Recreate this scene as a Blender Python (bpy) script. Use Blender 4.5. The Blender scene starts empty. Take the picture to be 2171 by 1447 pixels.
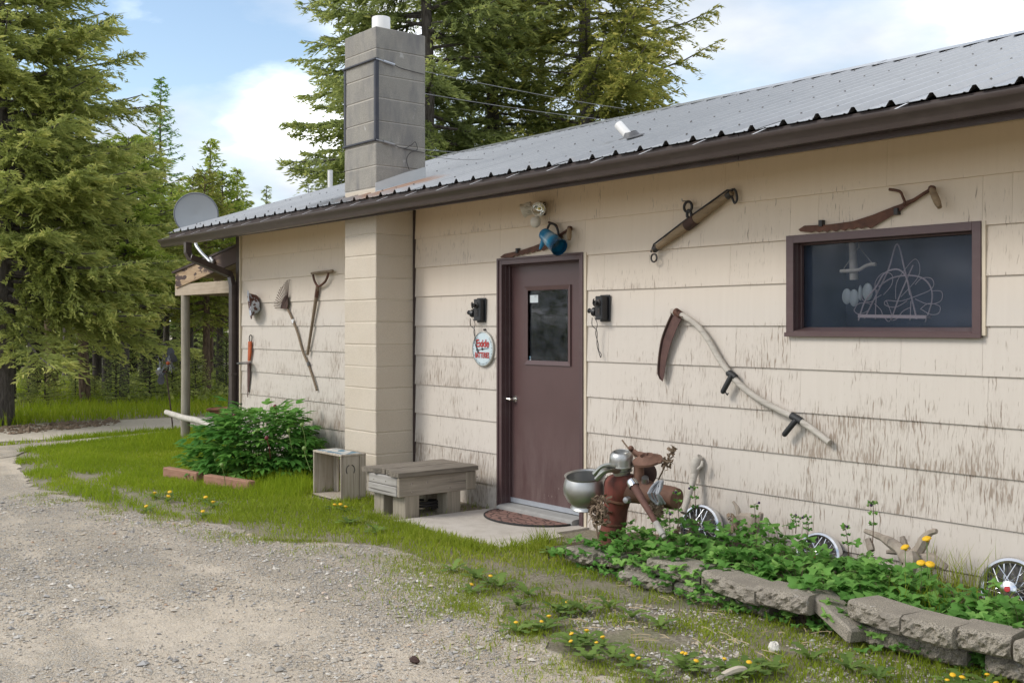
import bpy, bmesh, math, random
import numpy as np
from mathutils import Vector, Matrix

# ------------------------------------------------------------------ camera, sky, sun, exposure
SC = bpy.context.scene
COL = SC.collection
FPX, PW, PH, CX, HY = 2308.0, 2171.0, 1447.0, 1085.5, 690.4   # focal length, frame, centre and horizon in photo pixels
EYE = 1.55
TH = math.atan(1844.5 / FPX)
CT, ST = math.cos(TH), math.sin(TH)
WALL = 0.272 / 0.0373 * CT            # the house wall is the plane y = WALL; x runs along it, the camera stands at x = y = 0

cam = bpy.data.objects.new('camera', bpy.data.cameras.new('camera'))
COL.objects.link(cam); SC.camera = cam
cam.data.sensor_fit = 'HORIZONTAL'; cam.data.sensor_width = 36.0
cam.data.lens = 36.0 * FPX / PW
cam.data.shift_y = -(PH / 2 - HY) / PW
cam.data.clip_end = 3000; cam.data.clip_start = 0.05
cam.location = (0, 0, EYE)
cam.rotation_euler = (math.pi / 2, 0, math.asin(CT))

SUN_DIR = Vector((-0.33, -0.70, 0.62)).normalized()            # towards the sun: high on the camera's left, behind thin cloud
SUN_EL = math.asin(SUN_DIR.z); SUN_AZ = math.atan2(SUN_DIR.x, SUN_DIR.y)
world = bpy.data.worlds.new('World'); SC.world = world; world.use_nodes = True
wt = world.node_tree; wt.nodes.clear()
def wn(t, **k):
    n = wt.nodes.new(t)
    for a, b in k.items(): setattr(n, a, b)
    return n
wo = wn('ShaderNodeOutputWorld'); bg = wn('ShaderNodeBackground'); bg.inputs[1].default_value = 0.15
wt.links.new(bg.outputs[0], wo.inputs[0])
sky = wn('ShaderNodeTexSky', sky_type='NISHITA'); sky.sun_disc = False
sky.sun_elevation = SUN_EL; sky.sun_rotation = SUN_AZ; sky.air_density = 1.0; sky.dust_density = 0.8; sky.ozone_density = 2.0
skb = wn('ShaderNodeMixRGB', blend_type='MULTIPLY'); skb.inputs[0].default_value = 1; skb.inputs[2].default_value = (1.12, 1.04, 0.94, 1)
wt.links.new(sky.outputs[0], skb.inputs[1])
tc = wn('ShaderNodeTexCoord')
sep = wn('ShaderNodeSeparateXYZ'); wt.links.new(tc.outputs['Generated'], sep.inputs[0])
zz = wn('ShaderNodeMath', operation='ADD'); zz.inputs[1].default_value = 0.22; wt.links.new(sep.outputs[2], zz.inputs[0])
zm = wn('ShaderNodeMath', operation='MAXIMUM'); zm.inputs[1].default_value = 0.08; wt.links.new(zz.outputs[0], zm.inputs[0])
cmb = wn('ShaderNodeCombineXYZ')
for i in (0, 1):
    d = wn('ShaderNodeMath', operation='DIVIDE'); wt.links.new(sep.outputs[i], d.inputs[0]); wt.links.new(zm.outputs[0], d.inputs[1])
    wt.links.new(d.outputs[0], cmb.inputs[i])
SKY_TURN = -11.0
CLOUD_SHIFT = (-11.62, -11.38, 0.0)
mp = wn('ShaderNodeMapping'); mp.inputs['Location'].default_value = CLOUD_SHIFT; mp.inputs['Rotation'].default_value = (0, 0, math.radians(SKY_TURN)); wt.links.new(cmb.outputs[0], mp.inputs[0])
n1 = wn('ShaderNodeTexNoise'); n1.inputs['Scale'].default_value = 1.3; n1.inputs['Detail'].default_value = 9; n1.inputs['Roughness'].default_value = 0.52; n1.inputs['Distortion'].default_value = 0.15
wt.links.new(mp.outputs[0], n1.inputs['Vector'])
r1 = wn('ShaderNodeValToRGB'); r1.color_ramp.elements[0].position = 0.35; r1.color_ramp.elements[1].position = 0.56
r1.color_ramp.elements[0].color = (0, 0, 0, 1); r1.color_ramp.elements[1].color = (1, 1, 1, 1)
lo = wn('ShaderNodeMapRange'); lo.inputs[1].default_value = 0.0; lo.inputs[2].default_value = 0.16; lo.inputs[3].default_value = 0.16; lo.inputs[4].default_value = 0.0
wt.links.new(sep.outputs[2], lo.inputs[0]); ad = wn('ShaderNodeMath', operation='ADD'); wt.links.new(n1.outputs[0], ad.inputs[0]); wt.links.new(lo.outputs[0], ad.inputs[1])   # cloud banks close up towards the horizon
wt.links.new(ad.outputs[0], r1.inputs[0])
n2 = wn('ShaderNodeTexNoise'); n2.inputs['Scale'].default_value = 1.7; n2.inputs['Detail'].default_value = 7; n2.inputs['Roughness'].default_value = 0.5
mp2 = wn('ShaderNodeMapping'); mp2.inputs['Location'].default_value = (5.03, -17.38, 4.0); wt.links.new(mp.outputs[0], mp2.inputs[0]); wt.links.new(mp2.outputs[0], n2.inputs['Vector'])
r2 = wn('ShaderNodeValToRGB'); r2.color_ramp.elements[0].position = 0.38; r2.color_ramp.elements[1].position = 0.72; e2 = r2.color_ramp.elements.new(0.53); e2.color = (4.7, 4.85, 5.1, 1)
r2.color_ramp.elements[0].color = (3.3, 3.65, 4.1, 1); r2.color_ramp.elements[2].color = (16.0, 16.0, 16.1, 1)
wt.links.new(n2.outputs[0], r2.inputs[0])
mixc = wn('ShaderNodeMixRGB'); wt.links.new(r1.outputs[0], mixc.inputs[0]); wt.links.new(skb.outputs[0], mixc.inputs[1]); wt.links.new(r2.outputs[0], mixc.inputs[2])
wt.links.new(mixc.outputs[0], bg.inputs[0])

sl = bpy.data.lights.new('sun', 'SUN'); sl.energy = 1.4; sl.angle = math.radians(18); sl.color = (1.0, 0.95, 0.87)
sun = bpy.data.objects.new('sun', sl); COL.objects.link(sun)
sun.rotation_euler = (-SUN_DIR).to_track_quat('-Z', 'Y').to_euler(); sun.location = SUN_DIR * 40
SC.view_settings.view_transform = 'Standard'; SC.view_settings.look = 'None'
SC.view_settings.exposure = 0.6; SC.view_settings.gamma = 1.0; SC.view_settings.use_curve_mapping = False
SC.render.engine = 'CYCLES'
SC.cycles.max_bounces = 8; SC.cycles.diffuse_bounces = 5; SC.cycles.glossy_bounces = 3; SC.cycles.transmission_bounces = 6; SC.cycles.transparent_max_bounces = 6
SC.cycles.use_denoising = True
SC.cycles.caustics_reflective = False; SC.cycles.caustics_refractive = False

# ------------------------------------------------------------------ where a photo pixel lies on a plane of the place
V = Vector
def ray(px, py):
    s = (px - CX) / FPX
    return V((-CT + ST * s, ST + CT * s, (HY - py) / FPX))
def onY(px, py, y):
    d = ray(px, py); t = y / d.y
    return V((d.x * t, y, EYE + d.z * t))
def onX(px, py, x):
    d = ray(px, py); t = x / d.x
    return V((x, d.y * t, EYE + d.z * t))
def onZ(px, py, z=0.0):
    d = ray(px, py); t = (z - EYE) / d.z
    return V((d.x * t, d.y * t, z))
def atD(px, depth, z=0.0):
    d = ray(px, HY)
    return V((d.x * depth, d.y * depth, z))
def wp(px, py, off=0.0): return onY(px, py, WALL - off)
def m2p(y, px): return y / WALL * FPX * 0.272 / 0.0373 / (px + 759) / FPX     # metres per photo pixel at plane y
rnd = random.Random(7)

# ------------------------------------------------------------------ mesh building
class MB:
    def __init__(s): s.v = []; s.f = []; s.mi = []; s.cur = 0
    def add(s, vs, fs):
        b = len(s.v); s.v += [V(p) for p in vs]
        for f in fs: s.f.append(tuple(b + i for i in f)); s.mi.append(s.cur)
        return s
    def hexa(s, p):      # 4 bottom + 4 top corners
        return s.add(p, [(3, 2, 1, 0), (4, 5, 6, 7), (0, 1, 5, 4), (1, 2, 6, 5), (2, 3, 7, 6), (3, 0, 4, 7)])
    def box(s, lo, hi):
        x0, y0, z0 = lo; x1, y1, z1 = hi
        return s.hexa([(x0, y0, z0), (x1, y0, z0), (x1, y1, z0), (x0, y1, z0), (x0, y0, z1), (x1, y0, z1), (x1, y1, z1), (x0, y1, z1)])
    def obox(s, c, ax, ay, az):     # centre and three half axes
        c = V(c); ax = V(ax); ay = V(ay); az = V(az)
        return s.hexa([c - ax - ay - az, c + ax - ay - az, c + ax + ay - az, c - ax + ay - az, c - ax - ay + az, c + ax - ay + az, c + ax + ay + az, c - ax + ay + az])
    def bar(s, a, b, w, h, up=(0, 0, 1)):   # rectangular bar from a to b
        a = V(a); b = V(b); d = (b - a); up = V(up)
        sd = d.cross(up).normalized() * w / 2; u = sd.cross(d).normalized() * h / 2
        return s.obox((a + b) / 2, d / 2, sd, u)
    def tube(s, pts, r, n=8, closed=False, caps=True, flat=None, ph=0.0):
        pts = [V(p) for p in pts]; m = len(pts)
        if not hasattr(r, '__len__'): r = [r] * m
        nrm = None; b = len(s.v); rings = []
        for i, p in enumerate(pts):
            if closed: t = pts[(i + 1) % m] - pts[i - 1]
            else: t = pts[min(i + 1, m - 1)] - pts[max(i - 1, 0)]
            t.normalize()
            if nrm is None:
                a = V((0, 0, 1)) if abs(t.z) < .9 else V((1, 0, 0))
                nrm = (a - t * a.dot(t)).normalized()
            else:
                nrm = nrm - t * nrm.dot(t)
                nrm = nrm.normalized() if nrm.length > 1e-6 else t.orthogonal().normalized()
            bi = t.cross(nrm)
            for k in range(n):
                an = 2 * math.pi * k / n + ph
                s.v.append(p + nrm * math.cos(an) * r[i] + bi * math.sin(an) * r[i] * (flat or 1))
        for i in range(m if closed else m - 1):
            for k in range(n):
                a0 = b + i * n + k; a1 = b + i * n + (k + 1) % n
                c0 = b + ((i + 1) % m) * n + k; c1 = b + ((i + 1) % m) * n + (k + 1) % n
                s.f.append((a0, a1, c1, c0)); s.mi.append(s.cur)
        if caps and not closed:
            s.f.append(tuple(b + k for k in range(n))[::-1]); s.mi.append(s.cur)
            s.f.append(tuple(b + (m - 1) * n + k for k in range(n))); s.mi.append(s.cur)
        return s
    def lathe(s, prof, c=(0, 0, 0), axis=(0, 0, 1), n=24):   # prof: (radius, height) along axis
        c = V(c); ax = V(axis).normalized(); u = ax.orthogonal().normalized(); w = ax.cross(u); b = len(s.v); m = len(prof)
        for r, h in prof:
            for k in range(n):
                an = 2 * math.pi * k / n
                s.v.append(c + ax * h + (u * math.cos(an) + w * math.sin(an)) * max(r, 1e-4))
        for i in range(m - 1):
            for k in range(n):
                s.f.append((b + i * n + k, b + i * n + (k + 1) % n, b + (i + 1) * n + (k + 1) % n, b + (i + 1) * n + k)); s.mi.append(s.cur)
        return s
    def prism(s, poly, ext):     # outline polygon in 3D and its thickness vector
        poly = [V(p) for p in poly]; n = len(poly); e = V(ext); b = len(s.v)
        s.v += poly + [p + e for p in poly]
        s.f.append(tuple(b + i for i in range(n))); s.f.append(tuple(b + n + i for i in range(n))[::-1])
        for i in range(n): s.f.append((b + (i + 1) % n, b + i, b + n + i, b + n + (i + 1) % n))
        s.mi += [s.cur] * (n + 2)
        return s
    def ball(s, c, r, n=8, m=6, sc=(1, 1, 1)):
        c = V(c); b = len(s.v)
        for i in range(m + 1):
            t = math.pi * i / m
            for k in range(n):
                a = 2 * math.pi * k / n
                s.v.append(c + V((math.sin(t) * math.cos(a) * r * sc[0], math.sin(t) * math.sin(a) * r * sc[1], math.cos(t) * r * sc[2])))
        for i in range(m):
            for k in range(n):
                s.f.append((b + i * n + k, b + (i + 1) * n + k, b + (i + 1) * n + (k + 1) % n, b + i * n + (k + 1) % n)); s.mi.append(s.cur)
        return s
    def mesh(s, name, mats, org=(0, 0, 0), smooth=40, bevel=0, fix=True):
        me = bpy.data.meshes.new(name); o = V(org)
        me.from_pydata([p - o for p in s.v], [], s.f)
        for m in (mats if isinstance(mats, (list, tuple)) else [mats]): me.materials.append(m)
        me.polygons.foreach_set('material_index', s.mi)
        if fix or bevel:
            bm = bmesh.new(); bm.from_mesh(me)
            if fix: bmesh.ops.recalc_face_normals(bm, faces=bm.faces)
            if bevel: bmesh.ops.bevel(bm, geom=[e for e in bm.edges if len(e.link_faces) == 2 and e.calc_face_angle(0) > .6], offset=bevel, segments=1, affect='EDGES', clamp_overlap=True)
            bm.to_mesh(me); bm.free()
        if smooth:
            me.polygons.foreach_set('use_smooth', [True] * len(me.polygons))
            me.set_sharp_from_angle(angle=math.radians(smooth))
        me.update()
        return me
    def build(s, name, mats, parent=None, org=None, **k):
        if parent is not None: org = root_loc(parent)
        elif org is None: org = (0, 0, 0)
        o = bpy.data.objects.new(name, s.mesh(name, mats, org, **k)); COL.objects.link(o)
        if parent is not None: o.parent = parent
        else: o.location = org
        return o

def root_loc(o):
    while o.parent is not None: o = o.parent
    return o.location.copy()
def tag(o, label=None, cat=None, group=None, kind=None):
    if label: o['label'] = label
    if cat: o['category'] = cat
    if group: o['group'] = group
    if kind: o['kind'] = kind
    return o
def empty(name, loc, label=None, cat=None, group=None):
    o = bpy.data.objects.new(name, None); COL.objects.link(o); o.location = V(loc); o.empty_display_size = .1
    return tag(o, label, cat, group)
def inst(name, mesh, parent=None, loc=(0, 0, 0), rot=(0, 0, 0), sc=1.0):
    o = bpy.data.objects.new(name, mesh); COL.objects.link(o)
    o.parent = parent; o.location = loc; o.rotation_euler = rot
    o.scale = (sc, sc, sc) if not hasattr(sc, '__len__') else sc
    return o
def bez(pts, n=6):          # smooth curve through points
    pts = [V(p) for p in pts]; out = []
    for i in range(len(pts) - 1):
        p0 = pts[max(i - 1, 0)]; p1 = pts[i]; p2 = pts[i + 1]; p3 = pts[min(i + 2, len(pts) - 1)]
        for k in range(n):
            t = k / n
            out.append(0.5 * ((2 * p1) + (-p0 + p2) * t + (2 * p0 - 5 * p1 + 4 * p2 - p3) * t * t + (-p0 + 3 * p1 - 3 * p2 + p3) * t ** 3))
    out.append(pts[-1]); return out

# ------------------------------------------------------------------ numpy helpers for foliage, grass and stones
def np_mesh(name, verts, quads=None, tris=None, mats=(), attrs=None, smooth=False):
    me = bpy.data.meshes.new(name); nv = len(verts)
    q = np.zeros((0, 4), np.int32) if quads is None else np.asarray(quads, np.int32)
    t = np.zeros((0, 3), np.int32) if tris is None else np.asarray(tris, np.int32)
    me.vertices.add(nv); me.vertices.foreach_set('co', np.asarray(verts, np.float32).ravel())
    me.loops.add(q.size + t.size); me.polygons.add(len(q) + len(t))
    me.loops.foreach_set('vertex_index', np.concatenate([q.ravel(), t.ravel()]).astype(np.int32))
    st = np.concatenate([np.arange(len(q)) * 4, q.size + np.arange(len(t)) * 3]).astype(np.int32)
    me.polygons.foreach_set('loop_start', st)
    me.polygons.foreach_set('use_smooth', np.full(len(q) + len(t), smooth))
    for m in mats: me.materials.append(m)
    for k, a in (attrs or {}).items():
        at = me.attributes.new(k, 'FLOAT', 'POINT'); at.data.foreach_set('value', np.asarray(a, np.float32))
    me.update(calc_edges=True); me.validate()
    return me
def vnoise(x, y, scale, seed):
    r = np.random.RandomState(seed); g = r.rand(64, 64)
    u = x / scale + 1000; w = y / scale + 1000; i = np.floor(u).astype(int); j = np.floor(w).astype(int); a = u - i; b = w - j
    a = a * a * (3 - 2 * a); b = b * b * (3 - 2 * b)
    G = lambda p, q: g[p % 64, q % 64]
    return (G(i, j) * (1 - a) + G(i + 1, j) * a) * (1 - b) + (G(i, j + 1) * (1 - a) + G(i + 1, j + 1) * a) * b
def inpoly(x, y, poly):
    r = np.zeros(len(x), bool); n = len(poly)
    for i in range(n):
        x0, y0 = poly[i][:2]; x1, y1 = poly[(i + 1) % n][:2]
        if y0 == y1: continue
        r ^= ((y0 > y) != (y1 > y)) & (x < (x1 - x0) * (y - y0) / (y1 - y0) + x0)
    return r
def edge_dist(x, y, poly):      # distance to the polygon's outline
    d = np.full(len(x), 1e9); n = len(poly)
    for i in range(n):
        ax, ay = poly[i][:2]; bx, by = poly[(i + 1) % n][:2]; dx, dy = bx - ax, by - ay
        t = np.clip(((x - ax) * dx + (y - ay) * dy) / (dx * dx + dy * dy + 1e-9), 0, 1)
        d = np.minimum(d, np.hypot(x - ax - t * dx, y - ay - t * dy))
    return d
def scatter(poly, n, seed):
    r = np.random.RandomState(seed); p = np.array([q[:2] for q in poly]); lo = p.min(0); hi = p.max(0)
    xy = lo + r.rand(n, 2) * (hi - lo); k = inpoly(xy[:, 0], xy[:, 1], poly)
    return xy[k]

# ------------------------------------------------------------------ material nodes
class N:
    def __init__(s, name):
        s.m = bpy.data.materials.new(name); s.m.use_nodes = True; s.t = s.m.node_tree; s.t.nodes.clear()
        s.out = s.t.nodes.new('ShaderNodeOutputMaterial'); s.p = s.t.nodes.new('ShaderNodeBsdfPrincipled'); s.link(s.p.outputs[0], s.out.inputs[0])
        s._pos = None
    def link(s, a, b): s.t.links.new(a, b)
    def n(s, t, **k):
        x = s.t.nodes.new(t)
        for a, b in k.items(): setattr(x, a, b)
        return x
    def put(s, v, i):
        if hasattr(v, 'is_output') or isinstance(v, bpy.types.NodeSocket): s.link(v, i)
        elif isinstance(v, tuple) and len(v) == 3 and i.type == 'RGBA': i.default_value = (*v, 1)
        else: i.default_value = v
    @property
    def pos(s):
        if s._pos is None: s._pos = s.n('ShaderNodeNewGeometry').outputs['Position']
        return s._pos
    @property
    def obj(s): return s.n('ShaderNodeTexCoord').outputs['Object']
    def map(s, v, sc=(1, 1, 1), loc=(0, 0, 0), rot=(0, 0, 0)):
        x = s.n('ShaderNodeMapping'); s.link(v, x.inputs[0]); x.inputs['Scale'].default_value = sc; x.inputs['Location'].default_value = loc; x.inputs['Rotation'].default_value = rot
        return x.outputs[0]
    def noise(s, v, scale=5, detail=4, rough=.55, dist=0, color=False):
        x = s.n('ShaderNodeTexNoise'); s.link(v, x.inputs['Vector'])
        x.inputs['Scale'].default_value = scale; x.inputs['Detail'].default_value = detail; x.inputs['Roughness'].default_value = rough; x.inputs['Distortion'].default_value = dist
        return x.outputs[1 if color else 0]
    def vor(s, v, scale=5, feature='F1', out=0, rand=1.0):
        x = s.n('ShaderNodeTexVoronoi', feature=feature); s.link(v, x.inputs['Vector']); x.inputs['Scale'].default_value = scale; x.inputs['Randomness'].default_value = rand
        return x.outputs[out]
    def ramp(s, v, *stops):
        x = s.n('ShaderNodeValToRGB'); e = x.color_ramp.elements
        while len(e) < len(stops): e.new(.5)
        for k, (p, c) in zip(e, stops):
            k.position = p; k.color = (*c, 1) if hasattr(c, '__len__') else (c, c, c, 1)
        s.put(v, x.inputs[0]); return x.outputs[0]
    def mix(s, f, a, b, mode='MIX'):
        x = s.n('ShaderNodeMixRGB', blend_type=mode); s.put(f, x.inputs[0]); s.put(a, x.inputs[1]); s.put(b, x.inputs[2]); return x.outputs[0]
    def math(s, op, a, b=0.0, clamp=False):
        x = s.n('ShaderNodeMath', operation=op, use_clamp=clamp); s.put(a, x.inputs[0]); s.put(b, x.inputs[1]); return x.outputs[0]
    def sep(s, v):
        x = s.n('ShaderNodeSeparateXYZ'); s.link(v, x.inputs[0]); return x.outputs
    def attr(s, name): return s.n('ShaderNodeAttribute', attribute_name=name).outputs['Fac']
    def rand(s): return s.n('ShaderNodeObjectInfo').outputs['Random']
    def island(s): return s.n('ShaderNodeNewGeometry').outputs['Random Per Island']
    def bump(s, h, strength=.4, dist=.01):
        x = s.n('ShaderNodeBump'); x.inputs['Strength'].default_value = strength; x.inputs['Distance'].default_value = dist
        s.link(h, x.inputs['Height']); s.link(x.outputs[0], s.p.inputs['Normal']); return x
    def set(s, color=None, rough=None, metal=None, **k):
        if color is not None: s.put(color, s.p.inputs['Base Color'])
        if rough is not None: s.put(rough, s.p.inputs['Roughness'])
        if metal is not None: s.put(metal, s.p.inputs['Metallic'])
        for a, b in k.items(): s.put(b, s.p.inputs[a.replace('_', ' ')])
        return s
    def leafy(s, color, trans=.35, rough=.5):      # two-sided leaf: diffuse with light coming through
        s.set(color, rough); s.p.inputs['Specular IOR Level'].default_value = .12
        tr = s.n('ShaderNodeBsdfTranslucent'); s.put(color, tr.inputs[0]); mx = s.n('ShaderNodeMixShader'); mx.inputs[0].default_value = trans
        s.link(s.p.outputs[0], mx.inputs[1]); s.link(tr.outputs[0], mx.inputs[2]); s.link(mx.outputs[0], s.out.inputs[0]); return s
# ------------------------------------------------------------------ materials
MT = {}
def simple(name, color, rough=.6, metal=0.0, var=.0, scale=8, bump=0, bscale=60, **k):
    a = N(name); c = color
    if var:
        nz = a.noise(a.pos, scale, 5, .6)
        c = a.ramp(nz, (.25, tuple(x * (1 - var) for x in color)), (.75, tuple(min(1, x * (1 + var)) for x in color)))
    a.set(c, rough, metal, **k)
    if bump: a.bump(a.noise(a.pos, bscale, 4), bump, .005)
    MT[name] = a.m; return a.m

def m_siding():
    a = N('siding_paint'); p = a.pos; z = a.sep(p)[2]; ob = a.rand()
    warp = a.mix(.03, p, a.noise(p, 9, 2, color=True), 'ADD')
    st = a.noise(a.map(warp, (85, 20, 8.5)), 1.0, 3, .55)
    st2 = a.noise(a.map(p, (150, 20, 12)), 1.0, 2, .5)
    patch = a.noise(a.map(p, (1.5, 1, 2.6), (3, 0, 5)), 1.0, 4, .6)
    wear = a.ramp(z, (0.0, .14), (.28, .15), (1.0, .0))            # rain reaches the lower courses; set below in metres
    zf = a.math('MULTIPLY', a.math('SUBTRACT', EYE + .55, z), .55, True)
    d = a.math('ADD', a.math('ADD', a.math('MULTIPLY', patch, .36), a.math('MULTIPLY', ob, .10)), a.math('MULTIPLY', zf, .17))
    fr = a.math('FRACT', a.math('ADD', a.math('DIVIDE', a.math('SUBTRACT', z, EYE), .272), 20.0)); d = a.math('ADD', d, a.math('MULTIPLY', a.math('POWER', a.math('SUBTRACT', 1.0, fr), 3.0), .045))
    d = a.math('ADD', d, a.math('MULTIPLY', a.math('SUBTRACT', a.noise(a.map(p, (4.5, 3, 1.2), (9, 2, 2)), 1, 3, .5), .5), .22))
    thr = a.math('SUBTRACT', .925, d)
    f1 = a.math('MULTIPLY', a.math('SUBTRACT', st, thr), 9.0, True)
    f2 = a.math('MULTIPLY', a.math('SUBTRACT', st2, a.math('ADD', thr, .05)), 7.0, True)
    st3 = a.noise(a.map(warp, (30, 20, 6.5), (2, 7, 1)), 1.0, 5, .65); f3 = a.math('MULTIPLY', a.math('SUBTRACT', st3, a.math('ADD', thr, .055)), 9.0, True); st4 = a.noise(a.map(warp, (240, 20, 16), (6, 1, 3)), 1.0, 2, .5); f4 = a.math('MULTIPLY', a.math('SUBTRACT', st4, a.math('ADD', thr, -.01)), 4.0, True)
    f = a.math('MAXIMUM', a.math('MAXIMUM', f1, a.math('MULTIPLY', f3, .85)), a.math('MAXIMUM', a.math('MULTIPLY', f2, .7), a.math('MULTIPLY', f4, .38)))
    base = a.mix(a.math('MULTIPLY', a.math('SUBTRACT', EYE + .95, z), 1.15, True), (.72, .57, .395), (.575, .525, .47))   # kept tan above, chalked below; top colour lightened to lift the eave shade
    base = a.mix(.22, base, a.mix(a.noise(a.map(p, (26, 10, 1.2)), 1, 3), (.40, .335, .275), (.66, .60, .54)))
    base = a.mix(a.math('MULTIPLY', ob, .12), base, (.50, .44, .38))
    spl = a.math('MULTIPLY', a.math('SUBTRACT', a.noise(a.map(p, (5, 5, 9)), 1, 5, .65), a.math('ADD', .40, a.math('MULTIPLY', a.math('SUBTRACT', z, .0), .6))), 2.2, True)
    base = a.mix(a.math('MULTIPLY', spl, .5), base, (.30, .25, .19))                                                     # rain-splash dirt along the foot
    wood = a.mix(a.noise(a.map(p, (60, 20, 5)), 1, 2), (.19, .15, .12), (.40, .325, .26))
    a.set(a.mix(f, base, wood), a.math('ADD', .55, a.math('MULTIPLY', f, .3)))
    gr = a.noise(a.map(p, (210, 30, 6)), 1, 3, .6)
    h = a.math('SUBTRACT', a.math('MULTIPLY', gr, .35), a.math('MULTIPLY', f, .8)); a.bump(h, .5, .004)
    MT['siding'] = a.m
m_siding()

def m_block(name, c0, c1, stain=None, pit=.5):
    a = N(name); p = a.pos
    b = a.mix(a.noise(p, 5, 5, .6), c0, c1)
    b = a.mix(a.math('MULTIPLY', a.rand(), .25), b, tuple(x * .8 for x in c0))
    sp = a.ramp(a.noise(p, 210, 2, .5), (.38, .30), (.56, 1.0)); b = a.mix(pit, b, a.mix(1, b, sp, 'MULTIPLY'))
    if stain:
        st = a.ramp(a.noise(a.map(p, (7, 7, 2.2)), 1, 5, .6), (.46, 0), (.70, .85)); b = a.mix(st, b, stain)
        wh = a.ramp(a.noise(a.map(p, (8, 8, 6), (4, 9, 1)), 1, 4, .6), (.66, 0), (.74, .5)); b = a.mix(wh, b, (.55, .54, .52))
    a.set(b, .9); a.bump(a.noise(p, 150, 4, .7), .55, .006); MT[name] = a.m
m_block('cream_block', (.565, .485, .385), (.625, .56, .47), None, .22)
m_block('grey_block', (.255, .24, .21), (.40, .38, .34), (.17, .165, .165), .40)
m_block('mortar_grey', (.46, .43, .38), (.54, .50, .45), None, .2)
m_block('mortar_cream', (.60, .53, .44), (.66, .60, .50), None, .2)
m_block('edging_stone', (.25, .22, .175), (.45, .40, .325), (.20, .175, .145), .85)
m_block('slab_concrete', (.50, .455, .395), (.60, .55, .49), (.42, .375, .32), .2)

ROOF_X0 = onY(354.6, 494, WALL - .60).x
def m_roof():
    a = N('galvanised'); p = a.pos
    xy = a.sep(p)
    b = a.mix(a.noise(a.map(p, (6, .6, .6)), 1, 4, .6), (.28, .288, .298), (.41, .418, .428))
    b = a.mix(a.ramp(a.noise(p, 22, 3, .7), (.45, 0), (.7, .25)), b, (.22, .24, .27))
    rx = a.math('FRACT', a.math('DIVIDE', a.math('SUBTRACT', xy[0], ROOF_X0), .2286)); g1 = a.math('SUBTRACT', 1.0, a.math('MULTIPLY', a.math('ABSOLUTE', a.math('SUBTRACT', rx, .755)), 22.0), True); b = a.mix(a.math('MULTIPLY', g1, a.math('ADD', .25, a.math('MULTIPLY', a.noise(a.map(p, (4, .8, 1)), 2, 3), .6))), b, (.13, .13, .135))  # dark lines beside each rib, painted in to supply the rib shading
    # rust: runs below the chimney and thin spots near the eave
    cxm = a.math('SUBTRACT', 1.0, a.math('MULTIPLY', a.math('ABSOLUTE', a.math('SUBTRACT', xy[0], -8.55)), .95), True)
    cym = a.math('SUBTRACT', 1.0, a.math('MULTIPLY', a.math('ABSOLUTE', a.math('SUBTRACT', xy[1], WALL - .25)), 1.7), True)
    rz = a.noise(a.map(p, (3, 1.2, 1)), 2, 4, .6)
    r = a.math('MULTIPLY', a.math('SUBTRACT', a.math('ADD', a.math('MULTIPLY', cxm, cym), a.math('MULTIPLY', rz, .5)), .48), 3.2, True)
    ev = a.math('MULTIPLY', a.math('SUBTRACT', WALL - .25, xy[1]), 2.0, True)
    r2 = a.math('MULTIPLY', a.math('SUBTRACT', a.math('MULTIPLY', ev, a.noise(a.map(p, (2.3, 1.5, 1), (5, 2, 0)), 1, 4, .6)), .36), 1.5, True)
    r = a.math('MAXIMUM', a.math('MULTIPLY', r, .8), r2)
    b = a.mix(r, b, (.38, .21, .12))
    a.set(b, a.math('ADD', .30, a.math('MULTIPLY', r, .4)), a.math('SUBTRACT', .50, a.math('MULTIPLY', r, .48)))
    a.bump(a.noise(a.map(p, (3, 1, 1)), 3, 3), .08, .02)
    MT['galvanised'] = a.m
m_roof()

def m_wood(name, c0, c1, crack=(.06, .05, .04), ax=0, rough=.85, amount=.5, scale=1.0):
    a = N(name); p = a.pos
    sc = [40 * scale] * 3; sc[ax] = 2.2 * scale
    g = a.noise(a.map(p, tuple(sc)), 1, 5, .65, .4)
    b = a.ramp(g, (.28, c0), (.72, c1))
    b = a.mix(a.math('MULTIPLY', a.rand(), .2), b, tuple(x * .75 for x in c0))
    sc2 = [28 * scale] * 3; sc2[ax] = 1.2 * scale
    ck = a.ramp(a.noise(a.map(p, tuple(sc2), (3, 1, 7)), 1, 3, .5, .3), (.62, 0), (.70, amount)); b = a.mix(ck, b, crack)
    st = a.ramp(a.noise(p, 3.5, 4, .6), (.5, 0), (.75, .35)); b = a.mix(st, b, tuple(x * .6 for x in c0))
    a.set(b, rough); a.bump(a.math('SUBTRACT', g, ck), .5, .004); MT[name] = a.m
m_wood('bench_wood', (.12, .10, .08), (.31, .27, .215), ax=1, amount=.8)
m_wood('bench_apron', (.23, .195, .155), (.43, .375, .305), ax=1, amount=.7)
m_wood('bench_end', (.27, .25, .23), (.45, .425, .39), ax=0, amount=.8)
m_wood('leg_wood', (.22, .19, .145), (.40, .35, .275), ax=2, amount=.6)
m_wood('crate_wood', (.30, .25, .19), (.54, .48, .40), (.10, .07, .05), ax=2, amount=.6)
m_wood('post_wood', (.26, .225, .17), (.42, .385, .31), ax=2, amount=.4)
m_wood('handle_grey', (.40, .365, .32), (.55, .51, .455), (.2, .17, .14), ax=0, amount=.3)
m_wood('handle_brown', (.16, .115, .075), (.27, .205, .14), ax=2, amount=.4)
m_wood('bar_wood', (.19, .13, .075), (.33, .24, .145), ax=0, amount=.4)
m_wood('timber_red', (.27, .135, .085), (.39, .215, .145), ax=0, amount=.3)
m_wood('porch_wood', (.36, .29, .215), (.48, .40, .31), ax=0, amount=.3)
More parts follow.
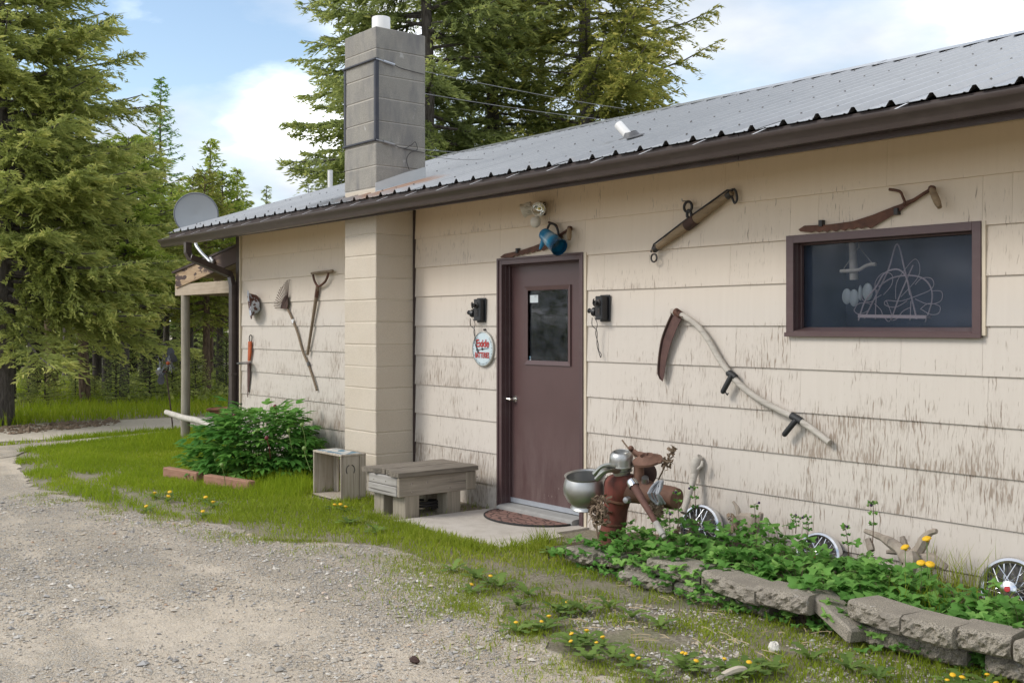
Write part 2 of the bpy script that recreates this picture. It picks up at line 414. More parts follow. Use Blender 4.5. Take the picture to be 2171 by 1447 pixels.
m_wood('soffit_wood', (.60, .49, .36), (.68, .57, .43), ax=0, amount=.1)
m_wood('driftwood', (.24, .195, .155), (.40, .345, .285), ax=2, amount=.4)
m_wood('pale_branch', (.55, .47, .36), (.68, .6, .48), ax=0, amount=.1)

def m_painted(name, c, wear=(.55, .48, .42), amt=.72, rough=.42):
    a = N(name); p = a.pos
    b = a.mix(a.noise(p, 6, 5, .6), tuple(x * .86 for x in c), tuple(x * 1.12 for x in c))
    dst = a.ramp(a.noise(a.map(p, (3, 3, 9)), 1.0, 5, .7), (.5, 0), (.85, .22)); b = a.mix(dst, b, (.2, .17, .15))
    ch = a.ramp(a.noise(p, 42, 3, .6), (amt, 0), (amt + .03, 1)); b = a.mix(ch, b, wear)
    a.set(b, rough); a.bump(a.noise(p, 90, 3), .1, .002); MT[name] = a.m
m_painted('brown_paint', (.085, .049, .050), amt=.76)
m_painted('door_paint', (.086, .048, .047), amt=.77)
def m_door():
    a = N('door_paint'); p = a.pos; z = a.sep(p)[2]; c = (.086, .048, .047)
    b = a.mix(a.noise(p, 3, 6, .65), tuple(x * .82 for x in c), tuple(x * 1.2 for x in c))
    low = a.math('MULTIPLY', a.math('SUBTRACT', .85, z), 1.1, True); dust = a.math('MULTIPLY', low, a.ramp(a.noise(a.map(p, (9, 9, 2.5)), 1, 6, .7), (.35, 0), (.8, .75))); b = a.mix(dust, b, (.22, .165, .15))
    sc_ = a.ramp(a.noise(a.map(p, (70, 40, 16)), 1, 3, .6), (.70, 0), (.73, 1)); b = a.mix(a.math('MULTIPLY', sc_, a.math('MULTIPLY', a.math('SUBTRACT', .45, z), 3.0, True)), b, (.55, .50, .46))
    ch = a.ramp(a.noise(p, 55, 3, .6), (.775, 0), (.79, 1)); b = a.mix(ch, b, (.5, .42, .38)); a.set(b, a.math('ADD', .38, a.math('MULTIPLY', dust, .4))); a.bump(a.noise(p, 160, 3), .12, .002); MT['door_paint'] = a.m
m_door()
m_painted('gutter_brown', (.052, .038, .035), (.2, .18, .17), .80, .30)
m_painted('fascia_brown', (.048, .031, .027), (.30, .25, .2), .70, .6)
def m_peel():
    a = N('peeled_fascia'); p = a.pos; f = a.ramp(a.noise(a.map(p, (3.2, 3, 9)), 1, 4, .6), (.46, 0), (.49, 1)); xf = a.math('MULTIPLY', a.math('SUBTRACT', -13.0, a.sep(p)[0]), 1.6, True)
    f = a.math('MULTIPLY', f, xf); w = a.ramp(a.noise(a.map(p, (3, 30, 40)), 1, 4), (.3, (.30, .20, .12)), (.7, (.50, .37, .24))); a.set(a.mix(f, (.075, .048, .043), w), .75); MT['peeled_fascia'] = a.m
m_peel()
m_painted('black_iron', (.018, .016, .016), (.09, .05, .035), .66, .5)
m_painted('black_plastic', (.014, .015, .018), (.06, .06, .06), .74, .42)
m_painted('dark_angle', (.028, .030, .042), (.06, .06, .08), .75, .45)

def m_rust(name, c0=(.085, .036, .022), c1=(.19, .088, .05), red=None, rough=.75):
    a = N(name); p = a.pos
    b = a.ramp(a.noise(p, 14, 6, .65), (.3, c0), (.7, c1))
    if red:
        f = a.ramp(a.noise(a.map(p, (6, 6, 2.4)), 1, 4, .6), (.46, 0), (.60, .9)); b = a.mix(f, b, red)
        zf = a.ramp(a.noise(a.map(p, (24, 24, 5)), 1, 3), (.55, 0), (.7, .7)); b = a.mix(zf, b, c0)
    a.set(b, rough, .15); a.bump(a.noise(p, 120, 5, .7), .45, .003); MT[name] = a.m
m_rust('rust_plain'); m_rust('rust_dark', (.028, .016, .014), (.085, .042, .03)); m_rust('rust_red', (.065, .027, .019), (.14, .062, .041), (.19, .047, .034)); m_rust('rust_rod', (.07, .033, .026), (.145, .068, .052))
m_rust('rust_saw', (.06, .028, .019), (.14, .06, .036)); m_rust('rust_blade', (.075, .038, .033), (.12, .062, .052)); m_rust('rust_brown', (.105, .052, .035), (.185, .098, .066))
def m_steel(name, c, rough=.3, metal=.95, var=.08):
    a = N(name); p = a.pos
    b = a.mix(a.noise(p, 12, 5, .6), tuple(x * (1 - var) for x in c), tuple(x * (1 + var) for x in c))
    b = a.mix(a.ramp(a.noise(p, 26, 4, .7), (.6, 0), (.75, .35)), b, tuple(x * .6 for x in c))
    a.set(b, a.math('ADD', rough - .06, a.math('MULTIPLY', a.noise(p, 9, 5, .65), .16)), metal); MT[name] = a.m
m_steel('steel', (.44, .44, .43), .38); m_steel('tin', (.42, .42, .38), .42); m_steel('chrome', (.66, .67, .69), .12); m_steel('dull_alloy', (.42, .43, .45), .38); m_steel('zinc_flashing', (.55, .55, .54), .45, .6)
m_steel('nickel', (.62, .60, .56), .22)
simple('wire_metal', (.30, .30, .30), .45, .7)
simple('wire_dark', (.05, .045, .045), .5, .3)
simple('hose_grey', (.25, .26, .28), .45)
simple('white_pvc', (.74, .73, .71), .4, var=.05)
simple('strap_white', (.72, .72, .73), .35)
simple('terracotta', (.30, .12, .075), .8, var=.15)
simple('dish_grey', (.40, .42, .44), .42, var=.05, scale=4)
simple('dish_rim', (.17, .18, .20), .45)
simple('lamp_white', (.60, .56, .48), .45, var=.06)
simple('lamp_reflector', (.8, .8, .76), .12, .9)
simple('lamp_yellow', (.75, .62, .10), .4)
simple('tape_black', (.016, .017, .019), .6, var=.3)
simple('orange_paint', (.42, .085, .02), .55, var=.3, scale=20)
simple('weather_white', (.70, .70, .68), .5, var=.08)
simple('sign_face', (.52, .61, .65), .25, var=.06, scale=14)
simple('sign_rim', (.40, .40, .37), .4, .5, var=.2)
simple('sign_red', (.40, .03, .025), .5)
simple('sign_black', (.02, .02, .02), .5)
simple('paper', (.55, .60, .62), .7, var=.06)
simple('sticker_blue', (.03, .22, .36), .5)
simple('pale_stick', (.50, .43, .35), .8, var=.12)
simple('shell_glass', (.42, .44, .40), .3)
simple('copper_wire', (.60, .46, .42), .45, .1)
simple('wire_pale', (.56, .44, .42), .45)
simple('interior_dark', (.030, .035, .045), .9)
simple('window_screen', (.040, .052, .082), .85, var=.18, scale=5)
simple('rubber_dark', (.02, .018, .018), .7)
simple('trim_cream', (.60, .52, .40), .6, var=.06)
simple('sill_grey', (.34, .335, .32), .7, var=.12, scale=20)
simple('pale_metal', (.50, .53, .58), .4, .5, var=.08)
simple('barrow_rust', (.17, .062, .035), .7, var=.35, scale=12)
simple('birch', (.56, .52, .46), .75, var=.2, scale=18)
simple('flower_yellow', (.72, .42, .012), .6)
simple('bud_red', (.13, .008, .02), .5)
simple('bud_green', (.16, .24, .06), .5)
simple('stalk_green', (.10, .19, .04), .6)
simple('stalk_brown', (.11, .065, .045), .7)
simple('dry_brown', (.19, .135, .09), .85, var=.3, scale=40)
simple('dark_purple', (.035, .01, .06), .6)
simple('red_plastic', (.5, .02, .03), .4)
simple('stone_grey', (.36, .34, .31), .85, var=.25, scale=30, bump=.4)
simple('pale_stone', (.58, .55, .50), .85, var=.1, scale=30, bump=.3)
simple('galv_dark', (.10, .095, .09), .6)

def m_enamel():
    a = N('chipped_enamel'); p = a.pos
    f = a.ramp(a.noise(p, 13, 4, .6), (.50, 0), (.54, 1)); b = a.mix(f, (.50, .54, .62), (.09, .035, .025)); a.set(b, a.math('ADD', .25, a.math('MULTIPLY', f, .5)))
    MT['chipped_enamel'] = a.m
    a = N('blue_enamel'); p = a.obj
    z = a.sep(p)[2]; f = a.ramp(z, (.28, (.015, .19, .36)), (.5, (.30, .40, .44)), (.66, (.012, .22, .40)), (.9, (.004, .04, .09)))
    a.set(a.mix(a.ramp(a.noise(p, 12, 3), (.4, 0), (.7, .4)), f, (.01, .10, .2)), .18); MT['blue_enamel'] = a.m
m_enamel()
def m_glass():
    a = N('window_glass')       # a thin pane: reflects at grazing angles, dusty, otherwise seen through
    tr = a.n('ShaderNodeBsdfTransparent'); tr.inputs[0].default_value = (.80, .83, .88, 1)
    gl = a.n('ShaderNodeBsdfGlossy'); gl.inputs['Roughness'].default_value = .03
    df = a.n('ShaderNodeBsdfDiffuse'); df.inputs[0].default_value = (.36, .40, .46, 1)
    fr = a.n('ShaderNodeFresnel'); fr.inputs[0].default_value = 1.5
    m1 = a.n('ShaderNodeMixShader'); a.link(fr.outputs[0], m1.inputs[0]); a.link(tr.outputs[0], m1.inputs[1]); a.link(gl.outputs[0], m1.inputs[2])
    m2 = a.n('ShaderNodeMixShader'); a.link(a.math('MULTIPLY', a.ramp(a.noise(a.pos, 9, 5, .7), (.35, .10), (.8, .9)), .09), m2.inputs[0]); a.link(m1.outputs[0], m2.inputs[1]); a.link(df.outputs[0], m2.inputs[2])
    a.link(m2.outputs[0], a.out.inputs[0]); MT['glass'] = a.m
def m_screen():
    a = N('screened_glass')     # glass behind a taut insect screen: mostly seen through, a dull blue-grey mesh, weak reflection
    tr = a.n('ShaderNodeBsdfTransparent'); tr.inputs[0].default_value = (.90, .92, .96, 1); gl = a.n('ShaderNodeBsdfGlossy'); gl.inputs['Roughness'].default_value = .06; gl.inputs[0].default_value = (.5, .5, .5, 1)
    fr = a.n('ShaderNodeFresnel'); fr.inputs[0].default_value = 1.4; df = a.n('ShaderNodeBsdfDiffuse'); df.inputs[0].default_value = (.10, .135, .20, 1)
    m1 = a.n('ShaderNodeMixShader'); a.link(fr.outputs[0], m1.inputs[0]); a.link(tr.outputs[0], m1.inputs[1]); a.link(gl.outputs[0], m1.inputs[2])
    m2 = a.n('ShaderNodeMixShader'); a.link(a.ramp(a.noise(a.pos, 4, 5, .6), (.3, .07), (.75, .17)), m2.inputs[0]); a.link(m1.outputs[0], m2.inputs[1]); a.link(df.outputs[0], m2.inputs[2]); a.link(m2.outputs[0], a.out.inputs[0]); MT['screened_glass'] = a.m
m_glass(); m_screen()
def m_mat():
    a = N('brick_mat'); p = a.pos
    v = a.vor(a.map(p, (13, 20, 1)), 1.0, 'DISTANCE_TO_EDGE'); g = a.ramp(v, (.03, 0), (.09, 1))
    c = a.mix(a.vor(a.map(p, (13, 20, 1)), 1.0, 'F1', 1), (.20, .085, .065), (.34, .19, .15)); c = a.mix(a.noise(p, 60, 4), c, (.27, .17, .14))
    a.set(a.mix(g, (.06, .035, .03), c), .8); a.bump(g, .8, .006); MT['brick_mat'] = a.m
m_mat()

def m_ground():
    a = N('soil'); p = a.pos
    b = a.mix(a.noise(p, 1.2, 6, .6), (.25, .21, .15), (.40, .34, .255)); g = a.ramp(a.noise(p, 3.0, 6, .65), (.42, 0), (.62, .6)); b = a.mix(g, b, (.16, .19, .06))
    b = a.mix(a.ramp(a.noise(p, 70, 3, .6), (.5, 0), (.7, .6)), b, (.34, .29, .21)); sv = a.sep(a.vor(p, 80, 'F1', 1)); b = a.mix(a.ramp(a.noise(p, 2.2, 5, .7), (.42, .15), (.6, .6)), b, a.ramp(sv[0], (0, (.13, .115, .09)), (.5, (.33, .28, .21)), (1, (.5, .45, .37)))); a.set(b, .95); a.bump(a.noise(p, 45, 6, .75), 1.0, .03); MT['soil'] = a.m
    a = N('gravel_ground'); p = a.pos
    warp = a.mix(.35, p, a.noise(p, .7, 3, color=True), 'ADD')
    band = a.noise(a.map(warp, (.22, 1.25, 1), (2.2, .35, 0), (0, 0, -.10)), 1.0, 4, .6)
    big = a.noise(p, .55, 5, .6); mid = a.noise(p, 2.6, 5, .62)
    b = a.ramp(big, (.38, (.43, .365, .28)), (.5, (.52, .435, .325)), (.62, (.59, .49, .36)))
    pale = a.ramp(a.math('ADD', a.math('MULTIPLY', band, .75), a.math('MULTIPLY', mid, .25)), (.47, 0), (.60, 1))
    b = a.mix(a.math('MULTIPLY', pale, .8), b, (.70, .60, .475))
    b = a.mix(a.ramp(a.noise(p, 6, 6, .7), (.45, 0), (.72, .45)), b, (.34, .29, .235))
    pm = a.math('MULTIPLY', a.math('SUBTRACT', 1.1, pale), a.math('MULTIPLY', a.math('SUBTRACT', a.noise(p, 1.7, 6, .72), .25), 2.6, True), True)
    c1 = a.vor(p, 105, 'F1', 1); s1 = a.sep(c1); st = a.ramp(s1[0], (0, (.26, .255, .25)), (.3, (.43, .38, .31)), (.6, (.57, .45, .30)), (.8, (.44, .425, .40)), (1, (.72, .67, .6)))
    b = a.mix(a.math('MULTIPLY', a.math('ADD', .25, pm), .72, True), b, st)
    c2 = a.vor(p, 42, 'F1', 1); k2 = a.ramp(a.vor(p, 42, 'F1', 0), (.24, 1), (.32, 0)); s2 = a.sep(c2); k2 = a.math('MULTIPLY', k2, a.ramp(s2[1], (.52, 0), (.53, 1)))
    b = a.mix(a.math('MULTIPLY', k2, a.math('ADD', .12, pm), True), b, a.ramp(s2[0], (0, (.14, .15, .165)), (.4, (.33, .32, .31)), (.7, (.42, .34, .25)), (1, (.60, .56, .50))))
    a.set(b, .95)
    d1 = a.ramp(a.vor(p, 105, 'F1', 0), (0, 1), (.8, 0)); h = a.math('ADD', a.math('MULTIPLY', d1, a.math('ADD', .2, pm)), a.math('MULTIPLY', a.noise(p, 55, 5, .75), 1.2)); h = a.math('ADD', h, k2); a.bump(h, .95, .016); MT['gravel'] = a.m
    a = N('pebbles'); c = a.ramp(a.island(), (0, (.22, .212, .205)), (.22, (.39, .355, .30)), (.42, (.43, .36, .27)), (.62, (.36, .35, .335)), (.8, (.50, .455, .39)), (.92, (.60, .57, .51)), (1, (.40, .26, .16)))
    a.set(c, .85); MT['pebbles'] = a.m
    a = N('bed_soil'); p = a.pos; b = a.mix(a.noise(p, 9, 6, .7), (.055, .040, .028), (.17, .125, .08)); b = a.mix(a.ramp(a.noise(a.map(p, (30, 60, 30)), 1, 3), (.55, 0), (.7, .7)), b, (.30, .235, .15)); a.set(b, .95); a.bump(a.noise(p, 40, 5, .7), 1, .03); MT['bed_soil'] = a.m
m_ground()

def m_leafmat(name, c0, c1, c2=None, trans=.3, key='island', rough=.5):
    a = N(name); f = a.island() if key == 'island' else (a.rand() if key == 'rand' else a.attr(key))
    c = a.ramp(f, (0, c0), (.65, c1), (1, c2 or c1)); a.leafy(c, trans, rough); MT[name] = a.m
# grass and needles: 'tone' is each blade's own age colour (old growth to fresh tips)
m_leafmat('grass_lawn', (.175,.235,.026), (.315,.390,.040), (.54,.48,.15), 0.45, 'tone', 0.5)
m_leafmat('grass_fresh', (.175,.275,.016), (.330,.425,.028), (.52,.52,.08), 0.5, 'tone', 0.5)
m_leafmat('grass_dry', (.30, .235, .13), (.42, .34, .20), (.50, .43, .29), .2, 'tone')
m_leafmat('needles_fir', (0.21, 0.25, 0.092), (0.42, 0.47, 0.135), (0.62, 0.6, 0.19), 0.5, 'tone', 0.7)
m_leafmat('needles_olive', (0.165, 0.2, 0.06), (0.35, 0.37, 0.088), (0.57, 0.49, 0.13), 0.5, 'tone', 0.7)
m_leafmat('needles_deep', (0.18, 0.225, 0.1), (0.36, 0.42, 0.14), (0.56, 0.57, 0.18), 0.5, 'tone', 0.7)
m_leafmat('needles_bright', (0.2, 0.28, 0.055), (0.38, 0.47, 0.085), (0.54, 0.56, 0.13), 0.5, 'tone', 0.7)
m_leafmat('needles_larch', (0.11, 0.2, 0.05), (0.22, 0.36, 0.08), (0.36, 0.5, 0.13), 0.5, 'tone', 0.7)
m_leafmat('peony_leaf', (.085,.225,.045), (.145,.335,.062), (.24,.44,.10), .4, 'rand', 0.45)
m_leafmat('columbine_leaf', (.10,.25,.05), (.175,.37,.08), (.29,.50,.13), .42, 'rand', 0.5)
m_leafmat('weed_leaf', (0.1, 0.165, 0.04), (0.16, 0.245, 0.055), (0.22, 0.32, 0.08), 0.35, 'rand', 0.5)
def m_bark(name, c0, c1):
    a = N(name); p = a.pos
    g = a.noise(a.map(p, (22, 22, 5)), 1, 5, .7, .5); b = a.ramp(g, (.35, c0), (.65, c1)); b = a.mix(a.ramp(a.noise(p, 2.5, 4), (.5, 0), (.7, .5)), b, tuple(x * .6 for x in c1)); a.set(b, .95); a.bump(g, .9, .03); MT[name] = a.m
m_bark('bark_grey', (.045, .038, .034), (.155, .135, .12)); m_bark('bark_brown', (.055, .036, .026), (.24, .165, .11)); m_bark('bark_dark', (.022, .018, .017), (.085, .068, .058))
simple('dead_twig', (.24, .21, .18), .9)
# ------------------------------------------------------------------ the house
COURSE = 0.272
XL_H = wp(514, HY).x                     # left corner
XR_H = 2.4
EY = WALL - 0.60                         # eave edge
EZ = EYE + 1.148
SLOPE = 0.321
RY = WALL + 3.60                         # ridge
RX0 = onY(354.6, 494, EY).x; RX1 = XR_H + 0.5
def roofz(y): return EZ + SLOPE * (y - EY)
house = empty('house', ((XL_H + XR_H) / 2, WALL + 3.6, 0), 'single-storey house with cream lap siding, brown trim and a corrugated metal roof', 'house')

def rect_sub(rects, hole):
    out = []; hx0, hz0, hx1, hz1 = hole
    for x0, z0, x1, z1 in rects:
        if hx1 <= x0 or hx0 >= x1 or hz1 <= z0 or hz0 >= z1: out.append((x0, z0, x1, z1)); continue
        if x0 < hx0: out.append((x0, z0, hx0, z1))
        if hx1 < x1: out.append((hx1, z0, x1, z1))
        a, b = max(x0, hx0), min(x1, hx1)
        if z0 < hz0: out.append((a, z0, b, hz0))
        if hz1 < z1: out.append((a, hz1, b, z1))
    return out

# door opening and window opening (outer edge of their trim)
DT = 0.022
dx0, dx1 = wp(1054.8, 549, DT).x, wp(1236.2, 535, DT).x
dzt = wp(1236.2, 535.2, DT).z
di0, di1 = wp(1063, 700, DT).x, wp(1227.2, 700, DT).x; dzi = wp(1227.2, 549.8, DT).z
WT = 0.030
wx0, wx1 = wp(1666, 600, WT).x, wp(2079, 600, WT).x; wz0, wz1 = wp(1664, 711.6, WT).z, wp(2078.6, 467.9, WT).z
wi0, wi1 = wp(1681.5, 600, WT).x, wp(2060, 600, WT).x; wzi0, wzi1 = wp(1681.5, 701.5, WT).z, wp(2060, 488.4, WT).z
doorhole = (dx0 + .02, -1, dx1 - .02 + .03, dzt - .02); winhole = (wx0 + .02, wz0 + .02, wx1 - .02 + .02, wz1 - .02)

WTOP = roofz(WALL) - .03
core = MB()
for x0, z0, x1, z1 in rect_sub(rect_sub([(XL_H, -.1, XR_H, WTOP)], doorhole), winhole): core.box((x0, WALL, z0), (x1, WALL + .10, z1))
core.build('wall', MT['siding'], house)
gab = MB()
for xa, xb in ((XL_H, XL_H + .1), (XR_H - .1, XR_H)):
    gab.prism([(xa, WALL + .1, -.1), (xa, WALL + 7.1, -.1), (xa, WALL + 7.1, WTOP), (xa, RY, roofz(RY) - .05), (xa, WALL + .1, WTOP)], (xb - xa, 0, 0))
gab.box((XL_H + .1, WALL + 7.0, -.1), (XR_H - .1, WALL + 7.1, WTOP))
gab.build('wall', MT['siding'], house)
PANEL = 1.22
seam0 = wp(1283, 420).x
for n in range(-6, 5):
    z0 = EYE + n * COURSE; z1 = min(z0 + COURSE, WTOP)
    if z1 < 0: continue
    sh = (0.0 if n % 2 else PANEL * .5) + ((n * 37) % 5 - 2) * .045
    xs = [XL_H + .004]; k = math.ceil((XL_H - seam0 - sh) / PANEL + .12)
    while seam0 + sh + k * PANEL < XR_H - .1: xs.append(seam0 + sh + k * PANEL); k += 1
    xs.append(XR_H)
    for a, b in zip(xs, xs[1:]):
        for x0, p0, x1, p1 in rect_sub(rect_sub([(a, z0, b, z1)], doorhole), winhole):
            if x1 - x0 < .02: continue
            lip = abs(p0 - z0) < 1e-6; yb = WALL - (.015 if lip else .003 + .012 * (1 - (p0 - z0) / COURSE)); yt = WALL - .003 - .012 * (1 - (p1 - z0) / COURSE)
            m = MB(); dz = rnd.uniform(-.0015, .0015); g = .0006
            p0c = max(p0, -.06)
            m.hexa([(x0 + g, yb, p0c + dz), (x1 - g, yb, p0c + dz), (x1 - g, WALL + .002, p0c + dz), (x0 + g, WALL + .002, p0c + dz), (x0 + g, yt, p1 + dz), (x1 - g, yt, p1 + dz), (x1 - g, WALL + .002, p1 + dz), (x0 + g, WALL + .002, p1 + dz)])
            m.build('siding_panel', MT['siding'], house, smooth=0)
# narrow bare strips beside the trims
tr = MB(); tr.box((dx1 + .001, WALL - .021, 0), (dx1 + .032, WALL, dzt + .0)); tr.build('trim_strip', MT['trim_cream'], house, smooth=0)
tr = MB(); tr.box((wx1 + .001, WALL - .021, wz0 + .01), (wx1 + .022, WALL, wz1)); tr.build('trim_strip', MT['trim_cream'], house, smooth=0)
cb = MB(); cb.box((XL_H - .03, WALL - .03, 0), (XL_H - .004, WALL + .02, WTOP)); cb.build('corner_board', MT['trim_cream'], house, smooth=0)

# roof sheets: ribbed steel, four ribs to a sheet
RIB = 0.2286
def sheet_mesh(y0, y1, z0, z1, name):
    prof = []
    for k in range(4):
        x = k * RIB
        prof += [(x, 0), (x + .058, 0), (x + .064, .004), (x + .072, .004), (x + .078, 0), (x + .136, 0), (x + .142, .004), (x + .150, .004), (x + .156, 0), (x + .168, 0), (x + .189, .030), (x + .207, .030)]
    prof += [(4 * RIB, 0), (4 * RIB + .02, .002)]
    m = MB(); n = len(prof)
    for dz in (0.0, -.0016):
        for (y, z) in ((y0, z0), (y1, z1)):
            m.v += [V((x, y, z + h + dz)) for x, h in prof]
    for i in range(n - 1):
        m.f += [(i, i + 1, n + i + 1, n + i), (2 * n + i + 1, 2 * n + i, 3 * n + i, 3 * n + i + 1), (i + 1, i, 2 * n + i, 2 * n + i + 1)]; m.mi += [0] * 3
    return m.mesh(name, MT['galvanised'], smooth=25, fix=False)
hl = house.location
sm = sheet_mesh(EY - hl.y, RY - hl.y, EZ, roofz(RY), 'roof_sheet')
smb = sheet_mesh(RY - hl.y, RY + 4.2 - hl.y, roofz(RY), EZ, 'roof_sheet')
k = 0; x = RX0
while x < RX1:
    inst('roof_sheet', sm, house, (x - hl.x, 0, rnd.uniform(0, .002) + (k % 2) * .0017)); inst('roof_sheet', smb, house, (x - hl.x, 0, (k % 2) * .0017)); x += 4 * RIB; k += 1
RX1 = x
scr = MB()
xr = RX0 + .2035
while xr < RX1:
    for j, yy in enumerate((.05, .17, .62, 1.25, 1.9, 2.5, 3.15, 3.75, 4.1)):
        if j == 1 and rnd.random() < .4: continue
        y = EY + yy + rnd.uniform(-.03, .03); xx = xr - (0 if j % 2 else .045) + rnd.uniform(-.006, .006); z = roofz(y) + (.0305 if j % 2 else .001)
        scr.hexa([(xx - .006, y - .006, z - .003), (xx + .006, y - .006, z - .003), (xx + .006, y + .006, z + .002), (xx - .006, y + .006, z + .002), (xx - .0035, y - .0035, z + .006), (xx + .0035, y - .0035, z + .006), (xx + .0035, y + .0035, z + .009), (xx - .0035, y + .0035, z + .009)])
    xr += RIB
tag(scr.build('roof_screw', MT['galv_dark'], house, smooth=0, fix=False), kind='stuff')
rc = MB()
nseg = 18
for i in range(nseg):
    a = RX0 + (RX1 - RX0) * i / nseg; b = RX0 + (RX1 - RX0) * (i + 1) / nseg + .03; w = .003 * (i % 2); z = roofz(RY)
    for s in (-1, 1):
        rc.hexa([(a, RY, z + .042 + w), (b, RY, z + .042 + w), (b, RY + s * .17, z - .17 * SLOPE + .030 + w), (a, RY + s * .17, z - .17 * SLOPE + .030 + w)] + [(a, RY, z + .045 + w), (b, RY, z + .045 + w), (b, RY + s * .17, z - .17 * SLOPE + .033 + w), (a, RY + s * .17, z - .17 * SLOPE + .033 + w)])
rc.build('ridge_cap', MT['galvanised'], house, smooth=0)
dk = MB()   # decking and the roof's underside
dk.prism([(RX0 + .03, EY + .06, roofz(EY + .06) - .022), (RX0 + .03, RY, roofz(RY) - .022), (RX0 + .03, RY + 4.1, EZ - .022), (RX0 + .03, RY + 4.1, EZ - .06), (RX0 + .03, RY, roofz(RY) - .06), (RX0 + .03, EY + .06, roofz(EY + .06) - .06)], (RX1 - RX0 - .06, 0, 0))
dk.build('roof_deck', MT['soffit_wood'], house, smooth=0)
for a, b in ((RX0 + .01, onY(1560, 300, EY).x), (onY(1560, 300, EY).x + .004, RX1 - .01)):
    fa = MB(); fa.box((a, EY + .022, EYE + .988 + rnd.uniform(-.003, .003)), (b, EY + .048, EZ - .003)); fa.build('fascia', MT['fascia_brown'], house, smooth=0)
rk = MB()
for xa in (RX0 + .012, RX1 - .03):
    rk.prism([(xa, EY + .05, roofz(EY + .05) - .025), (xa, RY, roofz(RY) - .025), (xa, RY, roofz(RY) - .16), (xa, EY + .05, roofz(EY + .05) - .16)], (.02, 0, 0))
rk.build('rake_board', MT['fascia_brown'], house, smooth=0)

# gutter, falling slightly to the downspout at the left end
GX0 = onY(334, 512, EY - .1).x; GX1 = RX1
def gz(x): return EYE + 1.0656 + (x - GX0) * (1.108 - 1.0656) / (onY(2171, 180, EY - .1).x - GX0)
gp = [(.018, .004), (.018, -.088), (-.052, -.088), (-.060, -.070), (-.066, -.052), (-.092, -.030), (-.102, -.014), (-.102, 0), (-.088, 0)]
gi = [(-.088, -.0022), (-.0995, -.0022), (-.0995, -.013), (-.090, -.0285), (-.0635, -.0505), (-.0575, -.069), (-.0505, -.0855), (.0155, -.0855), (.0155, .004)]
g = MB(); z = gz(GX0); g.prism([(GX0, EY + a, z + b) for a, b in gp + gi], (GX1 - GX0, 0, gz(GX1) - z))
g.prism([(GX0 + .003, EY + a, z + b) for a, b in gp[:8]], (-.003, 0, 0))
gutter = g.build('gutter', MT['gutter_brown'], house, smooth=50)
x = RX0 + .06
while x < GX1 - .2:
    if x < onY(1500, 300, EY).x or rnd.random() < .3:
        s = MB(); s.bar((x, EY - .096, gz(x) + .001), (x + .01, EY + .012, gz(x) + .046), .015, .002); o = s.build('strap', MT['strap_white'], gutter, smooth=0)
    x += .457
# downspout
XCR_ = wp(879.6, HY).x
p0 = onY(398, 512, EY - .035); xd = wp(505, 700).x
ds = MB(); zt = gz(p0.x) - .08
ds.tube([(p0.x, EY - .035, zt), (p0.x, EY - .035, zt - .12), (p0.x + .03, EY - .02, zt - .18), (xd - .05, WALL - .085, onY(488, 582, WALL - .085).z), (xd, WALL - .07, onY(500, 604, WALL - .07).z), (xd, WALL - .07, .12), (xd - .02, WALL - .16, .05)], .050, n=4, ph=math.pi / 4)
dso = ds.build('downspout', MT['gutter_brown'], house, smooth=0)
br = MB(); br.box((xd - .05, WALL - .112, .95), (xd + .05, WALL - .02, .975)); br.build('bracket', MT['gutter_brown'], dso, smooth=0)
dk2 = MB(); dk2.box((XCR_ + .001, WALL - .024, 0), (XCR_ + .022, WALL - .001, WTOP)); dk2.build('corner_strip', MT['fascia_brown'], house, smooth=0)
dc = MB(); dc.box((XL_H - .125, WALL - .028, 0), (XL_H - .032, WALL + .06, WTOP)); dc.build('corner_board', MT['fascia_brown'], house, smooth=0)

# chimney: painted block below the eave, bare block above, one block to a course
XCR = wp(879.6, HY).x; rr = ray(797, HY); CY = XCR / rr.x * rr.y; XCL = onY(730.5, HY, CY).x
YB = WALL + .12
chim = MB(); ztop = onY(798, 56, CY).z
zsplit = roofz(CY) + .02
chim.cur = 0; chim.box((XCL + .006, CY + .006, zsplit), (XCR - .006, YB - .006, ztop - .01)); chim.cur = 1; chim.box((XCL + .006, CY + .006, -.05), (XCR - .006, YB - .006, zsplit))
chimney = chim.build('chimney', [MT['mortar_grey'], MT['mortar_cream']], house, smooth=0)
ys = [54.8, 101.8, 158.5, 206.5, 255.7, 303, 350, 397, 445, 494.6, 540.6, 588.3, 635.5, 682.8, 731.4, 778, 823.6, 871.9, 917.9, 965, 1011, 1058]
for a, b in zip(ys, ys[1:]):
    z1 = onY(797, a, CY).z - .0035; z0 = onY(797, b, CY).z + .0035; j = lambda: rnd.uniform(-.0022, .0022)
    m = MB(); m.hexa([(XCL + j(), CY + j(), z0 + j()), (XCR + j(), CY + j(), z0 + j()), (XCR + j(), YB, z0 + j()), (XCL + j(), YB, z0 + j()), (XCL + j(), CY + j(), z1 + j()), (XCR + j(), CY + j(), z1 + j()), (XCR + j(), YB, z1 + j()), (XCL + j(), YB, z1 + j())])
    m.build('block', MT['grey_block'] if z0 > zsplit - .12 and a < 420 else MT['cream_block'], chimney, smooth=0, bevel=.006)
m = MB(); m.hexa([(XCL + .02, CY + .02, ztop - .004), (XCR - .02, CY + .02, ztop - .004), (XCR - .02, YB - .02, ztop - .004), (XCL + .02, YB - .02, ztop - .004), (XCL + .12, CY + .1, ztop + .03), (XCR - .12, CY + .1, ztop + .03), (XCR - .12, YB - .1, ztop + .03), (XCL + .12, YB - .1, ztop + .03)]); m.build('crown', MT['mortar_grey'], chimney, smooth=0)
fc = V(((XCL + XCR) / 2, (CY + YB) / 2, 0)); fz = onY(808, 38, fc.y).z
fc.x = onY(808, 38, fc.y).x
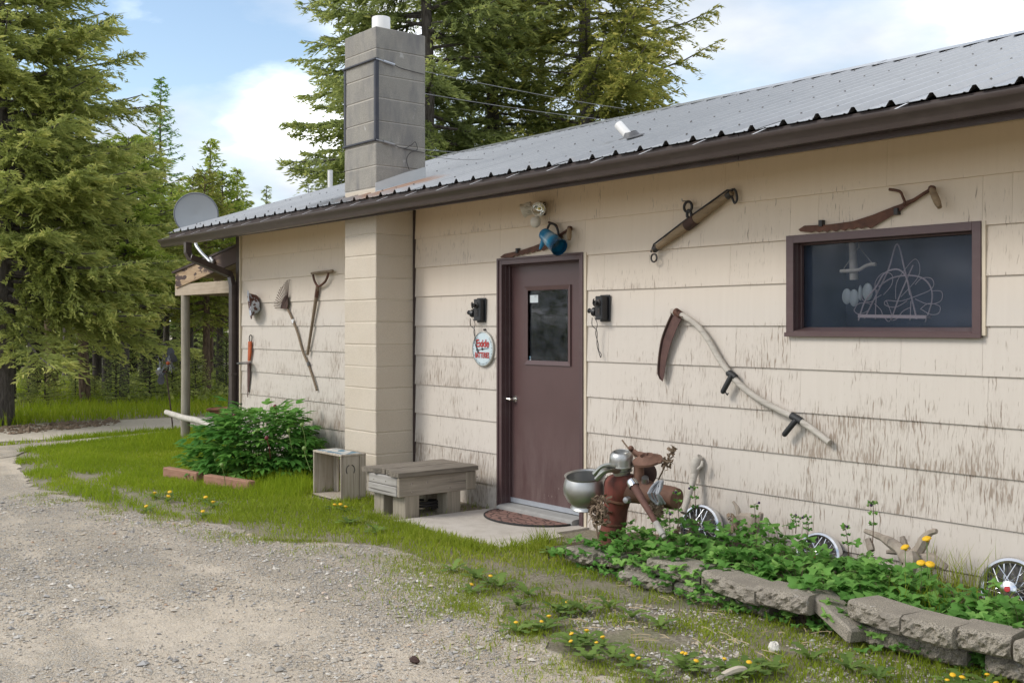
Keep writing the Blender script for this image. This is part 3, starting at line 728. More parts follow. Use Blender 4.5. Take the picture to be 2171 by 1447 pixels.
m = MB(); m.lathe([(.098, ztop + .0), (.098, ztop + .055), (.07, ztop + .055)], (fc.x, fc.y, 0), n=24); m.build('flue_liner', MT['terracotta'], chimney)
m = MB(); m.lathe([(.078, ztop + .02), (.088, ztop + .025), (.088, fz - .004), (.085, fz), (.076, fz), (.076, fz - .1)], (fc.x, fc.y, 0), n=28); m.build('flue_pipe', MT['white_pvc'], chimney)
# angle-iron straps round the bare blocks, with turnbuckles and stay wires
za, zb = onY(797, 122, CY).z, onY(797, 299, CY).z
m = MB(); m.box((XCR - .028, CY - .006, zb), (XCR + .004, CY - .001, za)); m.box((XCR + .001, CY - .006, zb), (XCR + .006, CY + .028, za)); m.build('angle_iron', MT['dark_angle'], chimney, smooth=0)
m = MB(); m.box((XCL - .006, CY - .006, zb), (XCL + .028, CY - .001, za)); m.box((XCL - .006, CY - .001, zb), (XCL - .001, CY + .028, za)); m.build('angle_iron', MT['dark_angle'], chimney, smooth=0)
for z in (za - .012, zb + .012):
    m = MB(); m.tube([(XCL - .01, CY - .012, z), (XCR + .01, CY - .012, z)], .011, n=6); m.build('rod', MT['dark_angle'], chimney)
    m = MB(); q0 = V((XCR + .008, CY - .004, z)); q1 = V((XCR + .016, CY + .07, z - .012)); q2 = V((XCR + .018, CY + .19, z - .03))
    m.tube([q0, q1], .006, n=6); m.tube([q1, q2], .012, n=8); m.build('turnbuckle', MT['pale_metal'] if z > 3.5 else MT['wire_metal'], chimney)
    m = MB(); m.tube(bez([q2, V((XCR + .012, CY + .27, z - .05)), V((XCR + .012, WALL + .1, z - .07))], 4), .0035, n=5); m.build('wire', MT['wire_dark'], chimney)
m = MB(); q = onX(868, 318, XCR + .014); m.tube(bez([q + V((0, -.06, .0)), q + V((.01, .02, .05)), q + V((.01, .06, .08)), q + V((.01, .08, .01)), q + V((.01, 0, -.03)), q + V((.012, -.04, -.1)), q + V((.012, -.01, -.19))], 5), .003, n=5); m.build('wire', MT['wire_dark'], chimney)
for pa, pb in (((880, 147), (1325, 231)), ((880, 195), (1296, 255)), ((880, 313.4), (1092, 296.5)), ((880, 324), (1120, 316))):
    A = onX(pa[0], pa[1], XCR); A = onY(pa[0], pa[1], WALL + .06)
    B = onY(pb[0], pb[1], RY - .02)
    if pa[1] == 324: B = onY(pb[0], pb[1], WALL + 1.9)
    sag = .02 if pa[1] < 300 else .09
    m = MB(); m.tube([A.lerp(B, t) - V((0, 0, sag * 4 * t * (1 - t))) for t in [i / 10 for i in range(11)]], .0032, n=5); m.build('stay_wire', MT['wire_metal'], chimney)
fl = MB()   # side flashing on the chimney
pts = [(XCR + .004, y, roofz(y) + .01) for y in (CY - .01, WALL - .12, YB)]; h = (.10, .11, .12)
fl.prism(pts + [(p[0], p[1], p[2] + hh + .01 * k) for p, hh, k in list(zip(pts, h, (0, 1, 0)))[::-1]], (.0025, 0, 0))
fl.hexa([(XCR + .004, CY - .02, roofz(CY) + .024), (XCR + .09, CY - .02, roofz(CY) + .024), (XCR + .09, YB, roofz(YB) + .024), (XCR + .004, YB, roofz(YB) + .024), (XCR + .004, CY - .02, roofz(CY) + .027), (XCR + .09, CY - .02, roofz(CY) + .026), (XCR + .09, YB, roofz(YB) + .026), (XCR + .004, YB, roofz(YB) + .027)])
fl.build('flashing', MT['zinc_flashing'], house, smooth=0)

# vent pipes
def on_roof(px, py):
    d = ray(px, py); t = (EYE - EZ + SLOPE * EY) / (SLOPE * d.y - d.z); return V((d.x * t, d.y * t, EYE + d.z * t))
b0 = on_roof(1341, 298); dep = b0.y; t0 = onY(1311, 264, dep - .02)
m = MB(); ax = (t0 - b0); L = ax.length; m.lathe([(.036, -.1), (.036, L), (.031, L), (.031, L - .2)], b0, ax, 20); m.build('vent_pipe', MT['white_pvc'], house)
m = MB(); nn = V((0, -SLOPE, 1)).normalized(); m.lathe([(.105, .028), (.10, .034), (.065, .038), (.052, .06), (.044, .07)], b0, nn, 16); m.build('pipe_boot', simple('lead_grey', (.13, .13, .135), .6, .3, var=.2), house, smooth=30)
b1 = on_roof(700, 400); t1 = onY(700, 361, b1.y)
m = MB(); m.lathe([(.035, -.1), (.035, t1.z - b1.z), (.03, t1.z - b1.z), (.03, t1.z - b1.z - .2)], b1, (0, 0, 1), 16); m.build('vent_pipe', MT['white_pvc'], house)

# ---- door
REC = di0 / ray(1083, 700).x * ray(1083, 700).y             # slab plane
dr1 = di1 + .035; dz0 = .055; dz1 = dzi + .02
fr = MB()
fr.box((dx0, WALL - DT, 0), (di0, WALL + .02, dzt)); fr.box((di1, WALL - DT, 0), (dx1, WALL + .02, dzt)); fr.box((di0, WALL - DT, dzi), (di1, WALL + .02, dzt))
fr.box((dx0 - .004, WALL - DT - .010, 0), (dx0 + .016, WALL - DT, dzt + .004)); fr.box((dx1 - .016, WALL - DT - .010, 0), (dx1 + .004, WALL - DT, dzt + .004)); fr.box((dx0 + .016, WALL - DT - .010, dzt - .012), (dx1 - .016, WALL - DT, dzt + .004))
fr.box((di0 - .03, WALL + .02, 0), (di0, REC + .06, dz1)); fr.box((dr1, WALL + .02, 0), (dr1 + .03, REC + .06, dz1)); fr.box((di0 - .03, WALL + .02, dzi), (dr1 + .03, REC + .06, dzi + .03))
fr.box((di0, WALL + .055, 0), (di0 + .012, REC - .004, dzi)); fr.box((di0 + .012, WALL + .055, dzi - .012), (dr1, REC - .004, dzi))
fr.build('door_frame', MT['brown_paint'], house, smooth=0, bevel=.002)
gx0, gx1 = onY(1119.5, 700, REC).x, onY(1205, 700, REC).x; gz1, gz0 = onY(1119.5, 616, REC).z, onY(1119.5, 763, REC).z
ddm = MB()
for x0, z0, x1, z1 in rect_sub([(di0 + .002, dz0 + .012, dr1 - .002, dzi)], (gx0, gz0, gx1, gz1)): ddm.box((x0, REC, z0), (x1, REC + .045, z1))
door = ddm.build('door', MT['door_paint'], house, smooth=0)
bd = MB(); e = .035
for x0, z0, x1, z1 in rect_sub([(gx0 - e, gz0 - e, gx1 + e, gz1 + e)], (gx0, gz0, gx1, gz1)): pass
for A, B, C, D in (((gx0 - e, gz0 - e), (gx1 + e, gz0 - e), (gx1, gz0), (gx0, gz0)), ((gx1 + e, gz0 - e), (gx1 + e, gz1 + e), (gx1, gz1), (gx1, gz0)), ((gx1 + e, gz1 + e), (gx0 - e, gz1 + e), (gx0, gz1), (gx1, gz1)), ((gx0 - e, gz1 + e), (gx0 - e, gz0 - e), (gx0, gz0), (gx0, gz1))):
    bd.hexa([(A[0], REC - .012, A[1]), (B[0], REC - .012, B[1]), (C[0], REC - .004, C[1]), (D[0], REC - .004, D[1]), (A[0], REC + .001, A[1]), (B[0], REC + .001, B[1]), (C[0], REC + .02, C[1]), (D[0], REC + .02, D[1])])
bd.build('glazing_bead', MT['door_paint'], door, smooth=0)
pn = MB(); pn.box((gx0 - .002, REC + .016, gz0 - .002), (gx1 + .002, REC + .020, gz1 + .002)); pn.build('pane', MT['glass'], door, smooth=0)
def sheet_on(px0, py0, px1, py1, y, th=.001):
    a = onY(px0, py1, y); b = onY(px1, py0, y); return ((min(a.x, b.x), y - th, min(a.z, b.z)), (max(a.x, b.x), y, max(a.z, b.z)))
m = MB(); lo, hi = sheet_on(1123.8, 625, 1141, 641.5, REC + .0155); m.box(lo, hi); nt = m.build('notice', MT['paper'], door, smooth=0)
m = MB(); lo, hi = sheet_on(1133, 627.6, 1137.5, 628.6, REC + .0140, .0005); m.box(lo, hi); m.build('print', MT['sign_black'], door, smooth=0)
c = onY(1123.6, 758, REC + .0155); m = MB(); m.lathe([(.0001, .001), (.014, .001), (.014, 0), (.0001, 0)], c, (0, -1, 0), 16); m.box((c.x - .013, c.y - .001, c.z - .028), (c.x + .013, c.y, c.z)); m.build('sticker', MT['paper'], door, smooth=0)
m = MB(); m.tube(bez([c + V((-.008, -.002, .004)), c + V((-.002, -.002, .011)), c + V((.007, -.002, .006)), c + V((-.001, -.002, -.008)), c + V((-.001, -.002, -.012))], 4), .0025, n=5); m.ball(c + V((-.001, -.002, -.018)), .003, 6, 4); m.build('print', MT['sticker_blue'], door)
h = onY(1092, 845.6, REC); m = MB(); m.lathe([(.0001, .014), (.026, .012), (.032, .004), (.032, 0)], h, (0, -1, 0), 20); m.tube([h, h + V((0, -.05, 0))], .011, n=10)
m.tube(bez([h + V((0, -.05, 0)), h + V((-.035, -.058, .004)), h + V((-.075, -.055, .010)), h + V((-.105, -.050, .002))], 5), [.011] * 8 + [.009] * 7 + [.007], n=8); m.build('handle', MT['nickel'], door)
m = MB(); m.box((di0 + .004, REC - .012, dz0 + .004), (dr1 - .003, REC - .0005, dz0 + .042)); m.build('door_sweep', MT['pale_metal'], door, smooth=0)
m = MB(); m.prism([(di0 + .001, WALL - .075, 0), (di0 + .001, WALL - .075, .035), (di0 + .001, WALL - .05, .045), (di0 + .001, REC + .05, .054), (di0 + .001, REC + .05, 0)], (dr1 - di0 - .06, 0, 0)); m.build('threshold', MT['sill_grey'], house, smooth=0)

# ---- window
WG = wi0 / ray(1702, 600).x * ray(1702, 600).y; WG = min(WG, WALL + .2)
fw = MB()
fw.box((wx0, WALL - WT, wz0), (wi0, WALL + .01, wz1)); fw.box((wi1, WALL - WT, wz0), (wx1, WALL + .01, wz1)); fw.box((wi0, WALL - WT, wzi1), (wi1, WALL + .01, wz1)); fw.box((wi0, WALL - WT, wz0), (wi1, WALL + .01, wzi0))
fw.box((wx0 - .006, WALL - WT - .012, wz0 - .004), (wx1 + .006, WALL - WT - .0005, wz0 + .022))
fw.box((wi0 - .03, WALL + .01, wzi0 - .03), (wi0, WG + .04, wzi1 + .03)); fw.box((wi1, WALL + .01, wzi0 - .03), (wi1 + .03, WG + .04, wzi1 + .03)); fw.box((wi0, WALL + .01, wzi1), (wi1, WG + .04, wzi1 + .03))
fw.box((wi0, WG - .03, wzi0), (wi0 + .012, WG - .002, wzi1)); fw.box((wi1 - .012, WG - .03, wzi0), (wi1, WG - .002, wzi1)); fw.box((wi0 + .012, WG - .03, wzi1 - .012), (wi1 - .012, WG - .002, wzi1))
window = fw.build('window', MT['brown_paint'], house, smooth=0, bevel=.002)
ws = MB(); zs = onY(1900, 692.5, WG).z; ws.prism([(wi0 + .001, WALL - WT + .002, wzi0 + .001), (wi0 + .001, WG + .02, zs), (wi0 + .001, WG + .02, wzi0 - .03), (wi0 + .001, WALL - WT + .002, wzi0 - .02)], (wi1 - wi0 - .002, 0, 0)); ws.build('sill', MT['brown_paint'], window, smooth=0)
pn = MB(); pn.box((wi0 + .0005, WG, wzi0 - .02), (wi1 - .0005, WG + .004, wzi1 - .0005)); pn.build('pane', MT['screened_glass'], window, smooth=0)
# dark rooms behind the glass
rm = MB()
def room(x0, x1, y0, y1, z0, z1):
    rm.box((x0, y1, z0), (x1, y1 + .02, z1)); rm.box((x0 - .02, y0, z0), (x0, y1, z1)); rm.box((x1, y0, z0), (x1 + .02, y1, z1)); rm.box((x0, y0, z0 - .02), (x1, y1, z0)); rm.box((x0, y0, z1), (x1, y1, z1 + .02))
room(gx0 - .2, gx1 + .2, REC + .05, REC + 1.0, gz0 - .3, gz1 + .25)
rm.build('interior', MT['interior_dark'], house, smooth=0)
rm = MB(); room(wi0 - .06, wi1 + .06, WG + .045, WG + .55, wzi0 - .12, wzi1 + .06); rm.build('interior', MT['window_screen'], house, smooth=0)

# ---- lean-to porch at the left end
PY = WALL + .09; PB = onY(393, 941, PY); PB.z = 0
porch = MB(); A = onY(508, 519, PY - .07); B = onY(372, 579, PY - .07); A2 = onY(508, 553, PY - .07); B2 = onY(372, 611, PY - .07)
porch.prism([A, B, B2, A2], (0, .035, 0)); po = porch.build('porch', MT['peeled_fascia'], house, smooth=0)
m = MB(); u = V((0, 0, .004)); m.hexa([A + u + V((.0, -.005, .0)), B + u + V((-.06, -.03, -.01)), B + u + V((-.06, 6.5, -.01)), A + u + V((.0, 6.5, .0))] + [A + V((.0, -.005, .03)), B + V((-.06, -.03, .025)), B + V((-.06, 6.5, .025)), A + V((.0, 6.5, .03))]); m.build('roof', MT['fascia_brown'], po, smooth=0)
m = MB(); m.hexa([A + V((0, .04, -.03)), B + V((0, .04, -.05)), B + V((0, 6.45, -.05)), A + V((0, 6.45, -.03)), A + V((0, .04, -.001)), B + V((0, .04, -.015)), B + V((0, 6.45, -.015)), A + V((0, 6.45, -.001))]); m.build('ceiling', MT['porch_wood'], po, smooth=0)
m = MB(); b0 = onY(371, 603, PY - .05); b1 = onY(371, 627, PY - .05); m.box((b0.x, PY - .05, b1.z), (XL_H - .04, PY + .04, b0.z)); m.build('beam', MT['porch_wood'], po, smooth=0, bevel=.004)
m = MB(); m.box((b0.x + .02, PY + .04, b1.z + .01), (b0.x + .11, PY + 6.3, b0.z)); m.build('beam', MT['porch_wood'], po, smooth=0)
for i in range(6):
    m = MB(); yy = PY + .5 + i * 1.1; d = V((0, yy - A.y, -.005)); m.bar(B + d + V((0, 0, -.06)), A + d + V((.1, 0, -.02)), .045, .11); m.build('rafter', MT['porch_wood'], po, smooth=0)
m = MB(); dd = 9.6 * (PB - V((0, 0, 0))).length / FPX; m.tube([(PB.x, PY, -.05), (PB.x + .01, PY, .8), (PB.x, PY, b1.z + .004)], [.062, .060, .058], n=14); m.build('post', MT['post_wood'], po)
m = MB(); m.tube([(PB.x + .01, PY + 6.2, -.05), (PB.x, PY + 6.2, b1.z + .01)], .058, n=10); m.build('post', MT['post_wood'], po)
# ------------------------------------------------------------------ things hung on the wall
def z5(x, y): return (1340 + x / 2.4115, 360 + y / 2.4115)       # coordinates read off enlarged views of the photograph
def z4(x, y): return (960 + x / 3.6175, 380 + y / 3.6175)
def zl(x, y): return (500 + x / 6.029, 480 + y / 6.029)
def zm(x, y): return (500 + x / 6.029, 720 + y / 6.029)
def z8(x, y): return (1150 + x / 4.824, 900 + y / 4.824)
def W(f, pts, off): return [wp(*f(*p), off) for p in pts]

def hay_saw(label, outline, teeth_fix, tang, grip, peg, clips, off=.03):
    r = empty('hay_saw', W(*outline[:1], [outline[1][0]], off)[0], label, 'hay saw')
    f, pts = outline
    m = MB(); m.prism(W(f, pts, off + .003), (0, .005, 0)); m.build('blade', MT['rust_saw'], r, smooth=0)
    m = MB(); m.tube(W(f, tang, off), [.013, .011, .010, .010][:len(tang)], n=8); m.build('tang', MT['rust_saw'], r)
    a = W(f, grip[:1], off + .02)[0]; b = W(f, grip[1:], off + .07)[0]
    m = MB(); m.tube([a.lerp(b, t) for t in (0, .1, .4, .75, 1)], [.010, .017, .021, .020, .013], n=10); m.build('grip', MT['bar_wood'], r)
    m = MB(); m.tube([a + V((0, .02, .0)), a + V((0, -.006, 0))], .018, n=8); m.build('ferrule', MT['rust_saw'], r)
    m = MB(); m.tube(bez(W(f, peg, off + .01), 3), .0085, n=6); m.build('peg', MT['rust_saw'], r)
    for cpt in clips:
        c = W(f, [cpt], 0)[0]; m = MB(); m.box((c.x - .012, WALL - off - .016, c.z - .022), (c.x + .012, WALL - .012, c.z + .016)); m.build('bracket', MT['black_iron'], r, smooth=0)
    return r
hay_saw('rusty curved hay saw mounted above the window', (z5, [(850, 305), (880, 285), (1000, 280), (1130, 262), (1230, 230), (1330, 190), (1400, 165), (1425, 172), (1350, 222), (1280, 262), (1217, 300), (1196, 288), (1172, 302), (1150, 292), (1128, 307), (1105, 298), (1085, 312), (1062, 302), (1040, 316), (1015, 306), (995, 319), (975, 309), (955, 320), (935, 312), (915, 320), (860, 315)]), None,
    [(1390, 175), (1440, 155), (1490, 122), (1530, 98)], [(1530, 95), (1573, 192)], [(1398, 172), (1385, 140), (1368, 110), (1315, 100)], [(984, 272), (1370, 212)])
hay_saw('rusty hay saw hung behind the blue jug above the door', (z4, [(363, 595), (395, 572), (520, 545), (620, 512), (700, 480), (790, 440), (830, 420), (842, 440), (790, 480), (720, 525), (690, 550), (675, 536), (650, 555), (632, 546), (612, 566), (592, 557), (572, 574), (552, 566), (532, 582), (512, 575), (494, 590), (474, 584), (455, 598), (370, 602)]), None,
    [(800, 445), (835, 420), (870, 395), (905, 368)], [(892, 375), (893, 462)], [(812, 425), (805, 385), (790, 350), (735, 330)], [(520, 545)])

# whiffletree
t = empty('whiffletree', W(z5, [(310, 265)], .05)[0], 'wooden whiffletree with iron rings hung slanting on the wall between door and window', 'whiffletree')
a, b = W(z5, [(108, 412), (512, 116)], .05); m = MB(); m.tube([a.lerp(b, k) for k in (0, .06, .25, .5, .75, .94, 1)], [.018, .022, .030, .035, .030, .022, .018], n=12); m.build('bar', MT['bar_wood'], t)
m = MB(); u = V((-.022, 0, .030)); m.tube([a + V((-.012, -.01, -.012)), a.lerp(b, .04) + u, a.lerp(b, .5) + u * 1.15, a.lerp(b, .97) + u, b + V((.012, -.01, .012))], .007, n=6); m.build('strap', MT['black_iron'], t)
for q, s in ((a, -1), (b, 1)):
    d = (b - a).normalized(); m = MB(); m.tube([q - d * .012 * s, q - d * .05 * s], .0245, n=12); m.build('ferrule', MT['black_iron'], t)
c = a.lerp(b, .5); d = (b - a).normalized(); m = MB(); m.tube([c - d * .048, c + d * .045], .0385, n=14); m.build('clamp', MT['rust_dark'], t)
def ring(c, r, w, n=20, sq=1.0): return [V(c) + V((math.cos(2 * math.pi * i / n) * r * sq, 0, math.sin(2 * math.pi * i / n) * r)) for i in range(n)]
m = MB(); m.tube(bez(W(z5, [(305, 262), (283, 240), (286, 208), (302, 222), (300, 262)], .06), 4), .011, n=6); m.build('link', MT['black_iron'], t)
m = MB(); m.tube(ring(W(z5, [(286, 189)], .055)[0], .036, 0), .0095, n=8, closed=True); m.build('ring', MT['black_iron'], t)
m = MB(); m.tube(ring(W(z5, [(112, 450)], .05)[0], .028, 0), .0065, n=8, closed=True); m.build('ring', MT['black_iron'], t)
m = MB(); m.tube(bez(W(z5, [(515, 100), (500, 112), (515, 150), (525, 170), (537, 150), (532, 112), (520, 98)], .05), 4), .0085, n=6); m.build('ring', MT['black_iron'], t)
c = W(z5, [(287, 160)], 0)[0]; m = MB(); m.tube([c + V((0, .0, 0)), c + V((0, -.06, -.005)), c + V((0, -.065, .012))], .004, n=5); m.build('nail', MT['wire_metal'], t)

# scythe
t = empty('scythe', W(z5, [(230, 730)], .06)[0], 'old scythe with grey curved snath and rusty blade hung below the window', 'scythe')
sp = bez(W(z5, [(203, 722), (255, 742), (330, 792), (390, 868), (440, 955), (500, 1040), (560, 1104), (650, 1172), (750, 1226), (840, 1270), (930, 1330), (1010, 1392)], .05), 4)
m = MB(); m.tube(sp, [.0215 - .003 * abs(i / len(sp) - .5) for i in range(len(sp))], n=12); m.build('snath', MT['handle_grey'], t)
o = W(z5, [(262, 742), (243, 728), (200, 745), (172, 800), (148, 870), (133, 960), (128, 1040), (140, 1068), (156, 1080), (163, 1050), (175, 970), (200, 880), (232, 800)], .055); m = MB(); m.prism(o, (0, .004, 0)); m.build('blade', MT['rust_blade'], t, smooth=0)
m = MB(); m.tube(bez(W(z5, [(205, 735), (176, 800), (152, 870), (138, 960), (134, 1040), (148, 1070)], .060), 4), [.008] * 16 + [.006, .005, .004, .003, .002], n=6); m.build('blade_rib', MT['rust_dark'], t)
m = MB(); q = W(z5, [(222, 722), (250, 742)], .05); m.tube(q, .026, n=12); q = W(z5, [(232, 708), (226, 722), (240, 748), (258, 752)], .075); m.tube(q, .004, n=5); m.build('collar', MT['rust_saw'], t)
for p0, p1, pc in (((510, 1048), (465, 1132), ((492, 1034), (530, 1062))), ((838, 1278), (780, 1350), ((815, 1254), (868, 1286)))):
    m = MB(); q = W(z5, [p0, p1], .07); m.tube([q[0], q[0].lerp(q[1], .15), q[1]], [.012, .0185, .0175], n=10); m.ball(q[1], .0172, 10, 5); m.build('grip', MT['tape_black'], t)
    m = MB(); q = W(z5, pc, .05); m.tube([q[0], q[0].lerp(q[1], .5), q[1]], [.0235, .026, .0235], n=10); m.build('clamp', MT['tape_black'], t)
m = MB(); q = W(z5, [(470, 1125), (488, 1150), (492, 1140)], .07); m.tube(q, .005, n=5); m.build('tape_end', MT['tape_black'], t)

# wall telephones
def phone(label, F0, F1, S, ytop, ybot, mouth):
    # F0..F1 front face in pixels, S the back edge of the side at the wall
    xb = wp(S, 660, 0).x; y = xb / ray(F1, 660).x * ray(F1, 660).y
    bx0, bx1 = onY(F0, 660, y).x, xb - .012; z1, z0 = onY(F1, ytop, y).z, onY(F1, ybot, y).z
    t = empty('wall_telephone', (bx1, WALL, z0), label, 'telephone', 'old telephones flanking the door')
    m = MB(); m.box((bx0, y, z0), (bx1, WALL - .025, z1)); m.build('body', MT['black_plastic'], t, smooth=0, bevel=.006)
    m = MB(); m.box((bx0 - .016, WALL - .025, z0 - .014), (bx1 + .016, WALL - .013, z1 + .010)); m.build('backboard', MT['black_plastic'], t, smooth=0, bevel=.004)
    m = MB(); c = V((bx0 + (bx1 - bx0) * .45, y, z1 - (z1 - z0) * .29)); m.lathe([(.030, 0), (.028, .007), (.013, .010), (.013, .020), (.018, .026), (.021, .038), (.017, .040), (.010, .028), (.0005, .026)], c, (0, -1, 0), 16); m.build('mouthpiece', MT['black_iron'], t)
    m = MB(); c = V((bx0 + (bx1 - bx0) * .48, y - .001, z0 + (z1 - z0) * .36)); m.box((c.x - .028, c.y - .004, c.z - .03), (c.x + .022, c.y + .002, c.z + .03)); m.lathe([(.0001, .008), (.006, .008), (.006, 0)], c, (0, -1, 0), 10); m.build('plate', MT['black_iron'], t, smooth=0)
    m = MB(); c = V((bx0 - .004, (y + WALL) / 2 - .02, z0 + (z1 - z0) * .32)); m.lathe([(.0001, .0), (.028, .004), (.036, .022), (.034, .035), (.014, .045), (.012, .075), (.02, .085), (.0001, .088)], c + V((.0, 0, -.0)), (-1, 0, .15), 16); m.build('receiver', MT['black_plastic'], t)
    m = MB(); m.tube(bez([c + V((0, 0, .035)), c + V((-.025, -.01, .055)), c + V((-.03, -.01, .09)), c + V((-.02, -.01, .10))], 4), .005, n=6); m.build('hook', MT['black_iron'], t)
    m = MB(); k = c + V((-.03, -.02, -.04)); m.tube(bez([k, k + V((.0, 0, -.06)), k + V((.03, .02, -.10)), k + V((.02, .03, -.2)), k + V((.03, .04, -.26)), k + V((.05, .04, -.3)), k + V((.055, .04, -.275)), k + V((.03, .04, -.25))], 5), .0032, n=5)
    m.tube(bez([k + V((.005, .02, 0)), k + V((.035, .02, -.05)), k + V((.005, .03, -.12)), k + V((.025, .04, -.2)), k + V((.03, .04, -.26))], 5), .0028, n=5); m.build('cord', MT['wire_dark'], t)
phone('black wall telephone to the left of the door, above the round sign', 1003.7, 1019.4, 1033.5, 633.5, 679.5, 0)
phone('black wall telephone to the right of the door', 1261.0, 1278.3, 1297, 627, 677.5, 0)

# round thermometer sign
c = W(z4, [(250, 1300)], .0)[0]; R = .152
t = empty('thermometer_sign', c, 'round pale blue advertising thermometer with red lettering beside the door', 'sign')
m = MB(); m.lathe([(.0001, .028), (R - .010, .028), (R - .010, .033), (R, .030), (R, .006), (R - .02, .004)], c, (0, -1, 0), 40); m.cur = 0; m.build('rim', MT['sign_rim'], t)
m = MB(); m.lathe([(.0001, .031), (R * .5, .0308), (R - .0105, .029)], c, (0, -1, 0), 40); m.build('face', MT['sign_face'], t)
def text(s, loc, size, mat, parent, sx=1.0, shear=0.0, bold=.0, sp=1.0):
    cu = bpy.data.curves.new('lettering', 'FONT'); cu.body = s; cu.size = size; cu.align_x = 'CENTER'; cu.align_y = 'CENTER'; cu.extrude = .0006; cu.shear = shear; cu.offset = bold; cu.space_character = sp
    tmp = bpy.data.objects.new('tmp', cu); COL.objects.link(tmp); dg = bpy.context.evaluated_depsgraph_get(); me = bpy.data.meshes.new_from_object(tmp.evaluated_get(dg)); bpy.data.objects.remove(tmp)
    me.materials.clear(); me.materials.append(mat)
    o = bpy.data.objects.new('lettering', me); COL.objects.link(o); o.parent = parent; o.location = V(loc) - root_loc(parent); o.rotation_euler = (math.pi / 2, 0, 0); o.scale = (sx, 1, 1); return o
text('Exide', c + V((-.002, -.034, .046)), .092, MT['sign_red'], t, .98, .12, .0022, .95)
text('BATTERIES', c + V((-.004, -.034, -.055)), .066, MT['sign_red'], t, .62, 0, .0016, 1.04)
m = MB(); m.tube([c + V((-.085, -.036, -.010)), c + V((.09, -.036, .010))], .0022, n=5); m.lathe([(.0001, .040), (.010, .038), (.011, .032)], c, (0, -1, 0), 14); m.prism([c + V((-.085, -.036, -.018)), c + V((-.062, -.036, -.008)), c + V((-.085, -.036, .0))], (0, .001, 0)); m.build('needle', MT['sign_black'], t)
m = MB()
for i in range(48):
    an = math.radians(-225 + i * 270 / 47); d = V((math.cos(an), 0, math.sin(an))); p = c + d * (R - .022) + V((0, -.031, 0)); m.obox(p, d * (.007 if i % 4 == 0 else .004), V((0, .0006, 0)), V((-d.z, 0, d.x)) * (.0018 if i % 4 == 0 else .001))
m.build('scale_marks', MT['sign_black'], t, smooth=0)
m = MB(); q = c + V((.012, 0, R + .014)); m.lathe([(.0001, .03), (.008, .028), (.008, 0)], q, (0, -1, 0), 8); m.build('nail', MT['black_iron'], t)

# flood light with two heads and a sensor
c = W(z4, [(672, 232)], .02)[0]
t = empty('flood_light', c, 'twin-head security flood light on the wall above the door', 'light')
m = MB(); m.box((c.x - .045, WALL - .05, c.z - .05), (c.x + .055, WALL - .004, c.z + .055)); m.build('base_plate', MT['black_iron'], t, smooth=0, bevel=.006)
def lamp_head(c, d, back=True):
    d = V(d).normalized(); m = MB(); m.lathe([(.02, -.095), (.036, -.085), (.040, -.05), (.056, -.012), (.058, 0), (.051, .0), (.047, -.012)], c, d, 24)
    u = d.orthogonal().normalized(); w = d.cross(u)
    for k in range(16):
        an = 2 * math.pi * k / 16; e = u * math.cos(an) + w * math.sin(an); m.obox(V(c) - d * .05 + e * .044, d * .036, e * .009, d.cross(e) * .002)
    h = m.build('lamp_head', MT['lamp_white'], t, smooth=30)
    m = MB(); m.lathe([(.047, -.006), (.03, -.028), (.014, -.034), (.0001, -.034)], c, d, 24); m.build('reflector', MT['lamp_reflector'], h)
    m = MB(); m.lathe([(.0001, -.026), (.010, -.027), (.011, -.034)], c, d, 10); m.build('emitter', MT['lamp_yellow'], h)
cm = (V((0, 0, 0)) - c).normalized()
h1 = W(z4, [(655, 230)], .14)[0]; lamp_head(h1, (.55, -.8, -.22)); h2 = W(z4, [(535, 243)], .15)[0]; lamp_head(h2, (-.75, -.55, -.30))
m = MB(); m.tube([c + V((-.0, -.03, 0)), h1 + V((-.03, .075, .02))], .02, n=10); m.tube([c + V((-.03, -.03, 0)), h2 + V((.075, .055, .03))], .018, n=10); q = W(z4, [(635, 320)], .12)[0]; m.tube([c + V((-.01, -.03, -.02)), q + V((.0, .02, .02))], .018, n=10); m.build('arm', MT['lamp_white'], t)
m = MB(); m.lathe([(.0001, -.055), (.022, -.05), (.038, -.03), (.042, -.008), (.042, .012), (.034, .026), (.0001, .03)], q, (0, .1, 1), 20); m.build('sensor', MT['lamp_white'], t)

# blue enamel jug hung over the saw
a, b = W(z4, [(700, 418)], .10)[0], W(z4, [(818, 522)], .13)[0]; ax = (b - a).normalized(); L = (b - a).length
t = empty('enamel_jug', a, 'blue and white enamel jug hung mouth down above the door', 'jug')
me = MB(); me.lathe([(.0001, .004), (.046, .0), (.052, .01), (.054, .04), (.061, L * .5), (.068, L - .008), (.071, L), (.066, L + .002), (.060, L - .02), (.05, .03), (.0001, .02)], (0, 0, 0), (0, 0, 1), 28)
sc = L / 1.0
bo = bpy.data.objects.new('body', me.mesh('body', MT['blue_enamel'])); COL.objects.link(bo); bo.parent = t; bo.rotation_euler = ax.to_track_quat('Z', 'X').to_euler()
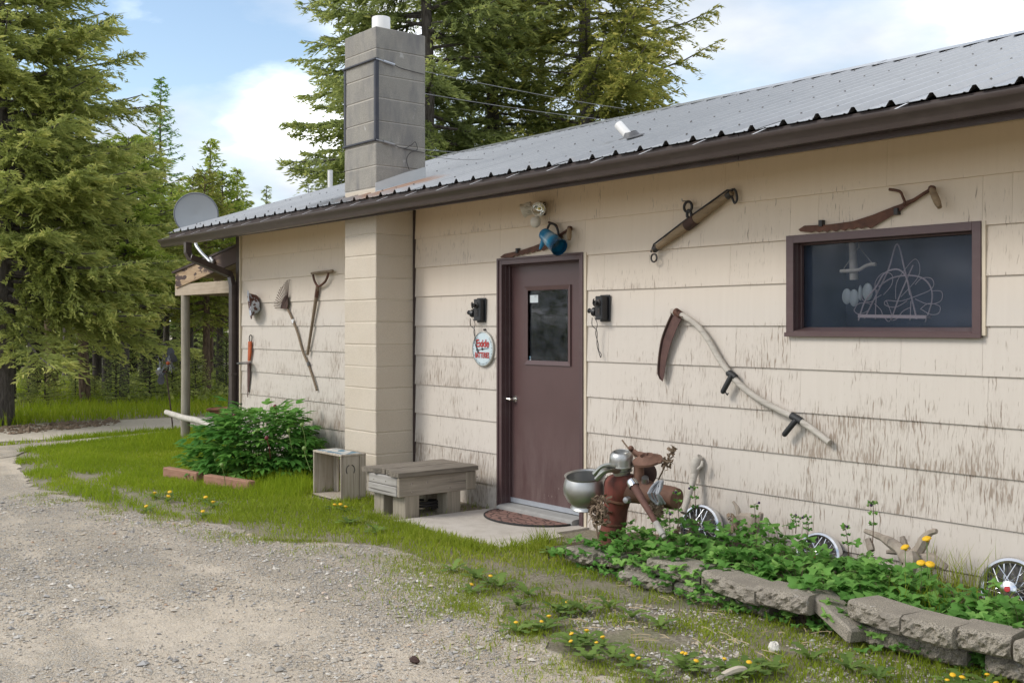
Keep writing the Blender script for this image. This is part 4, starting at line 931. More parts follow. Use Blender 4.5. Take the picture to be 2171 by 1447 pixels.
# the enamel colours run along the jug: scale its own z to 0..1
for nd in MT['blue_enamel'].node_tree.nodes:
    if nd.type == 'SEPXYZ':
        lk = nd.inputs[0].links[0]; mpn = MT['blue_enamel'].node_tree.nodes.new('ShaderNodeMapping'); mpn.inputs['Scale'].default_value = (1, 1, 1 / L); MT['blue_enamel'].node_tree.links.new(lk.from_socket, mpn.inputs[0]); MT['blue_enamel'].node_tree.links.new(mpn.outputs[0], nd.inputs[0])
m = MB(); s0, s1, s2 = W(z4, [(700, 460), (682, 505), (672, 530)], .12); m.tube([s0, s1, s2 + V((-.005, 0, -.006))], [.026, .017, .010], n=12); m.build('spout', MT['blue_enamel'], t)
m = MB(); m.tube(bez(W(z4, [(718, 402), (742, 345), (775, 345), (800, 375), (812, 430)], .06), 5), .009, n=8); m.build('handle', MT['black_iron'], t)
m = MB(); m.tube(W(z4, [(745, 345), (732, 330)], .04), .006, n=6); m.build('hanger', MT['black_iron'], t)

# ---- left bay: rake, fork handle, basin, saw knife
t = empty('leaf_rake', W(zl, [(650, 1040)], .03)[0], 'small rusty fan rake with taped stick handle on the wall left of the chimney', 'rake')
m = MB(); hb = W(zl, [(655, 1045)], .03)[0]
tips = [(682, 677), (662, 684), (644, 694), (628, 715), (612, 738), (592, 762), (572, 778), (555, 806), (542, 840), (528, 872), (515, 905), (505, 935), (496, 965), (490, 985), (484, 1010), (497, 1040)]
mids = [(668 - 5.8 * i, 868 + 11.2 * i) for i in range(16)]
for tp, md in zip(tips, mids):
    A, B, C = hb, W(zl, [md], .045)[0], W(zl, [tp], .03)[0]
    tt = MB(); tt.tube([A, B, C, C + V((0, .02, -.006))], [.0035, .0032, .003, .0025], n=5); tt.build('tine', MT['rust_dark'], t)
m = MB(); m.prism(W(zl, [(640, 1052), (655, 1052), (668, 985), (660, 872), (628, 885), (600, 930), (582, 985), (570, 1048)], .043), (0, .004, 0)); m.build('fan_plate', MT['rust_dark'], t, smooth=0)
hp = [zl(650, 1030), zl(700, 1130), zl(735, 1215), zl(790, 1360), zm(800, -10), zm(860, 160), zm(925, 310), zm(985, 480), zm(1035, 645)]
hp = [hp[i] for i in (0, 1, 2, 3, 5, 6, 7, 8)]
m = MB(); m.tube(bez([wp(p[0], p[1], .03) for p in hp], 4), .0125, n=8); m.build('handle', MT['handle_brown'], t)
for p, mt in ((zl(733, 1215), 'strap_white'), (zm(928, 312), 'galv_dark')):
    c = wp(p[0], p[1], .03); m = MB(); m.tube([c + V((-.012, 0, .02)), c + V((.012, 0, -.02))], .017, n=8); m.tube([c, c + V((.04, -.01, .025))], .006, n=5); m.build('clip', MT[mt], t)

t = empty('fork_handle', W(zl, [(1050, 765)], .03)[0], 'brown wooden tool shaft with a D-shaped grip hung upside on the left wall', 'tool handle')
m = MB(); m.tube(bez(W(zl, [(985, 598), (995, 660), (1015, 715), (1050, 762), (1095, 745), (1140, 705), (1172, 640), (1188, 575)], .05), 4), .0125, n=8); m.build('yoke', MT['rust_saw'], t)
m = MB(); q = W(zl, [(970, 600), (1240, 567)], .055); m.tube([q[0], q[1]], .0145, n=10); m.build('grip', MT['handle_brown'], t)
q0 = W(zl, [(1050, 760)], .04)[0]; q1 = wp(*zm(915, 192), .04); m = MB(); m.tube([q0, q0.lerp(q1, .16), q0.lerp(q1, .5), q1], [.022, .020, .0165, .0155], n=10); m.build('shaft', MT['handle_brown'], t)
m = MB(); m.tube([q0 + V((0, 0, .005)), q0.lerp(q1, .16)], [.0225, .0215], n=10); m.build('socket', MT['rust_saw'], t)

c = W(zl, [(262, 985)], .04)[0]; t = empty('enamel_basin', c, 'chipped rusty enamel basin hung by its bowl near the house corner', 'basin')
ax = V((-.35, -.90, -.12)).normalized(); m = MB(); m.lathe([(.0001, 0), (.085, .0), (.105, .02), (.135, .095), (.168, .105), (.172, .112), (.166, .115), (.130, .104), (.098, .025), (.08, .008), (.0001, .008)], c + V((.01, .03, 0)), ax, 32); m.build('bowl', MT['chipped_enamel'], t)
c2 = wp(*zm(180, 20), .03); t = empty('ice_saw', c2, 'narrow rusty blade with orange handle and round guard by the corner', 'saw')
m = MB(); m.tube(ring(W(zl, [(190, 1430)], .03)[0], .042, 0, sq=.95), .0055, n=6, closed=True); m.build('ring', MT['black_iron'], t)
m = MB(); m.prism([wp(*zm(x, y), .045) for x, y in ((155, 20), (190, 20), (186, 150), (170, 272), (148, 272), (152, 140))], (0, .02, 0)); m.build('handle', MT['orange_paint'], t, smooth=0, bevel=.004)
m = MB(); q = wp(*zm(100, 293), .12); m.lathe([(.0001, .005), (.07, .006), (.085, .0), (.07, -.012), (.0001, -.014)], q, (.05, -.1, 1), 24); m.build('guard', MT['dull_alloy'], t)
m = MB(); m.prism([wp(*zm(x, y), .03) for x, y in ((146, 290), (186, 290), (176, 500), (164, 668), (148, 668), (146, 500))], (0, .004, 0)); m.tube([wp(*zm(150, 660), .03), wp(*zm(152, 735), .03)], .005, n=5); m.build('blade', MT['rust_blade'], t, smooth=0)

# ---- things inside the window
def zw(x, y): return (1650 + x / 4.619, 430 + y / 4.619)
YG = WG + .08
def G(pts, dy=0): return [onY(*zw(*p), YG + dy) for p in pts]
t = empty('perch_mobile', G([(730, 560)])[0], 'pale driftwood perch hanging on cords behind the window', 'mobile')
m = MB(); m.tube(G([(722, 300), (735, 560), (742, 752)]), [.022, .024, .026], n=10); m.build('stick', MT['pale_branch'], t)
m = MB(); m.tube(bez(G([(610, 668), (700, 664), (790, 655), (850, 620), (900, 603), (955, 600)], -.035), 3), [.011] * 15 + [.012], n=8); m.build('branch', MT['pale_branch'], t)
m = MB(); m.tube(G([(640, 645), (790, 430), (915, 585)], -.035), .0022, n=5); m.tube(G([(790, 430), (788, 330)], -.035), .0022, n=5); m.build('cord', MT['pale_stick'], t)
t = empty('shell_chime', G([(780, 900)])[0], 'cluster of pale shells hanging low behind the window', 'chime')
for x, y, sx, sz in ((672, 915, .036, .050), (742, 930, .034, .055), (805, 880, .015, .048), (875, 870, .036, .055)):
    m = MB(); m.ball(G([(x, y)], .05)[0], 1, 12, 8, (sx, .012, sz)); m.build('shell', MT['shell_glass'], t)
t = empty('wire_sculpture', G([(1110, 1110)])[0], 'looped copper wire sculpture standing on the window sill', 'sculpture')
m = MB(); q = G([(780, 1090), (1450, 1100), (1450, 1132), (780, 1122)], -.02); m.prism(q, (0, .05, 0)); m.build('base_bar', MT['copper_wire'], t, smooth=0)
for pts, r in (([(845, 1130), (960, 900), (1080, 650), (1165, 400), (1240, 660), (1300, 900), (1355, 1135)], .0052), ([(785, 1150), (850, 960), (960, 820), (1040, 690), (1165, 650), (1250, 720), (1290, 900)], .005), ([(1440, 1165), (1505, 960), (1490, 820), (1400, 730), (1250, 710), (1100, 740), (985, 820)], .0046), ([(1105, 1150), (1170, 960), (1240, 790), (1320, 610)], .0046), ([(950, 1140), (955, 1000), (965, 850)], .003), ([(1290, 1150), (1300, 960)], .003)):
    m = MB(); m.tube(bez(G(pts, rnd.uniform(-.02, .03)), 5), r, n=6); m.build('rod', MT['wire_pale'], t)
loops = [[(740, 1050), (790, 985), (900, 990), (870, 1060), (780, 1085), (740, 1050)], [(1510, 860), (1600, 870), (1590, 960), (1470, 990), (1340, 940)], [(1390, 1040), (1470, 985), (1580, 1010), (1570, 1080), (1490, 1090), (1400, 1040)], [(1150, 940), (1160, 780), (1250, 640), (1340, 550), (1385, 620), (1360, 740), (1200, 920)], [(1340, 800), (1400, 740), (1490, 735), (1525, 790), (1490, 850), (1380, 900), (1200, 960), (1060, 955), (1050, 1000), (1150, 1020), (1260, 960)], [(960, 890), (950, 780), (1020, 690), (1110, 700), (1110, 800), (1030, 900)], [(1040, 1120), (1080, 1160), (1110, 1100), (1060, 960)], [(1120, 1150), (1165, 1130), (1220, 1060), (1300, 1020)], [(940, 985), (1000, 1040), (1020, 1090)], [(820, 900), (830, 950), (900, 970), (960, 930), (1010, 900)]]
for pts in loops:
    m = MB(); m.tube(bez(G(pts, rnd.uniform(-.03, .04)), 6), .0022, n=5); m.build('wire_loop', MT['wire_pale'], t)

# ------------------------------------------------------------------ satellite dish on the porch fascia
c = onY(416, 454, PY - .16); t = empty('satellite_dish', onY(447, 556, PY - .1), 'grey satellite dish mounted on the porch fascia beyond the gutter', 'satellite dish')
ax = (V((0, 0, EYE + 1.2)) - c).normalized(); R = 45.5 * (c - V((0, 0, EYE))).dot(V((-CT, ST, 0))) / FPX
m = MB(); m.lathe([(.0001, -.055), (R * .5, -.042), (R * .85, -.015), (R * .97, .0)], c, ax, 44); m.lathe([(R * .97, -.012), (R * .5, -.055), (.0001, -.068)], c, ax, 44); m.build('reflector', MT['dish_grey'], t, fix=False)
m = MB(); m.tube([c + (ax.orthogonal().normalized() * math.cos(a) + ax.cross(ax.orthogonal().normalized()) * math.sin(a)) * R * .985 for a in [2 * math.pi * i / 44 for i in range(44)]], .009, n=6, closed=True); m.build('rim', MT['dish_rim'], t)
m = MB(); e = onY(447, 556, PY - .11); m.tube(bez([c - ax * .06, c - ax * .14 + V((0, 0, -.02)), onY(414, 512, PY - .14), onY(424, 532, PY - .13), onY(440, 549, PY - .12), e], 4), .022, n=10); m.build('mast', MT['dull_alloy'], t)
m = MB(); m.obox(e + V((.015, .0, -.015)), (.05, 0, -.03), (0, .02, 0), (.025, 0, .06)); m.build('foot', MT['dull_alloy'], t, smooth=0, bevel=.01)

# ------------------------------------------------------------------ bench, crate
BXF = onZ(850, 1099, 0); yb0 = BXF.y - .03
def zk(x, y): return (300 + x / 2.8566, 820 + y / 2.8566)
B1 = onZ(977, 1084, 0)
bench = empty('wooden_bench', (BXF.x - .2, (yb0 + WALL) / 2, 0), 'low weathered plank bench standing end-on to the wall beside the door slab', 'bench')
xr = onY(*zk(1560, 600), yb0).x; xl = onY(*zk(1338, 600), yb0 + .0).x
xl = xr - .50
zt = onY(*zk(1560, 548), yb0).z; zb = onY(*zk(1552, 668), yb0).z; ye = min(WALL - .05, xr / ray(1006, 900).x * ray(1006, 900).y)
m = MB(); m.box((xr - .035, yb0, zb), (xr, ye, zt - .004)); m.build('side_board', MT['bench_apron'], bench, smooth=0, bevel=.004)
m = MB(); m.box((xl, yb0, zb), (xl + .035, ye, zt - .004)); m.build('side_board', MT['bench_apron'], bench, smooth=0, bevel=.004)
hz = (zb + zt) / 2
m = MB(); m.box((xl + .036, yb0 - .002, hz + .002), (xr - .036, yb0 + .035, zt - .006)); m.build('end_board', MT['bench_end'], bench, smooth=0, bevel=.005)
m = MB(); m.box((xl + .036, yb0 - .006, zb), (xr - .036, yb0 + .035, hz - .002)); m.build('end_board', MT['bench_end'], bench, smooth=0, bevel=.005)
m = MB(); m.box((xr - .037, ye - .09, zb + .004), (xr + .008, ye + .01, zt - .006)); m.build('cleat', MT['leg_wood'], bench, smooth=0, bevel=.004)
nb = MB()
for yy in (.12, .27, .5, .78):
    for zz_ in (.035, .1): nb.lathe([(.0001, .003), (.006, .002), (.006, -.002)], (xr, yb0 + yy, zb + zz_), (1, 0, 0), 8)
for xx in (.12, .30): nb.lathe([(.0001, .003), (.005, .002), (.005, -.004)], (xl + xx, yb0 - .004, hz + .03), (0, -1, 0), 8)
nb.build('nail', MT['nickel'], bench)
nsl = 4; wd = (xr + .03 - (xl - .03)) / 2
for i in range(2):       # two rough top planks with broken ends
    x0 = xl - .03 + i * wd + (.003 if i else 0); x1 = xl - .03 + (i + 1) * wd - (0 if i else .003)
    m = MB(); ns = 9; th = .044
    for kx in range(6):
        pass
    rows = []
    for j in range(ns + 1):
        y = yb0 - .035 + (ye + .03 - (yb0 - .035)) * j / ns
        row = []
        for q in range(7):
            fx = q / 6; xx = x0 + (x1 - x0) * fx; jag = 0
            if j == 0: jag = rnd.uniform(0, .045) + (.05 if (i == 0 and q in (5, 6)) or (i == 1 and q == 0) else 0)
            if j == ns: jag = -rnd.uniform(0, .02)
            edge = (-1 if q == 0 else 1 if q == 6 else 0) * rnd.uniform(-.004, .004)
            row.append((xx + edge, y + jag, zt + th + rnd.uniform(-.003, .002) - (.004 if q in (0, 6) else 0)))
        rows.append(row)
    vs = [p for r_ in rows for p in r_] + [(p[0], p[1] + rnd.uniform(-.004, .004), zt + rnd.uniform(0, .002)) for r_ in rows for p in r_]; nv = len(rows) * 7; fs = []
    for j in range(ns):
        for q in range(6):
            a = j * 7 + q; fs.append((a, a + 1, a + 8, a + 7)); fs.append((nv + a + 1, nv + a, nv + a + 7, nv + a + 8))
    for j in range(ns): fs += [(j * 7, j * 7 + 7, nv + j * 7 + 7, nv + j * 7), (j * 7 + 13, j * 7 + 6, nv + j * 7 + 6, nv + j * 7 + 13)]
    for q in range(6): fs += [(q + 1, q, nv + q, nv + q + 1), (ns * 7 + q, ns * 7 + q + 1, nv + ns * 7 + q + 1, nv + ns * 7 + q)]
    m.add(vs, fs); m.build('top_plank', MT['bench_wood'], bench, smooth=25)
for x0, x1, y0, y1 in ((xr - .19, xr - .006, yb0 + .06, yb0 + .20), (xl + .02, xl + .17, yb0 + .06, yb0 + .20), (xr - .16, xr - .005, ye - .28, ye - .14), (xl + .02, xl + .17, ye - .28, ye - .14)):
    m = MB(); m.box((x0, y0, -.02), (x1, y1, zb + .03)); m.build('leg', MT['leg_wood'], bench, smooth=0, bevel=.005)
def junk(label, name, cat, pts, r, mt):
    o = MB().tube(pts, r, n=6).build(name, MT[mt], org=pts[0]); tag(o, label, cat); return o
q = V((xl + .25, ye - .35, .03)); junk('coil of dark hose lying in the shade under the bench', 'hose', 'hose', [q + V((math.cos(a) * .12, math.sin(a) * .16, .012 * a / 3)) for a in [i * .45 for i in range(32)]], .011, 'rubber_dark')

CA = onZ(*zk(1036, 650), 0); CB = onZ(*zk(1213, 692), 0); yc = (CA.y + CB.y) / 2; x0, x1 = CA.x, CB.x
d = ray(*zk(1345, 665)); y1 = x1 / d.x * d.y; y1 = min(max(y1, yc + .25), yc + .5); zt = onY(*zk(1210, 412), yc).z
crate = empty('wooden_crate', ((x0 + x1) / 2, (yc + y1) / 2, 0), 'old open-ended wooden crate standing on edge beside the chimney base', 'crate'); th = .018
m = MB(); m.box((x0 - .004, yc, zt - th), (x1 + .004, y1, zt)); m.build('top_board', MT['crate_wood'], crate, smooth=0, bevel=.003)
pw = N('blue_flaked'); f = pw.ramp(pw.noise(pw.pos, 10, 4, .6), (.46, 0), (.54, 1)); pw.set(pw.mix(f, (.55, .53, .48), (.10, .20, .27)), .7); MT['blue_flaked'] = pw.m
m = MB(); m.box((x0 + .02, yc + .02, zt + .0005), (x1 - .02, y1 - .03, zt + .002)); m.build('paint_patch', MT['blue_flaked'], crate, smooth=0)
m = MB(); m.box((x0, yc - .006, .0), (x1 + .002, y1, th)); m.build('bottom_board', MT['crate_wood'], crate, smooth=0, bevel=.003)
m = MB(); m.box((x0, yc, th), (x0 + th, y1, zt - th)); m.build('side_board', MT['crate_wood'], crate, smooth=0, bevel=.003)
ym = yc + (y1 - yc) * .74
m = MB(); m.box((x1 - th, yc, th), (x1, ym - .002, zt - th)); m.build('side_board', MT['crate_wood'], crate, smooth=0, bevel=.003)
m = MB(); m.box((x1 - th, ym + .002, th), (x1 + .004, y1, zt - th)); m.build('side_board', MT['crate_wood'], crate, smooth=0, bevel=.003)
m = MB(); m.box((x0 + th, y1 - th - .03, th), (x0 + .10, y1 - .03, zt - th)); m.build('back_slat', MT['crate_wood'], crate, smooth=0, bevel=.003)
m = MB(); c = V((x1 + .0015, yc + (ym - yc) * .5, .28))
for sx in (-.035, .035): m.tube([c + V((0, sx, -.04)), c + V((0, sx * 1.25, -.01)), c + V((0, sx, .02)), c + V((0, sx * .4, .035))], .004, n=5)
m.build('hand_hole', MT['black_iron'], crate)

# ------------------------------------------------------------------ mat
MA = onZ(1062, 1081, .006); MC = onZ(1204, 1112, .006); yb = min(MA.y, WALL - .08); xa, xb = MA.x, MC.x; R = (xb - xa) / 2
lowm = onZ(1125, 1122, .006); D = yb - lowm.y
pts = [(xa + R - math.cos(math.pi * i / 40) * R * 1.06, yb - math.sin(math.pi * i / 40) * D) for i in range(41)]
m = MB(); m.prism([(x, y, .006) for x, y in pts], (0, 0, .010)); o = m.build('door_mat', MT['brick_mat'], org=(xa + R, yb, .004), smooth=0); tag(o, 'half-round reddish brick-patterned rubber mat in front of the door', 'door mat')
m = MB(); m.tube([(x, y, .012) for x, y in pts], .008, n=6); m.build('rim', MT['rubber_dark'], o)

# ------------------------------------------------------------------ cream separator planter
SY = 5.02
def S(x, y, dy=0.0): return onY(*z8(x, y), SY + dy)
px = SY / ray(1300, HY).y / FPX / 4.824 * ray(1300, HY).length / ray(1300, HY).length
sp_ = empty('cream_separator', V((S(700, 1200).x, SY, .12)), 'rusty red cast-iron cream separator with a crank standing in the garden bed', 'cream separator')
m = MB()
# pedestal column: stacked sections, flaring towards the foot
secs = [(700, 1300, 190, 150), (708, 1180, 170, 140), (722, 1060, 135, 120), (738, 960, 128, 118), (752, 860, 126, 118), (765, 780, 138, 130), (790, 720, 160, 150), (805, 650, 178, 160), (815, 580, 182, 155), (825, 530, 165, 135), (835, 505, 120, 100)]
n = 20; b = len(m.v)
for x, y, rx, ry in secs:
    c = S(x, y)
    for k in range(n):
        a = 2 * math.pi * k / n; ca, sa = math.cos(a), math.sin(a); sgn = lambda v: abs(v) ** .95 * (1 if v > 0 else -1)
        m.v.append(c + V((sgn(ca) * rx * px, sgn(sa) * ry * px, 0)))
for i in range(len(secs) - 1):
    for k in range(n): m.f.append((b + i * n + k, b + i * n + (k + 1) % n, b + (i + 1) * n + (k + 1) % n, b + (i + 1) * n + k)); m.mi.append(0)
m.f.append(tuple(b + (len(secs) - 1) * n + k for k in range(n))); m.mi.append(0)
m.tube([S(700, 610), S(672, 612)], [95 * px, 60 * px], n=16)
m.build('body', MT['rust_red'], sp_, smooth=50)
m = MB(); cc = S(770, 770); m.tube([cc + V((math.cos(a) * 139 * px, math.sin(a) * 131 * px, .006 * math.sin(3 * a))) for a in [2 * math.pi * i / 28 for i in range(28)]], .012, n=6, closed=True); m.build('flange', MT['rust_plain'], sp_)
m = MB(); cc = S(728, 1010); m.tube([cc + V((math.cos(a) * 131 * px, math.sin(a) * 119 * px, 0)) for a in [2 * math.pi * i / 28 for i in range(28)]], .009, n=6, closed=True); m.build('flange', MT['rust_plain'], sp_)
a0, a1 = S(830, 640, .02), S(1388, 760, .06); ax = (a1 - a0).normalized(); L = (a1 - a0).length; m = MB()
m.lathe([(135 * px, 0), (140 * px, L * .15), (128 * px, L * .30), (122 * px, L * .45), (112 * px, L * .52), (112 * px, L * .9), (104 * px, L * .98), (80 * px, L), (.0001, L)], a0, ax, 26); m.build('gear_drum', MT['rust_brown'], sp_, smooth=40)
m = MB(); q0, q1 = S(985, 620, .02), S(985, 375, .02); m.tube([q0 + V((0, 0, -.06)), q0, q0.lerp(q1, .35), q1], [.062, .048, .035, .032], n=14); m.build('upright', MT['rust_brown'], sp_)
dc = S(1075, 360, .0); m = MB(); dn = V((.06, -.30, .95)).normalized(); r = 150 * px; m.lathe([(.0001, .018), (.030, .020), (.032, .010), (r * .45, .034), (r * .5, .030), (r * .92, .004), (r, .004), (r, -.010), (r * .9, -.014), (.0001, -.010)], dc, dn, 30)
m.build('can_support', MT['rust_brown'], sp_, smooth=45)
m = MB(); m.tube(bez([dc + V((-.02, .02, .015)), S(980, 305, .05), S(930, 270, .06), S(900, 245, .06)], 4), [.026] * 4 + [.022] * 4 + [.016] * 4 + [.014], n=8, flat=.5); m.ball(S(905, 240, .05), .019, 8, 6); m.build('arm', MT['rust_brown'], sp_); m = MB(); m.tube([S(1190, 385), S(1215, 378), S(1226, 362)], .010, n=6); m.build('hook', MT['rust_brown'], sp_)
m = MB(); c = S(1062, 500, .12); m.lathe([(.0001, .02), (85 * px, .012), (112 * px, .0), (114 * px, -.01), (.0001, -.02)], c, (.25, -.93, .2), 28); m.build('flywheel', MT['rust_dark'], sp_)
m = MB(); q0, q1 = S(925, 605, -.17), S(1165, 1010, -.20); m.tube([q0, q0.lerp(q1, .2), q0.lerp(q1, .8), q1], [.028, .026, .019, .018], n=12); cr = m.build('crank', MT['rust_rod'], sp_)
d = (q1 - q0).normalized(); m = MB(); m.lathe([(.0001, .028), (.030, .026), (.034, .012), (.034, -.02)], q0, -d, 16); m.build('cap', MT['chrome'], cr)
m = MB(); m.tube([q1 - d * .01, q1 + d * .085], [.020, .021], n=12); m.tube([q1 + d * .085, q1 + d * .105], .014, n=10); m.build('grip', MT['stone_grey'], cr)
m = MB(); c = S(857, 768, -.14); m.lathe([(.0001, .014), (.018, .012), (.022, .004), (.022, -.03)], c, (.3, -.95, 0), 14); m.build('bolt', MT['dull_alloy'], sp_)
m = MB(); c = S(1050, 560, .0); m.lathe([(.0001, .02), (.022, .018), (.024, -.03)], c, (.4, -.4, .8), 12); m.build('plug', MT['dull_alloy'], sp_)
# tinned can with two spouts
c = S(812, 480, -.02); cu = MB()
bz, tz = S(812, 510, -.02).z, S(812, 262, -.02).z; r = 122 * px; H = tz - bz; tl = V((.13, -.17, 1)).normalized()
cu.lathe([(r * .70, -.01), (r * .72, H * .22), (r * .80, H * .24), (r * .80, H * .38), (r * .97, H * .42), (r * 1.02, H * .45), (r * 1.0, H * .50), (r * .98, H * .70), (r * .93, H * .86), (r * .80, H * .96), (r * .68, H), (r * .64, H * .985), (r * .62, H * .86), (.0001, H * .80)], V((c.x, SY - .02, bz)), tl, 36)
cu.build('tinned_can', MT['steel'], sp_)
for hh in (.225, .43):
    m = MB(); cc = V((c.x, SY - .02, bz)) + tl * H * hh; u = tl.orthogonal().normalized(); w = tl.cross(u); m.tube([cc + (u * math.cos(a) + w * math.sin(a)) * r * (.83 if hh < .3 else 1.0) for a in [2 * math.pi * i / 36 for i in range(36)]], .0065, n=6, closed=True); m.build('band', MT['tin'], sp_)
def trough(pts, wd, name):      # open half-round spout
    m = MB(); k = 9; b = len(m.v); pts = bez(pts, 5)
    for i, p in enumerate(pts):
        t_ = (pts[min(i + 1, len(pts) - 1)] - pts[max(i - 1, 0)]).normalized(); sd = t_.cross(V((0, 0, 1))).normalized(); up = sd.cross(t_)
        for rr_ in (wd, wd - .004):
            for q in range(k):
                a = math.pi * q / (k - 1); m.v.append(p + sd * math.cos(a) * rr_ - up * (math.sin(a) * rr_ * .8))
    for i in range(len(pts) - 1):
        o0 = b + i * 2 * k; o1 = o0 + 2 * k
        for q in range(k - 1): m.f += [(o0 + q, o0 + q + 1, o1 + q + 1, o1 + q), (o0 + k + q + 1, o0 + k + q, o1 + k + q, o1 + k + q + 1)]; m.mi += [0, 0]
        for q in (0, k - 1): m.f.append((o0 + q, o0 + k + q, o1 + k + q, o1 + q)); m.mi.append(0)
    m.build(name, MT['tin'], sp_, smooth=60, fix=False)
trough([S(745, 405, -.10), S(670, 398, -.14), S(590, 425, -.18), S(512, 500, -.22)], .038, 'spout')
trough([S(755, 455, -.10), S(690, 440, -.18), S(610, 470, -.24), S(532, 552, -.28)], .036, 'spout')
m = MB(); q = S(500, 850, -.06); m.hexa([S(360, 838, -.1), S(720, 905, -.1), S(720, 905, .05), S(360, 838, .05), S(360, 822, -.1), S(720, 885, -.1), S(720, 885, .05), S(360, 822, .05)]); m.build('bowl_arm', MT['rust_plain'], sp_, smooth=0, bevel=.004)
m = MB()
for i in range(5):
    c = S(1130 + i * 11, 700, -.14); rr_ = 108 * px
    m.tube([c + V((math.sin(a) * rr_ * .36 + rnd.uniform(-.006, .006), abs(math.cos(a)) * .05 + .02 * math.sin(a + i), math.cos(a) * rr_)) for a in [2 * math.pi * k_ / 20 for k_ in range(20)]], .0075, n=6, closed=True)
o = m.build('hose', MT['hose_grey'], org=S(1150, 700)); tag(o, 'grey cable looped over the gear drum of the cream separator', 'cable')
# large tinned bowl on the arm
c = S(452, 700, -.03); zb_ = S(450, 845, -.03).z; zr = S(450, 500, -.03).z; H = zr - zb_; R = 236 * px
m = MB(); tl = V((.09, -.14, 1)).normalized()
m.lathe([(R * .40, .006), (R * .70, .0), (R * .73, .006), (R * .64, H * .10), (R * .64, H * .13), (R * .84, H * .25), (R * .98, H * .45), (R * 1.0, H * .60), (R * .97, H * .74), (R * .90, H * .88), (R * .86, H * .94), (R * .92, H * .99), (R * .93, H), (R * .84, H * .96), (R * .86, H * .85), (R * .9, H * .6), (R * .8, H * .3), (.0001, H * .15)], V((c.x, c.y, zb_)), tl, 44)
o = m.build('steel_bowl', MT['steel'], org=(c.x, c.y, zb_)); tag(o, 'large rounded tinned steel bowl resting on the arm of the cream separator', 'bowl')

# weathered grey handle leaning on the wall
t = empty('shovel_handle', onY(1455, 1075, WALL - .25), 'weathered grey wooden handle leaning on the wall behind the first hubcap', 'tool handle')
def LH(x, y, off): return onY(*z8(x, y), WALL - off)
m = MB(); m.tube([LH(1440, 900, .2), LH(1500, 720, .12), LH(1565, 480, .06)], [.022, .021, .023], n=10); m.tube([LH(1555, 500, .065), LH(1570, 420, .05), LH(1590, 350, .045), LH(1612, 325, .045)], [.026, .038, .040, .022], n=10); m.build('shaft', MT['handle_grey'], t)
m = MB(); m.tube([LH(1590, 455, .09), LH(1628, 420, .085), LH(1638, 370, .07)], [.012, .013, .009], n=8); m.build('fork', MT['handle_grey'], t)
# hubcaps leaning on the wall
def hubcap(px_, py_, R, label, bed):
    c = onY(px_, py_, WALL - .10); t = empty('hubcap', c, label, 'hubcap', 'wire-spoke hubcaps leaning along the wall'); ax = V((.12, -.96, .25)).normalized()
    u = ax.orthogonal().normalized(); w = ax.cross(u)
    P = lambda a, r_, h: c + ax * h + (u * math.cos(a) + w * math.sin(a)) * r_
    m = MB(); m.lathe([(R * .78, .018), (R * .80, .030), (R * .87, .036), (R * .95, .030), (R * 1.0, .010), (R * .99, -.01), (R * .93, .0), (R * .78, .010)], c, ax, 48); m.build('rim', MT['chrome'], t)
    m = MB(); m.lathe([(R * .79, .010), (R * .5, .0), (R * .2, -.006), (.0001, -.006)], c, ax, 36); m.build('dish', MT['galv_dark'], t)
    for i in range(28):
        a = 2 * math.pi * i / 28; s = (1 if i % 2 else -1); h0 = .060 if i % 4 < 2 else .03
        m = MB(); m.tube([P(a, R * .80, .026), P(a + s * .55, R * .26, h0)], .0036, n=5); m.build('spoke', MT['chrome'], t)
    m = MB(); m.lathe([(R * .33, .0), (R * .30, .050), (R * .25, .066), (R * .16, .072), (.0001, .074)], c, ax, 24); hb_ = m.build('hub', MT['chrome'], t)
    m = MB(); m.lathe([(.0001, .077), (R * .09, .0765), (R * .10, .072)], c, ax, 12); m.build('badge', MT['red_plastic'], hb_)
hubcap(1487, 1120, .165, 'chrome wire-spoke hubcap leaning on the wall beside the cream separator', .2)
hubcap(1738, 1180, .150, 'chrome wire-spoke hubcap half sunk in leaves in the middle of the bed', .2)
hubcap(2146, 1250, .170, 'chrome wire-spoke hubcap nearest the camera, below the window corner', .2)
# gnarled driftwood
def zq(x, y): return (1500 + x / 3.2355, 1000 + y / 3.2355)
def root(label, strands, base, mt='driftwood'):
    t = empty('driftwood', onY(*zq(*base), WALL - .25), label, 'driftwood')
    for pts, r0, r1 in strands:
        q = bez([onY(*zq(x, y), WALL - o) for x, y, o in pts], 4); k = len(q); m = MB(); m.tube(q, [(r0 + (r1 - r0) * i / (k - 1)) * rnd.uniform(.85, 1.15) for i in range(k)], n=7); m.build('limb', MT[mt], t)
root('forked grey driftwood root in the bed between two hubcaps', [([(1380, 600, .25), (1310, 520, .24), (1200, 450, .22), (1080, 402, .20)], .045, .012), ([(1390, 610, .25), (1450, 530, .25), (1510, 430, .26), (1572, 402, .27)], .045, .013), ([(1370, 560, .22), (1350, 490, .2), (1335, 440, .2)], .03, .012), ([(1340, 540, .2), (1225, 548, .25)], .03, .010), ([(1400, 600, .26), (1530, 600, .24), (1640, 660, .22)], .05, .022), ([(1100, 460, .2), (1125, 540, .22)], .018, .024), ([(1390, 560, .3), (1395, 640, .32), (1360, 700, .3)], .05, .04)], (1380, 640))
root('small twisted driftwood knot in the leaves beside the first hubcap', [([(180, 360, .2), (240, 315, .2), (310, 330, .22), (330, 400, .2)], .04, .03), ([(215, 310, .2), (205, 250, .2), (175, 200, .2)], .02, .008), ([(340, 410, .2), (355, 340, .2), (368, 280, .2)], .03, .014), ([(255, 330, .24), (300, 410, .25), (240, 420, .26)], .035, .03)], (300, 420))

